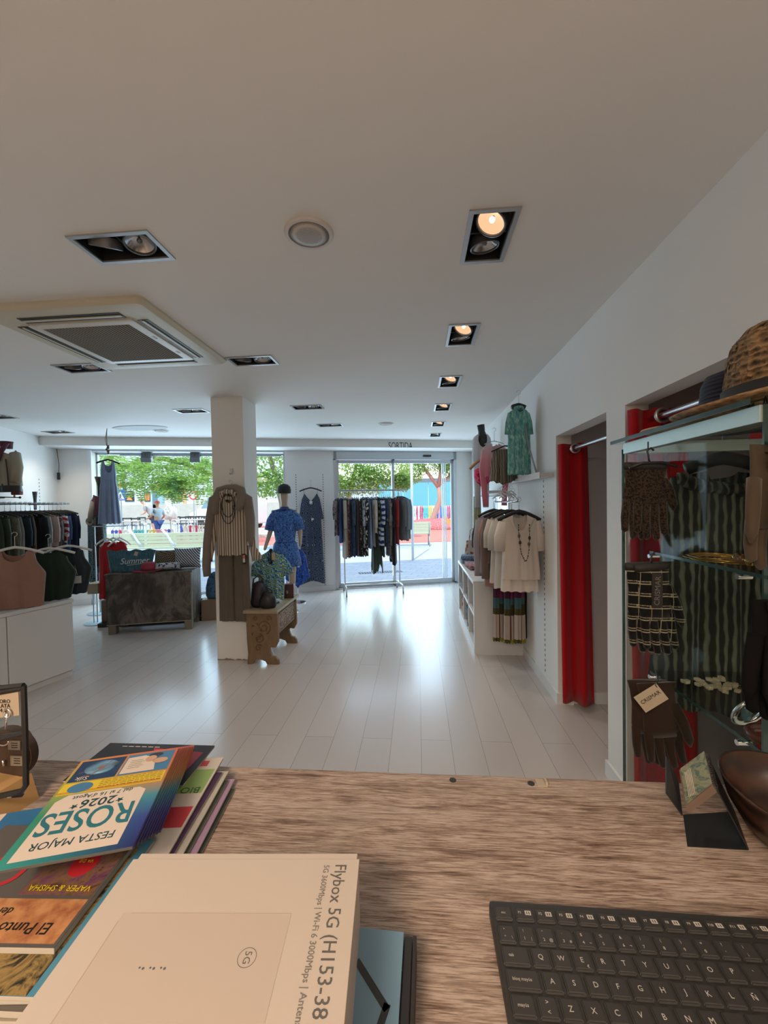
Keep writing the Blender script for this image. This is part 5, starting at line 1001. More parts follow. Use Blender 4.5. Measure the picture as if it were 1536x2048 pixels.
bm = nb(); shell(bm, [(0, .18), (-.12, .18)], lambda u: -.44, lambda u: -.53, .09, .008, 3, seed=4); mk('blouse_hem', bm, M_BLACK, t, True)
bm = nb(); tube(bm, [(.12, -.09, -.16), (.14, -.09, -.32), (.15, -.09, -.46)], .007, 6); mk('dark_piping', bm, plain('dark_print_trim', (.05, .035, .03), .7), t, True)
P2 = aty(34, 984, 4.5); bm = nb(); cbox(bm, P2, (.10, .06, .07), .1, .01); obj1('folded_scarf', 'dull red folded cloth below the cream jacket', 'cloth', bm, plain('dull_red_cloth', (.20, .05, .05), .8))
bm = nb(); Pb = aty(40, 995, 4.5); Pa = aty(-40, 993, 4.4); cyl(bm, Pa, Pb, .006, 8); ball(bm, Pb, .014); cyl(bm, (Pa.x*.5+Pb.x*.5, Pb.y, Pb.z), (Pb.x-.62, Pb.y+.1, Pb.z), .006, 8); obj1('wall_bracket', 'thin black wall arm with ball end below the cream jacket', 'arm', bm, M_BLACK, smooth=40)
bm = nb(); Pg = aty(29, 991, 4.5); cyl(bm, (Pg.x, Pg.y, Pg.z-.03), (Pg.x, Pg.y, Pg.z+.03), .010, 10); obj1('yellow_clip', 'small yellow clip on the black wall arm', 'clip', bm, plain('yellow_plastic', (.65, .45, .03), .4), smooth=40)
# cable with inline switch in the left corner
Pc = Vector((LC[0]+.06, LC[1]-.03, 0)); bm = nb(); z1 = 2.46; zs = aty(86, 953, 5.9).z; tube(bm, [(Pc.x-.02, Pc.y, z1), (Pc.x+.01, Pc.y, 2.2), (Pc.x, Pc.y, zs+.05)], .004, 6)
t = thing('cable_switch', 'black cable with inline switch hanging in the left corner', 'cable', (0, 0, 0)); mk('cable', bm, M_BLACK, t, True); bm = nb(); cbox(bm, (Pc.x, Pc.y-.005, zs), (.035, .03, .11), bev=.008); mk('switch', bm, M_BLACK, t, 40)
# ================================================================== right wall: fitting-room curtains
def curtain(name, label, A, B, z0, z1, folds, rodx, ey, spread=.10):
    t = thing(name, label, 'curtain', (0, 0, 0)); bm = nb(); n = 72; nz = 16; g = []; A, B = Vector(A+(0,)), Vector(B+(0,)); d = B-A; nn = Vector((d.y, -d.x, 0)).normalized()
    for j in range(nz+1):
        v = j/nz; row = []
        for i in range(n+1):
            u = i/n; p = A+d*(u*(1+spread*v))+Vector((.02*v, 0, 0))+nn*(.028*math.sin(u*folds*2*PI+.6*v)*(.8+.2*v)+.009*math.sin(u*folds*5.3+2*v)); row.append(bm.verts.new((p.x, p.y, z1+(z0-z1)*v)))
        g.append(row)
    for j in range(nz):
        for i in range(n): bm.faces.new((g[j][i], g[j][i+1], g[j+1][i+1], g[j+1][i]))
    c = mk('cloth', bm, m_cur, t, True); c.modifiers.new('s', 'SOLIDIFY').thickness = .003
    for y in ey:
        bm = nb(); tube(bm, [(rodx[0]+.029*math.cos(a), y, rodx[1]+.029*math.sin(a)) for a in [2*PI*k/24 for k in range(24)]], [.008]*24, 8, closed=True); mk('eyelet', bm, plain('satin_steel', (.55, .55, .56), .28, 1), t, True)
    return t
m_cur = fabric('red_curtain_velvet', 'plain', '#a4000e', '#b20014', rough=.7)
XC = 1.11
def rod(label, y0, y1, z):
    t = thing('curtain_rod', label, 'curtain rod', (XC, 0, z)); bm = nb(); cyl(bm, (0, y0, 0), (0, y1, 0), .0135, 16); mk('rod', bm, plain('satin_steel', (.55, .55, .56), .28, 1), t, 40)
    for y in (y0+.006, y1-.006): bm = nb(); cyl(bm, (0, y-.006, 0), (0, y+.006, 0), .026, 16); mk('socket', bm, M_ALU, t, 40)
rod('steel curtain rod across the top of the nearer-to-door fitting room, far one', D1[0], D1[1], 1.889)
rod('steel curtain rod behind the straw hat, across the near fitting room', D2[0], D2[1], 1.903)
curtain('curtain', 'red eyelet curtain gathered at the far side of the fitting-room opening beside the hanging tops', (1.022, 3.055), (1.205, 3.00), .05, 1.93, 1.7, (XC, 1.889), (2.965,))
curtain('curtain', 'red eyelet curtain of the near fitting room, gathered left behind the glass case', (1.008, 2.045), (1.235, 1.99), .04, 1.95, 2.4, (XC, 1.903), (1.945,), spread=.14)
curtain('curtain', 'red curtain panel at the right edge of the photo behind the glass case', (1.096, 1.45), (1.42, 1.44), .04, 1.93, 2.2, (XC+.0, 1.903), (1.405,))
# dress hanging in the near fitting room
P = aty(1446, 936, 1.31); b = NB('olive_black_chain_knit'); co = b.co()
w1 = b.n('Math', operation='SINE'); sx = b.n('SeparateXYZ'); b.l(co, sx.inputs[0]); zf = b.math('SINE', b.math('MULTIPLY', sx.outputs[2], 105)); 
xx = b.math('MULTIPLY', sx.outputs[0], 300); nz_ = b.noise(b.co(scale=(18, 18, 3)), 3, 2); c1 = b.math('SINE', b.math('ADD', xx, b.math('MULTIPLY', nz_, 4))); h_ = b.math('ADD', c1, b.math('MULTIPLY', b.math('MULTIPLY', zf, b.math('SINE', b.math('MULTIPLY', xx, .5))), .55))
b.col(b.ramp(b.math('ADD', b.math('MULTIPLY', h_, .4), .5), [(0, (.010, .007, .006)), (.55, (.014, .010, .008)), (.64, (.075, .078, .06)), (.85, (.14, .14, .11)), (1, (.17, .168, .13))])); m_chain = b.fin(.9)
zt = P.z-.01; xl = aty(1338, 958, 1.31).x; hw_ = P.x-xl
t = garment('chain_knit_dress', 'long black and olive chain-pattern dress hanging behind the glass case', 'dress', (P.x, 1.31, zt+.0), -.1, m_chain, [(0, .14), (-.06, hw_), (-.4, hw_+.03), (-.85, hw_+.075)], (.45, .05, .02), .015, (zt-aty(1400, 1412, 1.31).z), .05, fold=.010, hem=.008, nu=34)
bm = nb(); tube(bm, [(-hw_*.96+2*hw_*.96*k/22, -.05-.008*math.sin(k*2.3), -.02-.035*math.sin(PI*k/22)+.006*math.sin(k*1.9)) for k in range(23)], [.017+.006*math.sin(k*2.7) for k in range(23)], 8); mk('ruffle', bm, m_chain, t, True)
hanger((P.x, 1.31, zt+.028), -.1, 'black hanger with tall steel hook holding the chain-pattern dress', w=.10, drop=.03, hook=.20, flat=.020, th=.02)

# ================================================================== right wall: display beyond the fitting rooms
t = thing('wall_ledge', 'white wall ledge under the teal top, high on the right wall', 'shelf', (0, 0, 0)); XL = .93
bm = nb(); box(bm, (XL, 3.17, 1.705), (XR-.002, 4.55, 1.735), bev=.002); mk('board', bm, M_WHITE, t); bm = nb(); box(bm, (XL-.006, 3.17, 1.695), (XL, 3.80, 1.745)); mk('price_rail', bm, plain('pinkish_cream', (.55, .47, .42), .5), t)
t = thing('wall_shelf', 'small white shelf farther along the right wall', 'shelf', (0, 0, 0)); bm = nb(); box(bm, (.80, 4.75, 1.62), (XR-.002, 5.7, 1.65)); mk('board', bm, M_WHITE, t)
bm = nb(); box(bm, (.785, 4.75, 1.60), (.80, 5.7, 1.66)); mk('front_edge', bm, M_WHITE, t)
# teal top
P = aty(1033, 822, 3.62); m_teal = NB('crinkled_teal'); n_ = m_teal.noise(m_teal.co(scale=(1, 1, .35)), 55, 4, .7); m_teal.col(m_teal.ramp(n_, [(.3, lin('#3c7c7c')[:3]), (.5, lin('#66a8a4')[:3]), (.68, lin('#b4d8ce')[:3])])); m_teal.bump(n_, .5, .005); m_teal = m_teal.fin(.8)
zt = 1.745+.575; xs = .885
t = garment('teal_blouse', 'teal crinkled short-sleeved blouse hanging high on the right wall', 'blouse', (xs, 3.62, zt), .15, m_teal, [(0, .06), (-.05, .10), (-.2, .098), (-.57, .105)], (.45, .03, .0), .02, .565, .03, sl=[(0, 0, .04, 0), (.018, -.08, .045, 0), (.025, -.18, .048, 0)], fold=.006)
bm = nb(); tube(bm, [(.035*math.cos(a), .02*math.sin(a), .002-.01*math.sin(a)) for a in [2*PI*k/16 for k in range(16)]], .013, 8, closed=True); mk('roll_neck', bm, m_teal, t, True)
hanger((xs, 3.62, zt+.02), .15, 'black hanger with wire hook holding the teal blouse', w=.06, drop=.02, hook=.12, flat=.02)
bm = nb(); cyl(bm, (xs-.035, 3.63, zt+.02), (xs-.035, 3.64, zt+.02), .028, 16); obj1('wooden_disc', 'small round wooden disc beside the neck of the teal blouse', 'disc', bm, plain('light_wood', (.40, .30, .20), .6), smooth=40)
bm = nb(); tube(bm, [(XR-.05, 3.42, 1.735), (XR-.085, 3.55, 2.0), (XR-.10, 3.66, 2.34), (xs+.04, 3.66, 2.36), (xs+.0, 3.66, 2.36)], .007, 8); obj1('leaning_frame', 'slim grey metal frame leaning on the wall behind the teal blouse', 'frame', bm, M_GREY)
# pink ombre top
P = aty(993, 915, 4.2); b = NB('pink_ombre'); sx = b.n('SeparateXYZ'); b.l(b.co(), sx.inputs[0]); b.col(b.ramp(b.math('ADD', sx.outputs[2], 1.0), [(.62, lin('#d47a8c')[:3]), (.85, lin('#e4a0ac')[:3]), (.96, lin('#e0c0c4')[:3])])); m_pkt = b.fin(.85)
t = garment('pink_sweater', 'pink long-sleeved V-neck sweater high on the right wall left of the teal blouse', 'sweater', (.80, 4.3, 2.12), .1, m_pkt, [(0, .10), (-.08, .13), (-.3, .125), (-.34, .12)], (.3, .13, .02), .04, .34, .04, sl=[(0, 0, .04, 0), (.03, -.2, .035, 0), (.01, -.45, .03, 0), (.0, -.58, .03, 0)])
hanger((.80, 4.3, 2.135), .1, 'wire hanger of the pink sweater', M_HOOK, w=.10, hook=.13, drop=.03, th=.004, flat=.004)
# torso form with lace tank
P = aty(957, 860, 5.1); t = thing('torso_form', 'white torso form in a sheer lace tank top with black neck', 'mannequin', (.80, 5.1, P.z), 0)
bm = nb(); tube(bm, [(-.01, 0, .06), (0, 0, -.02), (.01, 0, -.10)], [.045, .04, .06], 14); ball(bm, (.01, -.04, -.15), .07, 1, .6, 1.5, 16); mk('neck', bm, M_BLACK, t, True)
bm = nb(); shell(bm, [(0, .07), (-.06, .11), (-.3, .12), (-.45, .105), (-.8, .10)], necktop(.55, .17, .03), lambda u: -.50, .09, .004, 3, seed=1, back=necktop(.55, .05, .03)); bmesh.ops.translate(bm, verts=bm.verts, vec=(.0, 0, -.05)); mk('tank_top', bm, plain('sheer_white', (.52, .50, .52), .7), t, True)
bm = nb()
for s in (-1, 1): tube(bm, [(s*.05-.01, 0, -.55), (s*.05-.01, 0, -.95)], [.045, .035], 10)
mk('trouser_legs', bm, plain('pale_lilac', (.48, .45, .47), .8), t, True)
# wooden hanger with magenta swimwear bag
P = aty(952, 922, 4.75); hanger((.735, 4.75, P.z), -.25, 'broad wooden hanger above the magenta top', plain('beech', (.38, .25, .13), .5), w=.13, drop=.10, hook=.06, flat=.018, th=.03)
P = aty(957, 940, 4.74); b = fabric('magenta_print', 'tie', '#b01e50', '#d8547c', '#8c1440'); t = garment('magenta_bikini', 'magenta knotted bikini-style top on a wooden hanger high on the right', 'top', (.755, 4.74, P.z+.03), 0, b, [(0, .10), (-.1, .105), (-.2, .07)], (.3, .02, .0), .03, .20, .05, botf=lambda u: -.22+.07*u*u)
bm = nb(); ball(bm, (0, -.05, -.01), .025, 1.6, .7, .8); mk('knot', bm, b, t, True)
# striped scarf skirt
P = aty(1000, 908, 4.0); b = NB('wavy_stripes'); w_ = b.wave(b.co(), 14, 3, .8, 'X'); b.col(b.ramp(w_, [(0, (.035, .028, .022)), (.3, (.12, .095, .07)), (.5, (.48, .42, .34)), (.75, (.30, .25, .18)), (1, (.08, .06, .045))])); m_wv = b.fin(.85)
t = garment('striped_skirt', 'brown and cream wavy striped skirt in front of the pink sweater', 'skirt', (.83, 4.0, P.z+.04), 0, m_wv, [(0, .10), (-.15, .12), (-.33, .14)], (.5, .0, .0), .0, .32, .045, fold=.014, botf=lambda u: -.33+.04*abs(u))
bm = nb(); tube(bm, [(-.12, -.03, -.02), (0, -.055, .03), (.12, -.03, .02)], .007, 8); mk('waist_band', bm, M_BLACK, t, True)
# tops on the wall arm in front
def tshirt(label, X, Y, zt, rz, c, hw, L, sl=True, long=False, T=.035, neck=(.42, .13, .03), seed=0, c2=None, group='tops on the arm of the right wall'):
    s_ = ([(0, 0, .05, 0), (.03, -.12, .055, 0), (.035, -.24, .05, 0)] if not long else [(0, 0, .05, 0), (.03, -.2, .045, 0), (.03, -.45, .035, 0), (.03, -.52, .036, 0)]) if sl else None
    t = garment('blouse', label, 'top', (X, Y, zt), rz, fabric('jersey_'+c.strip('#'), 'plain', c, c2 or c), [(0, hw*.8), (-.06, hw), (-.3, hw*.93), (-L, hw*1.05)], neck, .04, L, T, s_, group=group, fold=.007, seed=seed, hem=.005)
    return t
ZT = 1.415
t = tshirt('cream T-shirt at the front of the right wall rail behind the bead necklace', .83, 3.42, ZT, 0, '#d2c8be', .148, .63, c2='#dcd2c8')
bm = nb(); shell(bm, [(0, .13), (-.3, .14), (-.44, .155)], necktop(.72, .12, .04), lambda u: -.50, .045, .006, 4, seed=3); bmesh.ops.translate(bm, verts=bm.verts, vec=(.01, -.01, -.03)); mk('overlay', bm, fabric('sheer_cream', 'plain', '#d0c4ba'), t, True)
hanger((.83, 3.42, ZT+.015), 0, 'wide black hanger of the front cream T-shirt', w=.17, drop=.075, hook=.11, flat=.016, th=.016)
zq = lambda px, py: aty(px, py, 3.33)
t = thing('bead_necklace', 'long dark bead necklace hanging on the front of the cream T-shirt', 'necklace', (0, 0, 0)); mb = plain('dark_bead', (.03, .018, .014), .3); mb2 = plain('brown_bead', (.12, .075, .05), .4)
path = [(1037, 1050), (1037, 1060), (1038, 1072), (1040, 1085), (1041, 1098), (1043, 1108), (1047, 1116), (1050, 1122), (1053, 1121), (1056, 1112), (1058, 1100), (1058, 1088), (1059, 1076), (1059, 1062), (1059, 1050)]
pts = [zq(*q) for q in path]; bm = nb(); tube(bm, pts, .0016, 5); mk('string', bm, mb, t, True)
for i, q in enumerate(path):
    big = q[1] in (1072, 1085, 1076, 1088); bm = nb(); ball(bm, zq(*q), .011 if big else .0055, 1, 1, 1.6 if big else 1.1, 10); mk('bead', bm, mb2 if i in (2, 11) else mb, t, True)
for i in range(len(path)-1):
    bm = nb(); ball(bm, (pts[i]+pts[i+1])/2, .0042, n=8); mk('bead', bm, mb, t, True)
tshirt('white T-shirt directly behind the front one on the right wall arm', .79, 3.50, ZT+.0, .08, '#c4beb8', .15, .62, seed=1); tshirt('cream blouse third on the right wall arm', .77, 3.58, ZT+.01, .02, '#c8beb2', .15, .60, seed=2)
tshirt('taupe cardigan with angular hem on the right wall arm', .745, 3.68, ZT+.005, .05, '#6e5e58', .15, .45, long=True, seed=3); tshirt('rose cardigan on the right wall arm', .75, 3.75, ZT, .0, '#9c7670', .15, .66, seed=4)
tshirt('pale lilac long-sleeved top on the right wall arm', .715, 3.86, ZT+.0, .1, '#9c949a', .16, .55, long=True, seed=5, T=.05); tshirt('dark grey blouse farthest on the right wall arm', .73, 3.98, ZT-.03, .05, '#33383a', .16, .40, seed=6)
for k, (X, Y) in enumerate(((.79, 3.50), (.77, 3.58), (.745, 3.68), (.75, 3.75), (.715, 3.86), (.73, 3.98))): hanger((X, Y, ZT+.02), .05*k, 'black hanger behind the front one on the right wall arm', w=.16, drop=.06, hook=.11, group='hangers on the right wall arm')
bm = nb(); tube(bm, [(XR-.003, 4.25, 1.52), (.80, 4.25, 1.52), (.80, 3.36, 1.525), (.80, 3.34, 1.54)], .008, 8); obj1('garment_rail', 'chrome wall arm carrying the cream tops on the right wall', 'arm', bm, M_CHROME)
t = thing('hanger_bundle', 'bunch of clear plastic hangers hooked on the right wall arm', 'hangers', (.83, 3.9, 1.56))
for k in range(7): 
    bm = hanger_bm(.07, .04, 0, .004, .006); bmesh.ops.transform(bm, matrix=Matrix.Rotation(.3*(k-3), 4, 'Z'), verts=bm.verts); h_ = mk('clear_hanger', bm, plain('clear_plastic', (.55, .57, .58), .15), t, True); h_.location = ((k-3)*.028, .03*k-.1, .02+.015*(k % 3))
    bm = hook_bm(.05, .014); hk = mk('hook', bm, M_HOOK, h_, True)
# patchwork skirts
b = NB('patchwork_print'); sx = b.n('SeparateXYZ'); b.l(b.co(), sx.inputs[0]); X_, Z_ = sx.outputs[0], b.math('ADD', sx.outputs[2], 1.0)
def bands(stops): return b.ramp(Z_, stops, True)
zz = [.0, .325, .365, .56, .68, .70, .835, .90]
c1 = lambda a: lin(a)[:3]
A_ = b.ramp(Z_, [(0, c1('#8c8420')), (.375, c1('#b4a49a')), (.60, c1('#3a3412')), (.70, c1('#3c5c60')), (.76, c1('#84285c')), (.92, c1('#8a8c3c'))], True)
B_ = b.ramp(Z_, [(0, c1('#4a4410')), (.375, c1('#b4a49a')), (.60, c1('#463c14')), (.66, c1('#3c5c60')), (.76, c1('#4c1034')), (.92, c1('#aca49a'))], True)
st_ = b.math('GREATER_THAN', b.math('FRACT', b.math('MULTIPLY', X_, 9.0)), .5); base = b.mix(st_, A_, B_)
ln = b.math('LESS_THAN', b.math('FRACT', b.math('ADD', b.math('MULTIPLY', X_, 9.0), .04)), .10); mid = b.math('MULTIPLY', ln, b.math('LESS_THAN', Z_, .60)); mid = b.math('MULTIPLY', mid, b.math('GREATER_THAN', Z_, .37)); b.col(b.mix(mid, base, c1('#5c2e22'))); m_patch = b.fin(.85)
for k, (px, Y, zb, w_) in enumerate(((998, 4.0, .0, .055), (1020, 3.90, 0, .055), (1040, 3.84, 0, .05))):
    P = aty(px, 1285, Y); L = .66; Pz = P.z+(.02 if k == 0 else 0)+L
    garment('patchwork_skirt', ['patchwork skirt of purple and cream blocks, left one under the tops', 'patchwork skirt of purple and cream blocks, middle one under the tops', 'patchwork skirt of purple and cream blocks, right one under the cream T-shirt'][k], 'skirt', (P.x, Y, Pz), .1*k, m_patch, [(0, w_*.85), (-L, w_*1.1)], (.5, 0, 0), 0, L, .03, fold=.008, group='patchwork skirts under the tops', seed=k)
P = aty(1054, 1280, 3.95); garment('dark_trousers', 'dark green trousers hanging against the right wall behind the skirts', 'trousers', (P.x+.0, 4.0, P.z+.75), 0, fabric('dark_green_twill', 'plain', '#1c2422', '#28322e'), [(0, .04), (-.75, .05)], (.5, 0, 0), 0, .74, .025, fold=.006)
bm = nb(); cyl(bm, (XR-.003, 4.05, 1.04), (.72, 4.05, 1.04), .007, 8); cyl(bm, (.72, 4.05, 1.04), (.72, 3.80, 1.04), .007, 8); obj1('garment_rail', 'short wall arm carrying the patchwork skirts', 'arm', bm, M_CHROME, smooth=40)
for k, (px, py) in enumerate(((1056, 1168),)):
    P = aty(1048, 1178, 3.55); bm = nb(); cbox(bm, P, (.045, .002, .055)); obj1('paper_tag', 'pale paper tag peeping out under the front T-shirt', 'tag', bm, plain('pale_pink_paper', (.55, .48, .46), .6), smooth=False)
# cube shelving unit
t = thing('shelf_unit', 'low white open shelving unit along the right wall', 'shelf unit', (0, 0, 0)); X0 = .545; ZU = .735; YE = 5.6
bm = nb(); box(bm, (X0, 4.09, 0), (XR-.002, 4.125, ZU-.03)); mk('end_panel', bm, M_WHITE, t); bm = nb(); box(bm, (X0-.005, 4.085, ZU-.03), (XR-.002, YE, ZU)); mk('top', bm, M_WHITE, t)
bm = nb(); box(bm, (X0, YE-.035, 0), (XR-.002, YE, ZU-.03)); mk('end_panel', bm, M_WHITE, t)
for y in (4.60, 5.10): bm = nb(); box(bm, (X0+.005, y-.015, .08), (XR-.002, y+.015, ZU-.03)); mk('divider', bm, M_WHITE, t)
bm = nb(); box(bm, (X0+.005, 4.12, .37), (XR-.002, YE-.03, .395)); mk('middle_shelf', bm, M_WHITE, t); bm = nb(); box(bm, (X0, 4.12, .0), (XR-.002, YE-.03, .08)); mk('plinth', bm, M_WHITE, t); bm = nb(); box(bm, (XR-.02, 4.12, .08), (XR-.002, YE-.03, ZU-.03)); mk('back_panel', bm, M_WHITE, t)
def pile(name, label, P, s, m, n=3, cat='cloth', group=None, seed=0):
    r = random.Random(seed); bm = nb(); z = 0
    for k in range(n):
        cbox(bm, (r.uniform(-.01, .01), r.uniform(-.01, .01), z+s[2]/n/2), (s[0]*r.uniform(.85, 1), s[1]*r.uniform(.85, 1), s[2]/n*.96), r.uniform(-.2, .2), bev=min(.012, s[2]/n*.3)); z += s[2]/n
    bmesh.ops.subdivide_edges(bm, edges=bm.edges[:], cuts=1)
    for v in bm.verts: v.co += Vector((1, 1, .3))*.010*noise.noise(v.co*20+Vector((seed, 0, 0)))*(1 if v.co.z > .002 else 0)
    return obj1(name, label, cat, bm, m, group, True, P)
pile('scarf_pile', 'pile of blue frilled scarves at the far end of the shelving unit', (.66, 5.35, ZU+.001), (.2, .26, .10), fabric('blue_frill', 'tie', '#34507c', '#7c90a8', '#24386a', s=1.6), 2, 'scarves', seed=1)
pile('scarf_pile', 'colourful flowered scarves spread over the top of the shelving unit', (.70, 4.92, ZU+.001), (.28, .42, .05), fabric('multicolour_scarf', 'floral', '#a07c78', '#2c3c60', '#b04038', s=1.3), 2, 'scarves', seed=2)
pile('folded_cloth', 'folded beige cloth under the tan bag on the shelving unit', (.84, 4.62, ZU+.001), (.26, .2, .03), fabric('beige_print', 'sand', '#6c6450', '#9c907c'), 1, 'cloth', seed=3)
pile('folded_clothes', 'dark patterned clothes on the upper shelf of the white unit', (.68, 4.86, .396), (.22, .34, .24), fabric('dark_marble', 'tie', '#20242c', '#8c8884', '#4c4c58'), 3, 'clothes', seed=4)
pile('folded_clothes', 'white and grey clothes on the upper shelf at the far end of the unit', (.66, 5.33, .396), (.2, .3, .28), fabric('pale_marble', 'tie', '#8c8a8c', '#5c5c64', '#a09c9c'), 4, 'clothes', seed=5)
pile('folded_clothes', 'striped clothes on the lower shelf of the white unit', (.68, 4.86, .081), (.22, .34, .25), fabric('grey_stripes', 'hstripe', '#6c6c70', '#24262c', s=2), 4, 'clothes', seed=6)
pile('folded_clothes', 'peach and white clothes on the lower shelf at the far end of the unit', (.66, 5.33, .081), (.2, .3, .18), fabric('peach_marble', 'tie', '#b0a49c', '#b07c58', '#90888c'), 3, 'clothes', seed=7)
def flatbag(name, label, P, w, h, m, rz=0, hand=.10, d=.05, cat='bag', mh=None, top=.75):
    t = thing(name, label, cat, P, rz); bm = nb(); n = 10
    for s in (-1, 1):
        g = [[bm.verts.new(((-.5+i/n)*w*(1-(1-top)*j/n), s*d*math.sqrt(max(0, 1-(2*i/n-1)**2))*(1-.75*j/n), h*j/n)) for i in range(n+1)] for j in range(n+1)]
        for j in range(n):
            for i in range(n): bm.faces.new((g[j][i], g[j][i+1], g[j+1][i+1], g[j+1][i]))
    bmesh.ops.remove_doubles(bm, verts=bm.verts, dist=.0003); mk('body', bm, m, t, True)
    if hand: bm = nb(); tube(bm, [(-w*.2, 0, h), (-w*.14, 0, h+hand*.8), (0, 0, h+hand), (w*.14, 0, h+hand*.8), (w*.2, 0, h)], .006, 6); mk('handle', bm, mh or m, t, True)
    return t
P = aty(953, 1135, 4.9); flatbag('shopping_bag', 'taupe shoulder bag standing on the shelving unit', (.73, 4.80, ZU+.05), .20, .27, plain('taupe_leather', (.24, .175, .13), .6), .5, .12)
flatbag('shopping_bag', 'tall tan bag at the front of the shelving unit beside the tops', (.80, 4.45, ZU+.032), .12, .42, plain('tan_leather', (.36, .26, .17), .6), .6, .10)
flatbag('tote_bag', 'white printed tote at the far end of the shelving unit', (.72, 5.45, ZU+.10), .22, .18, fabric('white_tote_print', 'floral', '#b0aca0', '#8c4038', '#a8a8a4'), .1, .16)
flatbag('red_bag', 'small red bag standing above the white tote', (.76, 5.25, ZU+.26), .12, .17, plain('red_patent', (.30, .03, .035), .3), .3, .10)
bm = nb(); P = aty(951, 1015, 5.2); shell(bm, [(0, .045), (-.4, .05)], lambda u: 0, lambda u: -.62, .02, .004, 3, seed=12); o = obj1('hanging_scarf', 'pale green long scarf hanging at the far end of the right wall', 'scarf', bm, fabric('pale_green_silk', 'plain', '#8c9070', '#a0a484'), loc=(.75, 5.2, P.z+.14)); 
bm = nb(); cyl(bm, (.75, 5.2, P.z+.14), (XR-.002, 5.2, P.z+.14), .006, 8); obj1('scarf_hook', 'thin wall arm holding the pale green scarf', 'arm', bm, M_CHROME, smooth=40)
bm = nb(); box(bm, (XR-.02, 4.65, .80), (XR-.003, 5.5, 1.58)); o = obj1('wall_mirror', 'tall mirror on the right wall behind the hanging tops', 'mirror', bm, plain('mirror_glass', (.75, .82, .84), .03, 1), smooth=False)
# ================================================================== glass showcase at the right end of the counter
GX0, GX1, GY0, GY1 = .552, .985, .70, 1.12
GZ = atx(1487, 813, GX0).z
m_gl = glass('showcase_glass', (.90, .94, .93), .18); m_edge = plain('green_glass_edge', (.02, .045, .042), .15)
t = thing('glass_showcase', 'tall glass display case with shelves and aluminium top profile, right of the counter', 'display case', (0, 0, 0))
bm = nb(); box(bm, (GX0-.02, GY0-.14, GZ-.004), (GX1, GY1+.05, GZ+.004)); s = mk('top_glass', bm, m_gl, t); bm = nb(); box(bm, (GX0-.0215, GY0-.0, GZ-.0045), (GX0-.0195, GY1+.05, GZ+.0045)); mk('glass_edge', bm, m_edge, s)
bm = nb(); box(bm, (GX0-.006, GY0, GZ-.034), (GX0+.016, GY1+.012, GZ-.006), bev=.001); box(bm, (GX0, GY1-.006, GZ-.034), (GX1, GY1+.012, GZ-.006)); mk('top_profile', bm, plain('satin_profile', (.42, .50, .49), .35, .5), t)
bm = nb(); box(bm, (GX0, GY0, .12), (GX0+.005, GY1+.03, GZ-.034)); s = mk('side_pane', bm, m_gl, t); bm = nb(); box(bm, (GX0-.001, GY0-.003, .12), (GX0+.006, GY0+.001, GZ-.006)); box(bm, (GX0-.001, GY1+.029, .12), (GX0+.006, GY1+.032, GZ-.02)); mk('glass_edge', bm, m_edge, s)
bm = nb(); box(bm, (GX0+.008, GY1+.02, .12), (GX1, GY1+.026, GZ-.034)); mk('back_pane', bm, m_gl, t)
bm = nb(); box(bm, (GX0, GY0-.14, .0), (GX1, GY1+.02, .12)); mk('base', bm, plain('dark_base', (.03, .03, .03), .5), t)
bm = nb(); box(bm, (GX1-.0, GY0-.14, .12), (GX1+.02, GY1+.02, GZ)); mk('mounting_post', bm, M_ALU, t) if False else bm.free()
for z in (atx(1380, 1123, GX0).z, atx(1380, 1405, GX0).z):
    Yf = 1.03; bm = nb(); box(bm, (GX0+.006, .58, z-.003), (GX1, Yf, z+.003)); s = mk('shelf', bm, m_gl, t); bm = nb(); box(bm, (GX0+.0045, .58, z-.0032), (GX0+.0062, Yf, z+.0032)); mk('glass_edge', bm, m_edge, s)
    bm = nb(); bm.free()
    for yp in (Yf-.01, .75): bm = nb(); cyl(bm, (GX0-.003, yp, z-.008), (GX0+.02, yp, z-.008), .005, 10); mk('shelf_pin', bm, M_CHROME, t, 40)
SZ1, SZ2 = atx(1380, 1123, GX0).z+.0035, atx(1380, 1405, GX0).z+.0035
for yy in (.665,): bm = nb(); cyl(bm, (GX0-.012, yy, GZ-.065), (GX0+.02, yy, GZ-.065), .009, 12); cyl(bm, (GX0-.012, yy, GZ-.095), (GX0+.02, yy, GZ-.095), .009, 12); box(bm, (GX0-.006, yy-.03, GZ-.083), (GX0-.001, yy+.03, GZ-.077)); mk('hinge', bm, M_CHROME, t, 40)
# hats on the showcase
def lat(prof, P, m, name, parent, n=40, sx=1, sy=1, sm=True): bm = nb(); lathe(bm, prof, (0, 0, 0), n, sx, sy, cap=False); o = mk(name, bm, m, parent, sm); return o
b = NB('woven_straw'); w1 = b.wave(b.co(), 26, 3.5, 2.2, 'Z'); v1 = b.vor(b.co(scale=(1, 1, 1.5)), 52); f = b.math('MULTIPLY', w1, v1); b.col(b.ramp(b.math('ADD', b.math('MULTIPLY', v1, .7), b.math('MULTIPLY', w1, .3)), [(.18, (.035, .018, .008)), (.34, (.16, .085, .035)), (.55, (.30, .18, .08)), (1, (.40, .26, .13))])); b.bump(b.math('ADD', v1, b.math('MULTIPLY', w1, .4)), 1.0, .010); m_straw = b.fin(.75)
b = NB('brim_straw'); w1 = b.wave(b.co(), 55, 3, 2, 'Z'); n1 = b.noise(b.co(scale=(1, 1, 4)), 60, 3); b.col(b.ramp(n1, [(.3, (.10, .05, .02)), (.5, (.26, .145, .06)), (.7, (.40, .25, .12))])); b.bump(n1, .6, .004); m_brim = b.fin(.7)
HX, HY = .70, .83; HB = GZ+.005
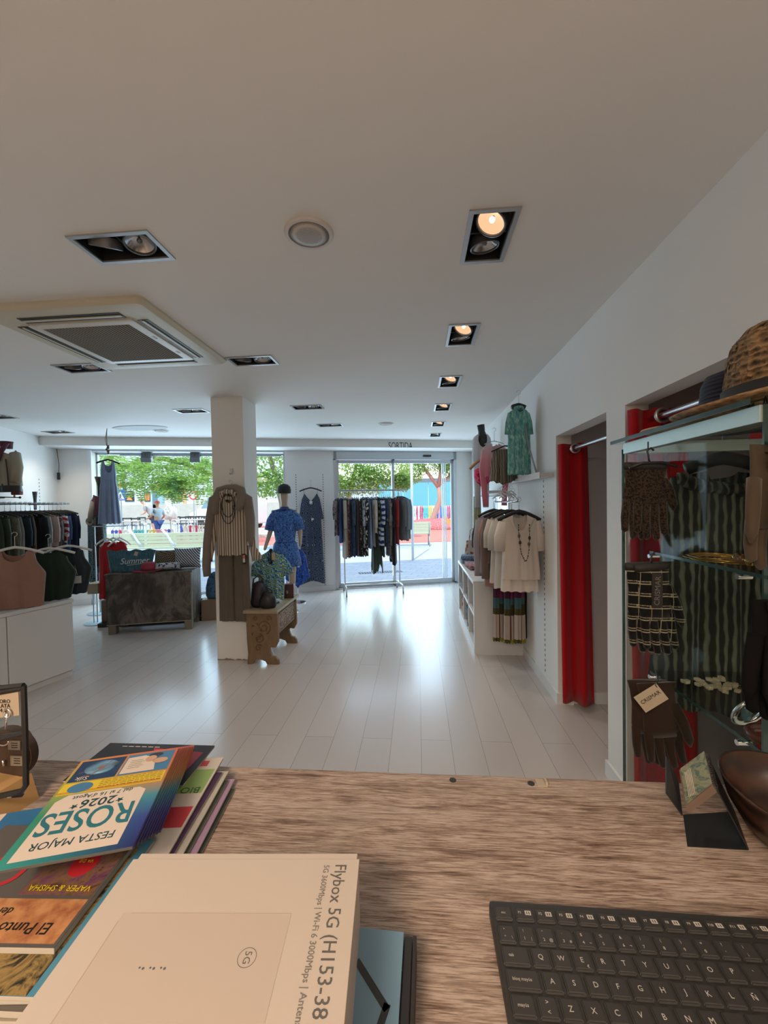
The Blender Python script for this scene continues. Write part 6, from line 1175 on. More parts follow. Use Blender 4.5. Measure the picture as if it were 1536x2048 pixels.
t = thing('straw_hat', 'large woven straw hat with black band on top of the glass case', 'hat', (HX, HY, HB), 0)
R0 = .098
bm = nb(); lathe(bm, [(R0-.004, .030), (R0+.02, .024), (.15, .010), (.175, .0035), (.192, .009), (.193, .013), (.175, .009), (.15, .016), (R0+.01, .034)], n=48, sx=.92, sy=1.08, cap=False)
for v in bm.verts: a = math.atan2(v.co.y, v.co.x); r_ = math.hypot(v.co.x, v.co.y); v.co.z += .022*max(0, (r_-.11)/.08)*(.5-.5*math.cos(2*a))*.5
mk('brim', bm, m_brim, t, True)
bm = nb(); rings = [(R0, .030), (R0-.002, .07), (R0-.006, .11), (R0-.014, .140), (R0-.034, .165), (R0-.065, .172), (.004, .166)]; lathe(bm, rings, n=64, sx=.95, sy=1.08, cap=False)
bmesh.ops.subdivide_edges(bm, edges=bm.edges[:], cuts=2)
for v in bm.verts:
    p = v.co.copy(); a = math.atan2(p.y, p.x); k = .0022*math.sin(a*46+p.z*90)*math.sin(p.z*420)+.002*noise.noise(p*70); v.co += Vector((math.cos(a), math.sin(a), .3))*k
mk('crown', bm, m_straw, t, True)
lat([(R0+.003, .032), (R0+.0035, .053), (R0+.001, .054), (R0, .032)], None, plain('black_hat_band', (.014, .014, .014), .6), 'band', t, 48, .95, 1.08)
t = thing('navy_hat', 'dark navy ribbed straw hat behind the large straw hat', 'hat', (.775, 1.06, HB), 0); b = NB('navy_ribbed'); w1 = b.wave(b.co(), 32, .3, 1, 'Z'); b.col(b.mix(w1, (.008, .010, .022), (.022, .028, .062))); b.bump(w1, .8, .006); m_nv = b.fin(.7)
bm = nb(); lathe(bm, [(.083, .012), (.11, .006), (.122, .006), (.122, .010), (.105, .012), (.085, .018)], n=36, cap=False); mk('brim', bm, m_nv, t, True)
bm = nb(); lathe(bm, [(.078, .012), (.075, .06), (.070, .115), (.060, .138), (.03, .150), (.003, .145)], n=40, cap=False); mk('crown', bm, m_nv, t, True)
bm = nb(); lathe(bm, [(.04, .002), (.10, .002), (.135, .010), (.133, .014), (.10, .007), (.04, .006)], (.70, 1.07, HB+.001), 36, 1.0, .75, cap=False); o = obj1('hat_brim', 'pale straw brim peeking out under the straw hats', 'hat', bm, plain('pale_straw', (.36, .25, .18), .7)); o.name = 'pale_straw_hat'
# ---- gloves
def glove(name, label, P, rz, m, w=.082, h=.17, thumb=1, cuff=None, tilt=0, pair=True, group=None, fingers=.085, back=.012):
    """hangs fingers down from its cuff; origin at the cuff top"""
    t = thing(name, label, 'gloves', P, rz, group)
    for k in range(2 if pair else 1):
        bm = nb(); ox, oy = (0, 0) if k == 0 else (-.014, back)
        hp = h-fingers
        M = Matrix.Translation((ox, oy, 0)) @ Matrix.Rotation(tilt+(.06 if k else 0), 4, 'Y')
        vs = tube(bm, [(0, 0, 0), (0, 0, -.02), (0, 0, -hp*.45), (.001, 0, -hp*.85), (.002, 0, -hp*1.02)], [(.008, w*.52), (.010, w*.47), (.010, w*.44), (.011, w*.5), (.010, w*.47)], 20)
        for i, (fx, fl_) in enumerate(((-.36, .80), (-.12, .98), (.13, 1.0), (.36, .86))):
            x = fx*w; tube(bm, [(x, 0, -hp*.92), (x*1.06, 0, -hp-fingers*fl_*.5), (x*1.12+.002*math.sin(i+k), -.003, -hp-fingers*fl_*.93), (x*1.13, -.003, -hp-fingers*fl_)], [(.009, w*.125), (.0085, w*.118), (.007, w*.10), (.002, w*.03)], 12)
        s = thumb; tube(bm, [(s*w*.36, 0, -hp*.42), (s*w*.50, -.008, -hp*.72), (s*w*.58, -.012, -hp*1.05), (s*w*.59, -.012, -hp*1.2)], [(.009, w*.15), (.009, w*.15), (.008, w*.125), (.002, w*.03)], 12)
        bmesh.ops.transform(bm, matrix=M, verts=bm.verts); mk('glove', bm, m, t, True)
        if cuff: bm = nb(); tube(bm, [(0, 0, .004), (0, 0, -.012)], [(.011, w*.53), (.011, w*.51)], 20); bmesh.ops.transform(bm, matrix=M, verts=bm.verts); mk('cuff', bm, cuff, t, True)
    return t
GXo = GX0-.03
gp = lambda px, py: (lambda q: (q.x, q.y, q.z))(atx(px, py, GXo))
P = gp(1300, 928); m_leo = fabric('leopard_suede', 'leopard', '#33271d', '#0c0806', '#1e150e', s=2.4)
glove('gloves', 'leopard-print gloves hanging on the side of the glass case', P, .0, m_leo, .072, .172, 1, plain('black_cuff', (.012, .010, .010), .7))
t = thing('glove_clip', 'small black plastic clip holding the leopard gloves', 'clip', P); bm = nb(); tube(bm, [(0, 0, -.004), (-.004, 0, .018), (-.006, 0, .030), (.002, 0, .036), (.008, 0, .030)], .0022, 6); cyl(bm, (-.004, 0, .03), (-.004, 0, .05), .0015, 6); tube(bm, [(-.05, -.012, -.008), (-.02, -.012, .002), (.02, -.012, .002), (.05, -.012, -.008)], .003, 6); mk('hook', bm, M_BLACK, t, True)
P = gp(1303, 1130); t = glove('gloves', 'black and white plaid gloves with dark woven label hanging mid-height on the glass case', P, .0, fabric('black_white_plaid', 'plaid', '#050505', '#8c8470', s=2.9), .074, .205, 1, plain('black_cuff', (.012, .010, .010), .7), tilt=-.10)
bm = nb(); cbox(bm, (.004, -.014, -.055), (.022, .003, .075)); lb = mk('woven_label', bm, plain('black_label', (.010, .008, .008), .6), t); bm = text_bm('CRISMAR', .016, .0004, M=axes((.004, -.0165, -.055), (.05, 0, 1), (-1, 0, .05), (0, -1, 0))); mk('lettering', bm, plain('label_thread', (.13, .11, .10), .6), lb)
bm = nb(); tube(bm, [Vector(P)+Vector((0, 0, -.002)), Vector(P)+Vector((.0, 0, .02)), Vector(P)+Vector((.006, 0, .028))], .002, 6); obj1('glove_clip', 'small dark clip above the plaid gloves', 'clip', bm, M_BLACK)
P = gp(1312, 1366); t = glove('gloves', 'brown leather gloves with a cream CRISMAR tag, lowest on the glass case', P, -.1, fabric('brown_suede', 'plain', '#20140d', '#2a1b12'), .078, .19, 1, tilt=-.12, fingers=.075)
bm = nb(); Mt = axes((-.022, -.028, -.022), (.80, 0, .60), (-.60, 0, .80), (0, -1, 0)); cbox(bm, (0, 0, 0), (.056, .040, .001), R=Matrix.Identity(4)); bmesh.ops.transform(bm, matrix=Mt, verts=bm.verts); card = mk('tag_card', bm, plain('cream_card', (.36, .29, .21), .6), t)
bm = text_bm('CRISMAR', .0115, .0003, M=Mt @ Matrix.Translation((0, .002, .0012))); bm = text_bm('Barcelona', .004, .0002, bm=bm, M=Mt @ Matrix.Translation((0, -.009, .0012))) if False else bm; cbox(bm, (0, 0, 0), (.0001, .0001, .0001)); mk('lettering', bm, M_BLACK, card)
bm = nb(); tube(bm, [Mt @ Vector((.024, .013, .001)), Mt @ Vector((.024, .02, .004)), (0, -.01, .01), (0, 0, .03)], .001, 5); mk('string', bm, M_BLACK, t, True)
P = atx(1530, 905, .58); glove('gloves', 'pair of beige suede gloves hanging at the right edge of the photo', (aty(1596, 888, .68).x, .68, aty(1556, 888, .68).z), .3, fabric('beige_suede', 'plain', '#3c3226', '#4a3e30'), .075, .20, -1, fingers=.07, back=.03)
P = aty(1588, 1205, .68); t = glove('gloves', 'black long gloves hanging at the right edge of the photo', (P.x, .68, P.z), .1, plain('black_glove', (.004, .0035, .0035), .9, 0, .1), .085, .19, -1, fingers=.06)
bm = nb()
for z in (aty(1556, 888, .68).z, aty(1562, 1205, .68).z): cyl(bm, (aty(1560, 905, .68).x, .68, z+.004), (.80, .68, z+.004), .003, 6)
obj1('glove_holder', 'thin steel arms holding the beige and black gloves', 'arm', bm, M_HOOK, smooth=40)
# ---- jewellery on the shelves
gold = plain('gold_wire', (.50, .30, .09), .25, 1); gold2 = plain('pale_gold', (.42, .32, .18), .35, .8)
def ring(bm, c, r, t_=.0012, n=36, sy=1, tilt=0): c = Vector(c); tube(bm, [c+Vector((r*math.cos(a), r*sy*math.sin(a), tilt*math.cos(a))) for a in [2*PI*k/n for k in range(n)]], t_, 6, closed=True)
for k, (px, Y, r, lb) in enumerate(((1395, .90, .050, 'thin gold bangle at the left of the upper glass shelf'), (1415, .87, .055, 'wide thin gold bangle in the middle of the upper glass shelf'), (1450, .84, .045, 'gold bangle near the amber beads on the upper glass shelf'))):
    X = aty(px, 1108, Y).x+.03
    bm = nb()
    ring(bm, (X, Y, SZ1+.0015+.0028*0), r); ring(bm, (X+.006, Y-.004, SZ1+.0045), r); obj1('bangle', lb, 'bangle', bm, gold, 'gold bangles on the upper glass shelf')
for k, (X, Y, lb, m1) in enumerate(((.63, .80, 'amber bead bracelet on the upper glass shelf', plain('amber_bead', (.16, .07, .025), .2)), (.64, .69, 'dark gold bead cluster on the upper glass shelf near the right edge', plain('dark_amber', (.20, .10, .04), .25)))):
    t = thing('bead_bracelet', lb, 'bracelet', (X, Y, SZ1)); r_ = random.Random(k)
    for q in range(16): a = q*2*PI/16; bm = nb(); R_ = .008+.003*r_.random(); ball(bm, (.034*math.cos(a), .034*math.sin(a), R_), R_, n=8); mk('bead', bm, m1 if q % 3 else gold, t, True)
t = thing('shell_necklace', 'pale shell chip necklace on the lower glass shelf', 'necklace', (.625, .93, SZ2)); msh = plain('shell', (.30, .25, .17), .5); r_ = random.Random(3)
for q in range(34): 
    bm = nb(); cbox(bm, (-.045+.10*r_.random(), -.025+.05*r_.random(), .006+.012*r_.random()), (.011, .009, .006), r_.random()*3, bev=.001); mk('shell_chip', bm, msh, t)
bm = nb()
for q in range(3): tube(bm, [(.05, -.02+.015*q, .008), (.12, -.03+.012*q, .006), (.20, -.05+.02*q, .006)], .0012, 5)
mk('gold_strand', bm, gold, t, True)
for q in range(5): bm = nb(); cbox(bm, (.14+.02*q, .0+.012*math.sin(q*2), .009), (.015, .013, .006), q*.7, bev=.001); mk('flat_bead', bm, gold2, t)
t = thing('silver_ring', 'large silver cuff ring with oval stones on the lower glass shelf', 'ring', (.590, .775, SZ2), .2); bm = nb(); tube(bm, [(.030*math.cos(a), -.012*math.sin(a), .031+.027*math.sin(a)) for a in [2*PI*k/30 for k in range(30)]], (.004, .006), 8, closed=True); mk('band', bm, M_CHROME, t, True)
bm = nb(); ball(bm, (-.020, -.012, .036), .012, .8, .5, 1.35, 16); mk('blue_stone', bm, plain('blue_stone', (.05, .11, .13), .08), t, True); bm = nb(); ball(bm, (.024, -.010, .020), .011, 1, .5, 1, 14); mk('dark_stone', bm, plain('dark_stone', (.02, .015, .015), .1), t, True)
t = thing('tortoise_bangle', 'reddish brown tortoiseshell bangle in front of the silver ring', 'bangle', (.600, .735, SZ2)); bm = nb(); tube(bm, [(.036*math.cos(a), .03*math.sin(a), .009) for a in [2*PI*k/32 for k in range(32)]], (.0075, .008), 10, closed=True); mk('hoop', bm, plain('tortoiseshell', (.07, .018, .01), .15), t, True)
t = thing('stone_necklace', 'white pebble necklace at the right end of the lower glass shelf', 'necklace', (.60, .625, SZ2)); r_ = random.Random(5)
for q in range(9): bm = nb(); ball(bm, (-.03+.012*q, .012*math.sin(q), .008), .009, 1.2, .9, .7, 10); mk('pebble', bm, plain('white_pebble', (.45, .42, .37), .4) if q % 4 != 3 else plain('brown_pebble', (.10, .04, .02), .3), t, True)
# ================================================================== the counter
ZD = 1.08; YD = .669
b = NB('limed_oak_counter'); co = b.co(scale=(1.8, 22, 1)); n1 = b.noise(co, 6, 7, .68, .5); n2 = b.noise(b.co(scale=(2.6, 50, 1)), 12, 5, .65, .5); n3 = b.noise(b.co(scale=(.8, 2.2, 1)), 4, 3, .5, 1.5)
g1 = b.ramp(n1, [(.30, (.10, .062, .045)), (.41, (.24, .165, .125)), (.52, (.40, .31, .255)), (.75, (.47, .38, .32))]); g2 = b.ramp(n2, [(.38, (.20, .13, .10)), (.47, (.62, .54, .5)), (.55, (1, 1, 1))]); c_ = b.mix(.75, g1, g2, 'MULTIPLY'); c_ = b.mix(b.math('MULTIPLY', b.ramp(n3, [(.5, (0, 0, 0)), (.72, (1, 1, 1))]), .35), c_, (.42, .35, .30)); b.col(c_); b.bump(n2, .25, .0015); m_ctr = b.fin(.5, 0, .35)
t = thing('counter', 'limed wood-effect shop counter in the foreground', 'counter', (0, 0, 0))
bm = nb(); box(bm, (-1.6, -.08, ZD-.035), (.548, YD, ZD), bev=.0015); top = mk('worktop', bm, m_ctr, t)
bm = nb(); box(bm, (-1.58, .45, .08), (.53, .62, ZD-.036)); mk('front_panel', bm, m_ctr, t); bm = nb(); box(bm, (-1.58, .0, 0), (.53, .60, .08)); mk('plinth', bm, M_BLACK, t)
for x, y in ((.050, .655), (.173, .654)): bm = nb(); lathe(bm, [(.0055, .0), (.0055, .0008), (.002, .0009)], (x, y, ZD), 16); mk('cable_hole', bm, M_BLACK, top)
bm = nb(); cbox(bm, (.189, .655, ZD+.001), (.016, .016, .002)); cbox(bm, (.196, .655, ZD+.004), (.004, .014, .006), bev=.001); mk('hinge_clip', bm, plain('beige_plastic', (.36, .30, .23), .5), top)
# ---------------------------------------------------------------- keyboard
m_kb = plain('charcoal_plastic', (.020, .018, .017), .55); m_key = plain('key_plastic', (.024, .022, .021), .5); m_leg_ = plain('key_legend', (.42, .39, .35), .6)
KR = -.004
t = thing('keyboard', 'black computer keyboard with Spanish layout on the counter', 'keyboard', (.070, .436, ZD), KR)
bm = nb(); poly_ = [(0, -.150), (.44, -.150), (.44, .0), (.008, .0), (.0, -.008)]
box(bm, (.0, -.150, .0), (.440, .004, .012), bev=.004); 
for v in bm.verts: v.co.z += .006*max(0, (v.co.y+.15)/.15) if v.co.z > .006 else 0
mk('case', bm, m_kb, t, 40)
def flat(bm, x0, y0, x1, y1, z): vs = [bm.verts.new(v) for v in ((x0, y0, z), (x1, y0, z), (x1, y1, z), (x0, y1, z))]; bm.faces.new(vs)
def key(x, y, w, h, leg, size=.0065, off=(0, 0), sub=None, subs=.0035):
    zb = .0118+.006*max(0, (y-h+.15)/.15); bm = nb(); pr = .0028
    a = [bm.verts.new(v) for v in ((x+.0006, y-h+.0006, zb), (x+w-.0006, y-h+.0006, zb), (x+w-.0006, y-.0006, zb+.0005), (x+.0006, y-.0006, zb+.0005))]
    b_ = [bm.verts.new(v) for v in ((x+.0016, y-h+.002, zb+pr), (x+w-.0016, y-h+.002, zb+pr), (x+w-.0016, y-.0014, zb+pr+.0006), (x+.0016, y-.0014, zb+pr+.0006))]
    bm.faces.new(a[::-1]); bm.faces.new(b_)
    for i in range(4): bm.faces.new((a[i], a[(i+1) % 4], b_[(i+1) % 4], b_[i]))
    bmesh.ops.bevel(bm, geom=bm.edges[:], offset=.0009, segments=2, affect='EDGES')
    k = mk('key', bm, m_key, t, 40)
    if leg:
        zt = zb+pr+.0005; bm = text_bm(leg, size, .00005, M=Matrix.Translation((x+w/2+off[0], y-h/2+off[1], zt)))
        if sub:
            for s_, dx, dy in sub: 
                if s_ == '[]':
                    for q0, q1, q2, q3 in ((-.003, -.0023, .003, -.0014), (-.003, .0014, .003, .0023), (-.003, -.0014, -.0016, .0014), (.0016, -.0014, .003, .0014), (-.0006, -.0014, .0006, .0014)): flat(bm, x+w/2+dx+q0, y-h/2+dy+q1, x+w/2+dx+q2, y-h/2+dy+q3, zt)
                else: text_bm(s_, subs, .00005, bm=bm, M=Matrix.Translation((x+w/2+dx, y-h/2+dy, zt)))
        mk('legend', bm, m_leg_, k)
    return k
px_ = .0208
key(.003, -.004, .0195, .0150, 'esc', .0035)
for i in range(13): key(.0240+px_*i, -.004, .0203, .0150, 'F%d' % (i+1) if i < 12 else None, .0036, (-.0045, .001), [('[]', .0038, .001)], .003)
y = -.0225; P_ = .0186
num = [('º', 'ª', '\\'), ('1', '!', '|'), ('2', '"', '@'), ('3', '·', '#'), ('4', '$', '~'), ('5', '%', ''), ('6', '&', '¬'), ('7', '/', ''), ('8', '(', ''), ('9', ')', ''), ('0', '=', ''), ("'", '?', ''), ('¡', '¿', '')]
for i, (a, b_, c_) in enumerate(num): key(.003+P_*i, y, .0183, .0180, a, .0040, (-.002, -.0035), [(b_, -.002, .0035)]+([(c_, .0045, -.0035)] if c_ else []), .0038)
key(.003+P_*13, y, .036, .0180, None)
y = -.0412; key(.003, y, .0268, .0180, 'tab', .0038, (-.004, .0))
for i, c_ in enumerate('QWERTYUIOP`+'): key(.0302+.0188*i, y, .0185, .0180, c_, .0062, sub=[('€', .004, -.005)] if c_ == 'E' else None)
key(.0302+.0188*12, y, .03, .0180, None)
y = -.0600; key(.003, y, .0316, .0180, 'bloq mayús', .0038, (-.001, .0))
for i, c_ in enumerate('ASDFGHJKLÑ´ç'): key(.0350+.0188*i, y, .0185, .0180, c_, .0062)
y = -.0788; key(.003, y, .0222, .0180, 'mayús', .0038)
for i, c_ in enumerate('<ZXCVBNM,.-'): key(.0256+.0188*i, y, .0185, .0180, c_, .0062 if c_ != '<' else .005, (0, -.0035) if c_ == '<' else (0, 0), sub=[('>', 0, .0035)] if c_ == '<' else None, subs=.005)
y = -.0976; 
for i, w_ in enumerate((.024, .0185, .0215, .11, .0215, .0185)): key(.003+sum((.024, .0185, .0215, .11, .0215, .0185)[:i])+.0004*i, y, w_, .0180, ['ctrl', None, 'alt', None, 'alt gr', None][i], .0036)
# ---------------------------------------------------------------- router carton
ZB = 1.17; c0, c1_, c2_, c3_ = atz(268, 1718, ZB), atz(718, 1718, ZB), atz(718, 2048, ZB), atz(55, 2048, ZB)
ax = (c1_-c0); ax.z = 0; wb = ax.length; ax.normalize(); ay = Vector((ax.y, -ax.x, 0)); ang = math.atan2(ax.y, ax.x)   # ax to the right, ay towards the camera
t = thing('router_box', 'white Flybox 5G router carton lying on the counter', 'box', (c0.x, c0.y, ZD), ang); wb = wb; lb_ = .26; hb = ZB-ZD
m_box = plain('white_carton', (.48, .41, .355), .55)
bm = nb(); box(bm, (0, -lb_, 0), (wb, 0, hb-.0015), bev=.001); mk('carton', bm, m_box, t)
bm = nb(); box(bm, (-.0005, -lb_, hb-.0015), (wb+.0005, .0, hb), bev=.0005); lid = mk('lid', bm, m_box, t)
bm = nb(); box(bm, (.003, .0005, hb-.006), (wb-.002, .008, hb-.001), bev=.001); mk('lid_flap', bm, m_box, t)
mtx = plain('grey_print', (.10, .095, .09), .6); 
zt = hb+.0002
def bt(s, size, x, y, spacing=1.0, sx=1): # reads towards the camera along the right edge
    return axes((x, y, zt), (.0, -1, 0), (1, 0, 0), (0, 0, 1)), s, size
bm = text_bm('Flybox 5G (H153-381)', .0160, .0001, 'LEFT', M=axes((wb-.0135-.0045, -.006, zt), (0.0, -1, 0), (1, 0, 0), (0, 0, 1)), sx=.92); mk('product_lettering', bm, mtx, lid)
bm = text_bm('5G 3600Mbps | Wi-Fi 6 3000Mbps | Antena de', .0076, .0001, 'LEFT', M=axes((wb-.0318, -.007, zt), (0, -1, 0), (1, 0, 0), (0, 0, 1)), sx=.94); mk('detail_lettering', bm, plain('grey_print2', (.16, .15, .14), .6), lid)
m_pf = plain('pale_device_print', (.45, .375, .32), .55); m_pl = plain('device_outline', (.42, .33, .26), .55)
bm = nb(); box(bm, (.026, -.25, zt-.0001), (wb-.055, -.055, zt)); dv = mk('device_picture', bm, m_pf, lid)
bm = nb(); box(bm, (.0255, -.25, zt), (.0262, -.062, zt+.0001)); box(bm, (.033, -.0555, zt), (wb-.055, -.0549, zt+.0001)); mk('outline', bm, m_pl, dv)
bm = nb(); lathe(bm, [(.0074, 0), (.0074, .0001), (.0070, .0001), (.0070, 0)], (wb-.082, -.090, zt), 28, cap=False); text_bm('5G', .008, .00005, bm=bm, M=axes((wb-.082, -.090, zt), (0, -1, 0), (1, 0, 0), (0, 0, 1))); mk('roundel_5g', bm, mtx, dv)
bm = nb()
for k in range(3): lathe(bm, [(.0010, 0), (.0010, .0001)], (.070+.0085*k, -.098, zt), 10); lathe(bm, [(.0008, 0), (.0008, .0001)], (.067+.0085*k, -.0975, zt), 8)
mk('indicator_dots', bm, mtx, dv)
# ---------------------------------------------------------------- light blue box with black stripes
q0 = atz(724, 1853, 1.105); q1 = atz(808, 1868, 1.105); t = thing('blue_box', 'light blue box with black zigzag print beside the router carton', 'box', (q0.x-.02, q0.y, ZD), -.03)
wbb = q1.x-q0.x+.02; bm = nb(); box(bm, (0, -.20, 0), (wbb, 0, .025), bev=.001); bx = mk('box_body', bm, plain('light_blue_board', (.155, .27, .37), .5), t)
zz0 = .0253; bm = nb()
def bar2(bm, p, q, w, z): p, q = Vector(p+(z,)), Vector(q+(z,)); d = (q-p).normalized(); n_ = Vector((-d.y, d.x, 0))*w/2; vs = [bm.verts.new(v) for v in (p+n_, p-n_, q-n_, q+n_)]; bm.faces.new(vs)
bar2(bm, (.020, -.030), (.052, -.064), .006, zz0); bar2(bm, (.052, -.060), (.034, -.12), .006, zz0); mk('zigzag_print', bm, M_BLACK, bx)
bm = nb(); box(bm, (wbb+.0005, -.20, 0), (wbb+.0085, -.001, .022), bev=.001); o = mk('black_case', bm, M_BLACK, None, False, (q0.x-.02, q0.y, ZD), -.03); tag(o, 'thin black case standing against the right side of the light blue box', 'case')
bm = nb(); box(bm, (wbb+.009, -.20, 0), (wbb+.0125, -.002, .024), bev=.0005); o = mk('black_folder', bm, plain('dark_brown_board', (.02, .016, .014), .6), None, False, (q0.x-.02, q0.y, ZD), -.03); tag(o, 'narrow black folder outermost beside the light blue box', 'folder')
# ---------------------------------------------------------------- magazine stacks
def quadM(tl, tr, bl, z):
    """frame of a lying magazine from its far-left, far-right and near-left corners"""
    tl, tr, bl = Vector(tl), Vector(tr), Vector(bl); x = (tr-tl); x.z = 0; w = x.length; x.normalize(); y = Vector((-x.y, x.x, 0)); h = abs((bl-tl).dot(y)); return math.atan2(x.y, x.x), w, h
m_page = plain('page_edges', (.42, .38, .32), .7)
def magazine(name, label, P, rz, w, h, th, cov, group=None, edge=None, sag=0):
    t = thing(name, label, 'magazine', P, rz, group); bm = nb(); box(bm, (0, -h, 0), (w, 0, th-.0004), bev=min(.0008, th*.3)); mk('pages', bm, edge or m_page, t); bm = nb(); box(bm, (-.0002, -h-.0002, th-.0004), (w+.0002, .0002, th)); c = mk('cover', bm, cov, t); return t, c
def flat(bm, x0, y0, x1, y1, z): vs = [bm.verts.new(v) for v in ((x0, y0, z), (x1, y0, z), (x1, y1, z), (x0, y1, z))]; bm.faces.new(vs)
def flatp(bm, pts, z): bm.faces.new([bm.verts.new((x, y, z)) for x, y in pts])
ROT = Matrix.Rotation(PI, 4, 'Z')
# the ROSES festival magazines: sheet of 148 x 210 mm, printed upside down for us
b = NB('festival_cover_gradient'); g = b.n('SeparateXYZ'); b.l(b.co(which='Generated'), g.inputs[0]); right = b.ramp(g.outputs[1], [(0, (.015, .015, .12)), (.25, (.03, .05, .25)), (.45, (.05, .22, .30)), (.62, (.45, .20, .06)), (1, (.55, .10, .05))]); left = b.ramp(g.outputs[1], [(0, (.03, .26, .24)), (.4, (.03, .22, .12)), (.7, (.35, .35, .05)), (1, (.55, .25, .05))]); b.col(b.mix(g.outputs[0], left, right)); m_fest = b.fin(.35)
b = NB('festival_spine_gradient'); g = b.n('SeparateXYZ'); b.l(b.co(which='Generated'), g.inputs[0]); b.col(b.ramp(g.outputs[1], [(0, (.015, .015, .12)), (.25, (.03, .05, .25)), (.45, (.05, .22, .30)), (.62, (.45, .20, .06)), (1, (.55, .10, .05))])); m_fedge = b.fin(.4)
m_dpage = plain('shaded_page_edges', (.085, .08, .07), .7)  # page edges coloured dark for the shadow inside the fanned stack
m_pap = plain('print_cream', (.60, .51, .44), .4); m_yel = plain('print_yellow', (.62, .46, .02), .4); m_nav = plain('print_navy', (.012, .035, .10), .4); m_sky = plain('print_sky', (.05, .17, .32), .4); m_redp = plain('print_red', (.42, .02, .03), .4); m_grn = plain('print_green', (.02, .16, .13), .4); m_org = plain('print_orange', (.60, .22, .05), .4); m_skin2 = plain('print_peach', (.50, .30, .20), .4)
ZM = ZD+.022; m_fl = plain('print_dark_green', (.012, .05, .06), .4)
RZM = .305
Wm, Hm = .148, .210
def roses(P, rz, label, detail=False):
    t, c = magazine('festival_magazine', label, P, rz, Wm, Hm, .0042, m_fest, 'festival magazines in the fanned stack', m_dpage); t.scale = (.89, .89, 1)
    bm = nb(); box(bm, (Wm+.0001, -Hm, 0), (Wm+.0006, 0, .0042)); mk('spine', bm, m_fedge, t)
    z = .0043
    if detail:
        bm = nb(); flatp(bm, [(.010, -Hm+.008), (Wm-.020, -Hm+.008), (Wm-.020, -.100), (Wm-.030, -.093), (Wm-.050, -.093), (Wm-.058, -.088), (.022, -.088), (.010, -.10)], z); pn = mk('title_panel', bm, m_pap, c)
        bm = text_bm('ROSES', .058, .0001, M=Matrix.Translation((Wm/2-.007, -.142, z+.0002)) @ ROT, shear=-.15, sx=.70, bold=.0006); 
        mk('title_lettering', bm, plain('print_teal_blue', (.02, .14, .18), .4), c)
        bm = text_bm('FESTA MAJOR', .0175, .0001, M=Matrix.Translation((Wm/2-.004, -.182, z+.0002)) @ ROT, sx=.9); mk('subtitle_lettering', bm, m_fl, c); bm = text_bm('2026', .023, .0001, M=Matrix.Translation((Wm/2-.004, -.112, z+.0002)) @ ROT, sx=1, bold=.0003); mk('year_lettering', bm, m_fl, c); bm = text_bm('del 7 al 16 d\'Agost', .0105, .0001, M=Matrix.Translation((Wm/2-.004, -.096, z+.0002)) @ ROT); mk('date_lettering', bm, m_fl, c); bm = nb()
        for sx_ in (.045, Wm-.045):
            flatp(bm, [(sx_-.004+(.006 if k % 2 == 0 else .0025)*math.sin(PI*k/5), -.116-(.006 if k % 2 == 0 else .0025)*math.cos(PI*k/5)) for k in range(10)], z+.0002)
        mk('stars', bm, m_fl, c)
        bm = nb(); flat(bm, .003, -.086, Wm-.003, -.060, z); mk('yellow_band', bm, m_yel, c)
        bm = nb(); 
        for yy in (-.0835, -.0810): flat(bm, .003, yy, Wm-.005, yy+.0010, z+.0001)
        mk('red_stripes', bm, m_redp, c)
        bm = nb(); lathe(bm, [(.0145, 0), (.0145, .0001)], (.030, -.073, z+.0001), 28, 1.15, .8); mk('blue_roundel', bm, m_sky, c)
        bm = text_bm('CLUB', .0075, .0001, M=Matrix.Translation((.030, -.073, z+.0004)) @ ROT); mk('club_lettering', bm, m_pap, c) if False else bm.free()
        bm = nb(); rr = random.Random(2)
        for k in range(5):
            x = .055
            while x < Wm-.01: w_ = rr.uniform(.003, .009); flat(bm, x, -.082+.0042*k+.002, min(x+w_, Wm-.006), -.082+.0042*k+.0032, z+.0002); x += w_+.0016
        mk('band_text', bm, plain('print_brown', (.15, .08, .02), .4), c)
        bm = nb(); flat(bm, .004, -.057, .070, -.004, z); nv_ = mk('photo_left', bm, m_nav, c)
        bm = nb(); lathe(bm, [(.020, 0), (.010, .00005), (.002, .0001)], (.040, -.026, z+.0001), 24, 1.2, .9); mk('photo_glow', bm, plain('print_pale_blue', (.10, .24, .38), .4), c, True)
        bm = nb(); bar2(bm, (.012, -.036), (.064, -.018), .0012, z+.0003); bar2(bm, (.018, -.046), (.058, -.028), .0012, z+.0003); bar2(bm, (.03, -.05), (.05, -.01), .001, z+.0003); lathe(bm, [(.0045, 0), (.0045, .0001)], (.040, -.027, z+.0003), 10); mk('photo_figure', bm, plain('print_bronze', (.25, .11, .06), .4), c)
        bm = text_bm('Silk', .013, .0001, M=Matrix.Translation((.022, -.050, z+.0003)) @ ROT); mk('photo_lettering', bm, m_pap, c)
        bm = nb(); flat(bm, .073, -.057, Wm-.003, -.004, z); mk('photo_right', bm, m_sky, c)
        bm = nb(); flatp(bm, [(.075, -.054), (.125, -.054), (.118, -.02), (.10, -.010), (.075, -.012)], z+.0002); mk('photo_paper', bm, m_pap, c)
        bm = nb(); lathe(bm, [(.0085, 0), (.0085, .0001)], (.112, -.022, z+.0004), 16); lathe(bm, [(.009, 0), (.009, .0001)], (.128, -.030, z+.0004), 16, 1.3, .8); mk('photo_faces', bm, m_skin2, c)
        bm = nb(); lathe(bm, [(.009, 0), (.009, .0001)], (.117, -.012, z+.0003), 16, 1.2, .6); mk('photo_hair', bm, plain('print_dark', (.03, .02, .02), .4), c)
        bm = nb()
        for k in range(5): flat(bm, .082, -.022-.005*k, .100+.004*(k % 2), -.021-.005*k, z+.0005)
        mk('photo_text', bm, plain('print_grey', (.2, .17, .15), .5), c)
    else:
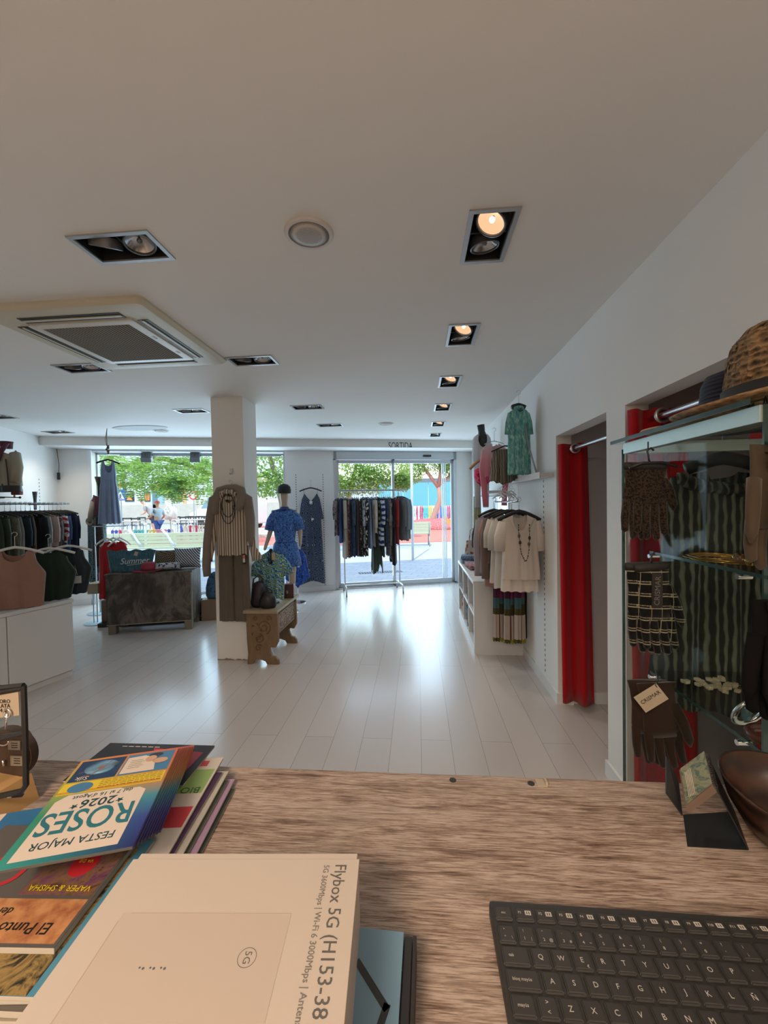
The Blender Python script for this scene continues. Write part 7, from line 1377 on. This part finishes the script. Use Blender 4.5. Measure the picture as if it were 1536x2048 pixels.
        bm = nb(); flat(bm, .10, -.086, Wm-.003, -.060, z); flat(bm, .003, -.086, .06, -.060, z); mk('yellow_band', bm, m_yel, c); bm = nb(); flatp(bm, [(.010, -Hm+.008), (Wm-.020, -Hm+.008), (Wm-.020, -.100), (.010, -.10)], z); mk('title_panel', bm, m_pap, c)
    return t
tops = [atz(165, 1523, 1.148), atz(355, 1497, 1.148)]
base = Vector((-.502, .557, 0)); 
NR = 9
for k in range(NR):
    f = k/(NR-1); off = Vector((-.013*(1-f), .066*(1-f), 0)); z = ZM+.013+.0045*k
    roses((base.x+off.x, base.y+off.y, z), RZM+.05*(1-f)*0, ['festival magazine with colour-gradient edge lying under the ROSES cover in the fanned stack', 'ROSES festival magazine on top of the fanned stack, fully visible'][k == NR-1], k == NR-1)
# other magazines below
def simple_mag(label, P, rz, w, h, th, c, art=None, group=None):
    t, cv = magazine('magazine', label, P, rz, w, h, th, plain('cover_'+label[:6], c, .35), group)
    if art:
        for (x0, y0, x1, y1, cc) in art: bm = nb(); flat(bm, x0, y0, x1, y1, th+.0001); mk('print_block', bm, plain('print_block', cc, .4), cv)
    return t, cv
# right-hand sheaf fanning out under the stack
sheaf = [(-.495, .640, .20, (.05, .12, .14)), (-.490, .648, .24, (.20, .13, .20)), (-.485, .652, .27, (.02, .03, .03)), (-.478, .655, .30, (.30, .27, .22))]
za = ZD
for k in range(5):
    simple_mag(['black magazine at the bottom of the sheaf right of the festival stack', 'lilac magazine second from the bottom of the sheaf under the BIO magazine', 'dark green magazine in the middle of the sheaf under the BIO magazine', 'cream magazine in the sheaf just below the dark red one', 'dark red magazine directly under the white BIO magazine'][k], (-.502+.007*(4-k), .612-.004*(4-k)+.01*(k % 2), za), .085+.015*(k % 2), .180, .235, .0035, [(.03, .035, .035), (.30, .20, .30), (.04, .05, .03), (.40, .37, .33), (.05, .02, .06)][k], group='magazines under the green BIO magazine')
    za += .0036
t, cv = simple_mag('white magazine with a green band reading BIO, right of the festival stack', (-.500, .640, za), .12, .165, .225, .0035, (.50, .45, .40))
for x0, y0, x1, y1, cc in ((.085, -.085, .162, -.030, (.22, .34, .10)), (.085, -.150, .162, -.112, (.45, .03, .04)), (.002, -.222, .08, -.002, (.03, .05, .12)), (.130, -.022, .146, -.008, (.40, .06, .08))): bm = nb(); flat(bm, x0, y0, x1, y1, .0036); mk('print_block', bm, plain('print_block', cc, .4), cv)
bm = text_bm('BIO', .018, .0001, M=Matrix.Translation((.143, -.078, .0039)) @ ROT); mk('green_lettering', bm, plain('print_dark_green2', (.02, .07, .02), .4), cv)
za += .0036
t, cv = simple_mag('black and red magazine poking out behind the festival stack', (-.560, .684, za), .01, .195, .10, .0035, (.018, .012, .014))
bm = nb(); flatp(bm, [(.09, -.012), (.185, -.02), (.18, -.09), (.12, -.05)], .0036); mk('red_patch', bm, m_redp, cv); bm = text_bm('www.costa.com', .008, .0001, M=Matrix.Translation((.15, -.012, .0038)) @ ROT); bm.free()
bm = nb(); 
for k in range(6): flat(bm, .03+.012*k, -.010, .039+.012*k, -.008, .0037)
mk('fine_print', bm, m_pap, cv)
za += .0036
t, cv = simple_mag('blue magazine with a red figure, at the left edge under the festival stack', (-.600, .520, ZD+.012), .33, .15, .21, .006, (.03, .14, .30)); bm = nb(); flat(bm, .060, -.06, .10, -.02, .0062); mk('red_figure', bm, m_redp, cv); bm = nb(); flat(bm, .0, -.2, .012, 0, .0062); mk('pale_edge', bm, m_pap, cv)
tag(mk('catalogue', (lambda bm: (box(bm, (-.60, .34, 0), (-.44, .50, .012)), bm)[1])(nb()), plain('grey_board', (.20, .18, .15), .6), None, False, (0, 0, ZD)), 'grey catalogue under the blue magazine at the left edge', 'catalogue')
# near pile
zn = ZD
rn = [.05, .03, .08, .04, .05]
for k in range(5):
    th = [.008, .007, .006, .005, .007][k]
    lbn = ['thick magazine at the bottom of the near pile', 'thick magazine second from the bottom of the near pile', 'magazine in the middle of the near pile', 'blue-edged magazine with VAPER lettering under the El Punto magazine', 'El Punto magazine with a red CR headline on the near pile'][k]
    cc = [(.25, .22, .17), (.10, .09, .08), (.06, .06, .06), (.07, .22, .32), (.09, .08, .075)][k]
    P = [(-.552, .47), (-.55, .475), (-.547, .47), (-.540, .475), (-.547, .485)][k]
    t, cv = magazine('magazine', lbn, (P[0], P[1], zn), rn[k], .20 if k != 4 else .19, .165 if k < 4 else .145, th, plain('cover_near_%d' % k, cc, .35))
    if k == 3:
        bm = nb(); flat(bm, .01, -.165, .188, -.012, th+.0001); mk('photo_print', bm, fabric('market_photo', 'tie', '#3a2418', '#8c7444', '#1c1c14', s=2), cv); bm = text_bm('El teu', .012, .0001, M=Matrix.Translation((.05, -.152, th+.0004)) @ ROT); mk('lettering', bm, m_pap, cv)
        bm = text_bm('VAPER', .012, .0001, M=Matrix.Translation((.160, -.10, th+.0004)) @ ROT); mk('yellow_lettering', bm, m_yel, cv)
    if k == 4:
        bm = nb(); flat(bm, .02, -.142, .187, -.098, th+.0001); mk('orange_panel', bm, fabric('cork_print', 'sand', '#8c5430', '#b07c50', s=1), cv)
        bm = nb(); flat(bm, .105, -.094, .187, -.020, th+.0001); mk('purple_panel', bm, fabric('tapestry_print', 'tie', '#3c1420', '#6c4c30', '#5c2c4c', s=2), cv)
        bm = nb(); lathe(bm, [(.015, 0), (.015, .0001)], (.150, -.055, th+.0002), 24, 1, 1.2); mk('red_oval', bm, m_redp, cv)
        bm = text_bm('VA DE', .006, .0001, M=Matrix.Translation((.150, -.052, th+.0006)) @ ROT); mk('oval_lettering', bm, m_yel, cv); bm = text_bm('VAPER & SHISHA', .0095, .0001, M=Matrix.Translation((.146, -.086, th+.0006)) @ ROT); mk('yellow_lettering', bm, m_yel, cv)
        bm = text_bm('El Punto', .016, .0001, M=Matrix.Translation((.145, -.128, th+.0006)) @ ROT); mk('black_lettering', bm, M_BLACK, cv); bm = text_bm('del', .012, .0001, M=Matrix.Translation((.110, -.112, th+.0006)) @ ROT); mk('black_lettering', bm, M_BLACK, cv); bm = text_bm('Glam', .024, .0001, M=Matrix.Translation((.055, -.118, th+.0006)) @ ROT, shear=.4); mk('black_lettering', bm, M_BLACK, cv)
        bm = text_bm('CR', .055, .0001, M=Matrix.Translation((.055, -.065, th+.0006)) @ ROT); mk('red_lettering', bm, m_redp, cv)
        bm = nb(); flat(bm, .085, -.028, .125, -.014, th+.0003); wpn = mk('white_panel', bm, m_pap, cv)
    zn += th+.0003
bm = nb(); box(bm, (-.09, -.02, 0), (.0, .03, .004)); o = mk('notepad', bm, plain('yellow_paper', (.50, .40, .20), .6), None, False, (-.235, .255, ZD), .5); tag(o, 'corner of a pale yellow notepad at the lower left beside the router carton', 'notepad')
# ---------------------------------------------------------------- earring display at the left
t = thing('wooden_block', 'pale wooden block under the black acrylic stand at the left edge', 'block', (-.70, .553, ZD), -.2); bm = nb(); prism(bm, [(0, 0), (.10, 0), (.085, .038), (0, .05)], -.045, .045, XZ); mk('block_body', bm, plain('honey_wood', (.40, .24, .10), .5), t)
SY = .52; sp = lambda px, py, Y=SY: aty(px, py, Y)
t = thing('earring_stand', 'black framed clear earring stand with price cards at the left edge of the counter', 'stand', (0, 0, 0))
bm = nb(); cr = [sp(47, 1371), sp(50, 1460), sp(52, 1570), sp(44, 1582), sp(0, 1592), sp(-60, 1604), sp(-60, 1362), sp(0, 1376), sp(47, 1371)]
tube(bm, cr, .0038, 6); tube(bm, [sp(50, 1466), sp(0, 1478), sp(-60, 1490)], .004, 6); tube(bm, [sp(46, 1376), sp(0, 1384), sp(-60, 1395)], .004, 6); cyl(bm, sp(20, 1590), Vector((sp(20, 1590).x-.01, .545, ZD+.03)), .004, 6); mk('frame', bm, M_BLACK, t, 40)
bm = nb(); a = sp(-55, 1385, SY+.004); c_ = sp(40, 1382, SY+.004); d_ = sp(42, 1463, SY+.004); e_ = sp(-55, 1480, SY+.004); f = bm.faces.new([bm.verts.new(v) for v in (a, c_, d_, e_)]); r_ = bmesh.ops.extrude_face_region(bm, geom=[f]); bmesh.ops.translate(bm, verts=[v for v in r_['geom'] if isinstance(v, bmesh.types.BMVert)], vec=(0, .002, 0)); mk('clear_sheet', bm, M_GLASS, t)
bm = nb(); a = sp(-40, 1390); c_ = sp(38, 1383); d_ = sp(40, 1430); e_ = sp(-40, 1440); bm.faces.new([bm.verts.new(v) for v in (a, c_, d_, e_)]); cd_ = mk('cream_card', bm, plain('cream_card', (.36, .29, .21), .6), t); cd_.modifiers.new('s', 'SOLIDIFY').thickness = .001
bm = nb()
for i, s_ in enumerate(('DORO', 'PLATA', '4.4')): text_bm(s_, .0075, .0001, bm=bm, M=axes(sp(8, 1402+i*9)-Vector((0, .0016, 0)), (1, 0, .03), (-.03, 0, 1), (0, -1, 0)))
mk('card_lettering', bm, M_BLACK, cd_)
bm = nb(); P = sp(20, 1424)-Vector((0, .004, 0)); tube(bm, [P+Vector((.005*math.cos(a), 0, .006*math.sin(a))) for a in [2*PI*k/16 for k in range(16)]], .0012, 6, closed=True); tube(bm, [P, P+Vector((-.002, 0, -.012)), P+Vector((-.003, 0, -.022))], .0014, 6); mk('earring', bm, M_CHROME, t, True)
t = thing('leather_disc', 'round dark brown leather display disc with paper labels behind the earring stand', 'display disc', (0, 0, 0)); P = sp(8, 1512, .57)
bm = nb(); tube(bm, [P, P+Vector((0, .016, 0))], [(.044, .040)]*2, 36); bmesh.ops.bevel(bm, geom=bm.edges[:], offset=.002, segments=2, affect='EDGES'); mk('disc_body', bm, plain('brown_leather2', (.045, .024, .016), .5), t, 40)
for (x0, y0, x1, y1) in ((16, 1482, 41, 1500), (21, 1512, 46, 1532)): bm = nb(); a, c_ = sp(x0, y0, .566), sp(x1, y1, .566); box(bm, (a.x, .5655, c_.z), (c_.x, .5675, a.z)); l_ = mk('paper_label', bm, plain('grey_label', (.16, .13, .10), .6), t); bm = nb(); [box(bm, (a.x+.006, .5650, c_.z+(a.z-c_.z)*q), (c_.x-.004, .5656, c_.z+(a.z-c_.z)*q+.0012)) for q in (.25, .5, .75)]; mk('print_lines', bm, M_BLACK, l_)
bm = nb(); tube(bm, [sp(5, 1482, .566)+Vector((.010*math.cos(a), 0, .007*math.sin(a))) for a in [PI+PI*k/10 for k in range(11)]], .0012, 6); tube(bm, [sp(6, 1520, .566), sp(8, 1532, .566)], .002, 6); mk('earring', bm, M_CHROME, t, True)
bm = nb(); cyl(bm, (P.x, P.y+.008, ZD), (P.x, P.y+.008, P.z-.038), .006, 8); lathe(bm, [(.03, 0), (.03, .005), (.008, .007)], (P.x, P.y+.008, ZD), 20); mk('foot', bm, M_BLACK, t, 40)
# ---------------------------------------------------------------- desk calendar
t = thing('desk_calendar', 'small tent desk calendar with spiral binding beside the wooden bowl', 'calendar', (0, 0, 0)); zc = ZD
A0 = aty(1352, 1545, .575); A1 = Vector((A0.x, A0.y, zc)); B0 = atz(1378, 1640, zc); B1 = aty(1440, 1588, .56); C0 = aty(1418, 1518, .60); C1 = aty(1372, 1556, .60)
def slab(name, pts, th, m, parent=t):
    bm = nb(); vs = [Vector(p) for p in pts]; nrm = (vs[1]-vs[0]).cross(vs[2]-vs[0]).normalized()*th; a = [bm.verts.new(v) for v in vs]; b_ = [bm.verts.new(v+nrm) for v in vs]; bm.faces.new(a[::-1]); bm.faces.new(b_)
    for i in range(len(a)): bm.faces.new((a[i], a[(i+1) % len(a)], b_[(i+1) % len(a)], b_[i]))
    return mk(name, bm, m, parent)
fl_, fr_, bl_, br_ = aty(1378, 1627, .545), aty(1434, 1585, .555), aty(1366, 1553, .60), aty(1416, 1516, .61)
fl_.z = max(fl_.z, zc+.004)
slab('page_block', (fl_, fr_, br_, bl_), .010, plain('brown_page_block', (.13, .085, .062), .6)); 
k_ = lambda u, v: (fl_*(1-u)+fr_*u)*(1-v)+(bl_*(1-u)+br_*u)*v
nrm = (fr_-fl_).cross(bl_-fl_).normalized()
up_ = nrm if nrm.z > 0 else -nrm
pg = slab('picture_page', [k_(u, v)+up_*.0105 for u, v in ((.06, .0), (1, .05), (1, 1), (.06, 1))], .0004, fabric('pale_teal_photo', 'tie', '#5c6c5c', '#7c7c64', '#3c5450', s=3))
bm = nb()
for q in range(5): a, c_ = k_(.2+.05*q, .1)+up_*.0112, k_(.2+.05*q, .8)+up_*.0112; tube(bm, [a, c_], .0004, 4)
mk('print_lines', bm, m_pap, pg)
low = [Vector(v) for v in (bl_+Vector((-.006, .0, -.006)), fl_+Vector((-.010, -.004, .0)), fl_+Vector((-.024, .006, .022)), bl_+Vector((-.020, .004, .026)))]
for v in low: v.z = max(v.z, zc)
slab('black_cover', low, .0015, M_BLACK)
slab('rear_support', (br_+Vector((.0, .004, .004)), fr_+Vector((.002, .0, -.002)), Vector((fr_.x+.03, fr_.y-.010, zc)), Vector((br_.x+.035, br_.y, zc))), .0015, M_BLACK)
for q in range(16): bm = nb(); c_ = k_(1.0, .06+.055*q)+up_*.004; tube(bm, [c_+Vector((.004*math.cos(a), 0, .005*math.sin(a))) for a in [2*PI*s/8 for s in range(8)]], .0006, 5, closed=True); mk('spiral_ring', bm, M_BLACK, t, True)
slab('foot_flap', (Vector((fl_.x-.002, fl_.y, zc)), Vector((fr_.x+.03, fr_.y-.011, zc)), Vector((br_.x+.035, br_.y, zc)), Vector((bl_.x, bl_.y, zc))), .001, M_BLACK)
# ---------------------------------------------------------------- wooden bowl
t = thing('wooden_bowl', 'dark oval wooden bowl with trinkets at the right edge of the counter', 'bowl', (.480, .55, ZD), 0)
b = NB('dark_bowl_wood'); w_ = b.wave(b.co(), 10, 6, 1.5, 'Z'); b.col(b.mix(w_, (.014, .006, .004), (.05, .022, .013))); m_bw = b.fin(.35)
bm = nb(); lathe(bm, [(.01, 0), (.040, 0), (.062, .016), (.078, .042), (.086, .068), (.088, .072), (.083, .072), (.074, .044), (.055, .018), (.01, .010)], n=48, sx=.88, sy=1.05); mk('bowl', bm, m_bw, t, True)
bm = nb(); cbox(bm, (-.004, -.035, .026), (.055, .05, .001), .4, R=None); bmesh.ops.transform(bm, matrix=Matrix.Translation((0, 0, 0)) @ Matrix.Rotation(.12, 4, 'X'), verts=bm.verts); o = mk('paper_slip', bm, plain('pale_slip', (.55, .48, .42), .6), None, False, (.462, .545, ZD)); tag(o, 'pale paper slip lying inside the wooden bowl', 'paper')
t = thing('trinket_bracelet', 'glass and brown bead bracelet lying in the wooden bowl', 'bracelet', (.475, .525, ZD+.034)); r_ = random.Random(4)
for q in range(9): a = q*2*PI/9; bm = nb(); ball(bm, (.024*math.cos(a), .020*math.sin(a), .005), .0075, n=10); mk('bead', bm, plain('glass_bead', (.35, .33, .30), .05) if q % 3 == 0 else plain('brown_bead2', (.14, .05, .02), .15), t, True)
bm = nb(); lathe(bm, [(.004, 0), (.024, 0), (.026, .004), (.022, .006), (.004, .005)], (.50, .60, ZD), 20); bm.free()
